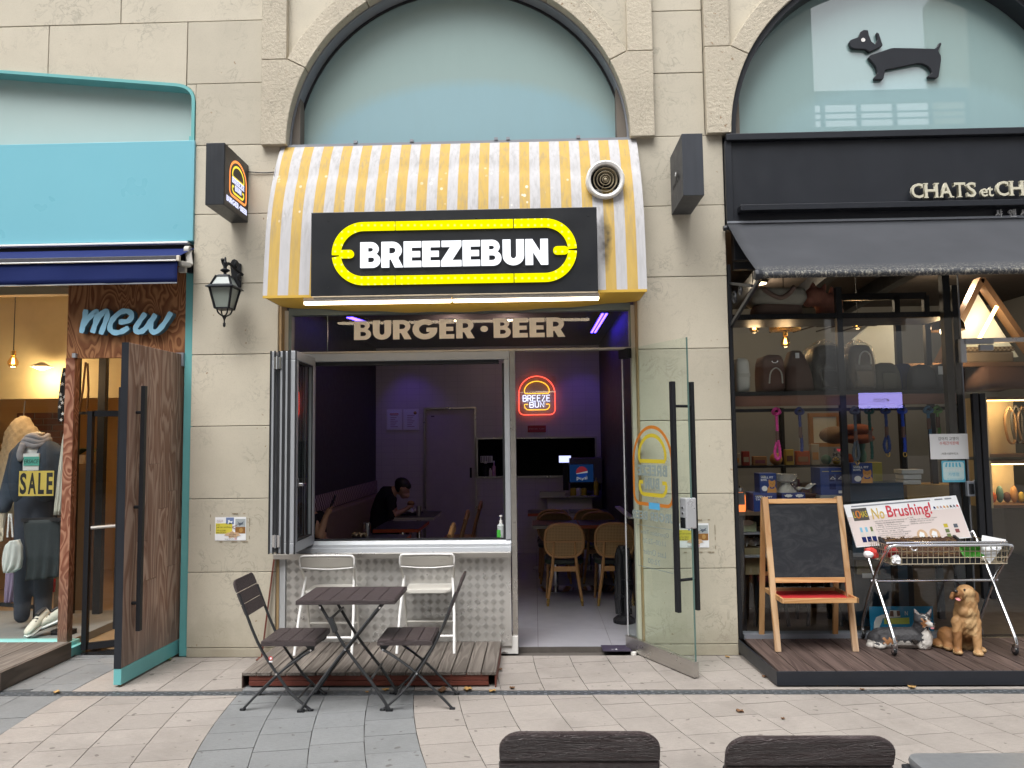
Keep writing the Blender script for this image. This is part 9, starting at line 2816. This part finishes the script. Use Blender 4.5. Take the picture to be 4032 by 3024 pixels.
skin_body('body', [(c['b0'], c['b1'], .078, .080), (c['n0'], c['n1'], .064, .05), (c['m0'], c['m1'], .030, .016), (c['e0'], c['e1'], .026, .007), (c['f0'], c['f1'], .024, .007), (c['ch'], (c['ch'][0] + .0, c['ch'][1] - .02, DZ + .05), .06, .05)],
   [(c['rump'], (.07, .085, .075)), (c['ch'], (.062, .065, .08)), (c['hd'], (.056, .054, .047)), (c['pw'], (.048, .03, .022)), (c['hp'], (.048, .038, .026)), (c['hp2'], (.04, .035, .025)), (c['tl'], (.04, .045, .028)), (c['th'], (.06, .045, .058))], .0075, ccol, [cdark, cwhite, ctan, cgrey], cg, 3, lambda p: .0018 * math.sin(p.x * 190 + 7 * math.sin(p.z * 120)))
MB().ell(c['ns'], .010, .009, .009).build('nose', nose, cg, smooth=True)
MB().ell(c['tg'], .014, .010, .006).build('tongue', tong, cg, smooth=True)
for k in ('y1', 'y2'):
 MB().ell(c[k], .0075, .006, .007, 10, 6).build('eye', nose, cg, smooth=True)
hh_ = c['hole']
MB().prism([(hh_[0] + .0019 * 1.05 * 8.5 * math.sin(a) ** 3, hh_[2] + .00125 * (13 * math.cos(a) - 5 * math.cos(2 * a) - 2 * math.cos(3 * a))) for a in [2 * math.pi * i / 26 for i in range(26)]], -.287, -.2).build('heart_shade', pm('hole_shade', (.012, .007, .005), .9), cg)  # solid dark heart, paints the shade inside the hole
# PEOPLE INSIDE
def person_body(name, lab, caps, ells, colour, loc, voxel=.012, hair=None):
 t = thing(name, lab, 'person', loc)
 skin_body('body', caps, ells, voxel, colour, [M['skin'], M['shirt_black'], M['trousers_dark']], t, 3)
 return t
M['shirt_black'] = pm('black_shirt', (.012, .012, .016), .85, spec=.2)
M['trousers_dark'] = pm('dark_trousers', (.02, .022, .03), .85)
M['hair'] = pm('black_hair', (.008, .007, .007), .5, var=.3, vs=60)
def hand_caps(w, tip, up, r=.0085, curl=.5):
 """palm from wrist w towards tip with four bent fingers and a thumb"""
 w, tip, up = V(w), V(tip), V(up).normalized()
 d = (tip - w); L_ = d.length; d.normalize(); s = d.cross(up).normalized()
 cp = [(w, w + d * L_ * .5, .024, .030)]
 for i, (o, ln) in enumerate(((-.026, .44), (-.009, .52), (.009, .49), (.025, .38))):
  a = w + d * L_ * .48 + s * o
  b_ = a + d * L_ * ln * .55 + up * .004
  cc = b_ + d * L_ * ln * (.5 - .3 * curl) - up * L_ * ln * .55 * curl
  cp += [(a, b_, r + .001, r), (b_, cc, r, r - .002)]
 a = w + d * L_ * .22 - s * .026
 b_ = a + d * L_ * .25 - s * .022 - up * .008
 cp += [(a, b_, .0115, .010), (b_, b_ + d * L_ * .2 - up * .012, .0095, .0075)]
 return cp
p = dict(hip=(-2.011, 3.78, .621), mid=(-2.001, 3.78, .785), ch=(-1.933, 3.78, .95), sh=(-1.912, 3.78, 1.022), nk=(-1.818, 3.78, 1.072), hd=(-1.708, 3.78, 1.102), jaw=(-1.693, 3.78, 1.014), ns=(-1.638, 3.78, 1.048), hr=(-1.707, 3.78, 1.143), eln=(-1.806, 3.52, .763), shn=(-1.848, 3.58, .974), wrn=(-1.671, 3.62, .826), tin=(-1.564, 3.66, .899), shf=(-1.902, 3.98, .944), elf=(-1.869, 4.06, .737), wrf=(-1.703, 3.9, .813), tif=(-1.59, 3.82, .883), kn=(-1.687, 3.68, .579), kf=(-1.717, 3.92, .572), bg=(-1.603, 3.74, .903))
sz = p['sh'][2]
def mcol(c_, n):
 if (c_ - V(p['hd'])).length < .15 or (c_ - V(p['jaw'])).length < .10 and c_.x > p['nk'][0] + .02: return 0
 for e, w in (('eln', 'wrn'), ('elf', 'wrf')):
  a, b_ = V(p[e]), V(p[w]); d = b_ - a; u = (c_ - a).dot(d) / d.length_squared
  if u > .12 and (c_ - a - d * min(u, 2)).length < .075 and c_.x > a.x + .01: return 0
 if c_.z < p['hip'][2] - .02 or (c_.x > p['hip'][0] + .13 and c_.z < p['hip'][2] + .10): return 2
 return 1
an = [V(p['kn']) + V((.02, 0, -.42)), V(p['kf']) + V((.02, 0, -.42))]
caps = [(p['hip'], p['mid'], .145, .13), (p['mid'], p['ch'], .135, .145), (p['sh'], p['nk'], .12, .06), (p['nk'], p['hd'], .056, .06), (p['shn'], p['eln'], .062, .046), (p['eln'], p['wrn'], .044, .028), (p['shf'], p['elf'], .062, .046), (p['elf'], p['wrf'], .044, .028), (p['shn'], p['shf'], .07, .07),
  (p['hip'], p['kn'], .10, .065), (p['hip'], p['kf'], .10, .065), (p['kn'], an[0], .06, .042), (p['kf'], an[1], .06, .042), (an[0], an[0] + V((.15, 0, -.03)), .045, .035), (an[1], an[1] + V((.15, 0, -.03)), .045, .035), (p['jaw'], (p['jaw'][0] + .03, p['jaw'][1], p['jaw'][2] - .01), .058, .04)]
caps += hand_caps(p['wrn'], p['tin'], (-.5, 0, .85), .0085, .8) + hand_caps(p['wrf'], p['tif'], (-.5, 0, .85), .0085, .8)
man = person_body('person', 'man in a black shirt hunched over the table eating with both hands', caps,
 [(p['hd'], (.088, .075, .105), (0, 25, 0)), ((p['ns'][0], p['ns'][1], p['ns'][2]), (.016, .014, .022)), ((p['ns'][0] - .012, p['ns'][1], p['ns'][2] - .042), (.015, .022, .012)), ((p['hd'][0] - .01, p['hd'][1] - .076, p['hd'][2] - .01), (.014, .012, .028))], mcol, p['hip'], .008)
skin_body('hair', [], [((p['hr'][0] - .012, p['hr'][1], p['hr'][2] + .012), (.104, .088, .082), (0, 20, 0)), ((p['hr'][0] - .05, p['hr'][1], p['hr'][2] - .03), (.065, .08, .085)), ((p['hr'][0] + .06, p['hr'][1], p['hr'][2] - .02), (.045, .07, .045))], .010, lambda c_, n: 0, [M['hair']], man, 3)
for s_ in (-1, 1):
 MB().ell((p['ns'][0] - .012, p['ns'][1] + s_ * .03, p['ns'][2] + .030), .007, .009, .006, 8, 6).build('eye', M['ink'], man)
t = thing('burger', 'burger held in both hands by the man at the far table', 'food', p['bg'])
MB().ell((p['bg'][0], p['bg'][1], p['bg'][2] + .012), .045, .045, .026).build('top_bun', M['leaf_tan'], t, smooth=True)
MB().lathe([(.044, -.022), (.047, -.008), (.046, .008)], p['bg'], n=16).build('filling', M['leaf_brown'], t, smooth=True)
t0 = (-1.594, 3.75, .79)
t = thing('serving_tray', 'dark serving tray with crumpled white paper in front of the man', 'tray', (t0[0], 3.75, .767))
MB().box(t0[0] - .14, t0[0] + .12, 3.6, 3.95, .767, .782).build('tray_base', M['black'], t, bevel=.004)
MB().grid(lambda u, v: (t0[0] - .05 + .13 * u, 3.66 + .2 * v, .786 + .07 * abs(math.sin(u * 4 + 1) * math.sin(v * 5 + .5))), 10, 8).build('paper', M['paper'], t)
# second guest, mostly behind the folded window
s = dict(hip=(-2.258, 1.45, .714), ch=(-2.243, 1.45, .887), nk=(-2.268, 1.45, 1.006), hd=(-2.285, 1.45, 1.132), ns=(-2.211, 1.45, 1.128), sh=(-2.184, 1.3, .957), el=(-2.077, 1.22, .804), wr=(-2.029, 1.26, .987), ti=(-1.973, 1.28, 1.095), el2=(-2.137, 1.55, .732), wr2=(-2.033, 1.45, .704), kn=(-1.998, 1.35, .64), ph=(-1.964, 1.27, 1.126))
def wcol(c_, n):
 if (c_ - V(s['hd'])).length < .18: return 0
 for e, w in (('el', 'wr'), ('el2', 'wr2')):
  a, b_ = V(s[e]), V(s[w]); d = b_ - a; u = (c_ - a).dot(d) / d.length_squared
  if u > -.12 and (c_ - a - d * min(max(u, 0), 2.2)).length < .075 and c_.x > a.x - .04: return 0
 return 2 if c_.z < s['hip'][2] - .03 else 1
ank = V(s['kn']) + V((.0, 0, -.40))
caps = [(s['hip'], s['ch'], .145, .14), (s['ch'], s['nk'], .13, .055), (s['nk'], s['hd'], .05, .06), (s['sh'], s['el'], .058, .043), (s['el'], s['wr'], .042, .027), ((s['sh'][0], 1.6, s['sh'][2]), s['el2'], .058, .043), (s['el2'], s['wr2'], .04, .027), (s['hip'], s['kn'], .10, .065), (s['kn'], ank, .06, .042), (ank, ank + V((.14, 0, -.03)), .045, .035)] + hand_caps(s['wr'], s['ti'], (-.7, 0, .5), .0085, .55) + hand_caps(s['wr2'], V(s['wr2']) + V((.15, -.02, -.01)), (0, 0, 1), .0085, .3)
w_ = person_body('person', 'person in a black top holding up a phone, half hidden by the folded window', caps, [(s['hd'], (.085, .075, .11)), (s['ns'], (.016, .014, .020)), ((s['ns'][0] - .02, s['ns'][1], s['ns'][2] - .05), (.02, .025, .014))], wcol, s['hip'], .008)
skin_body('hair', [], [((s['hd'][0] - .025, s['hd'][1], s['hd'][2] + .03), (.095, .09, .105)), ((s['hd'][0] - .05, s['hd'][1], s['hd'][2] - .08), (.07, .085, .12))], .011, lambda c_, n: 0, [M['hair']], w_, 3)
for s_ in (-1, 1):
 MB().ell((s['ns'][0] - .016, s['ns'][1] + s_ * .03, s['ns'][2] + .035), .006, .009, .006, 8, 6).build('eye', M['ink'], w_)
t = thing('phone', 'dark phone held up by the person on the banquette', 'phone', s['ph'])
MB().obox(s['ph'], (.026, .0, .068), (0, .036, 0), (.0045, 0, -.0018)).build('case', M['black_gloss'], t, bevel=.004)
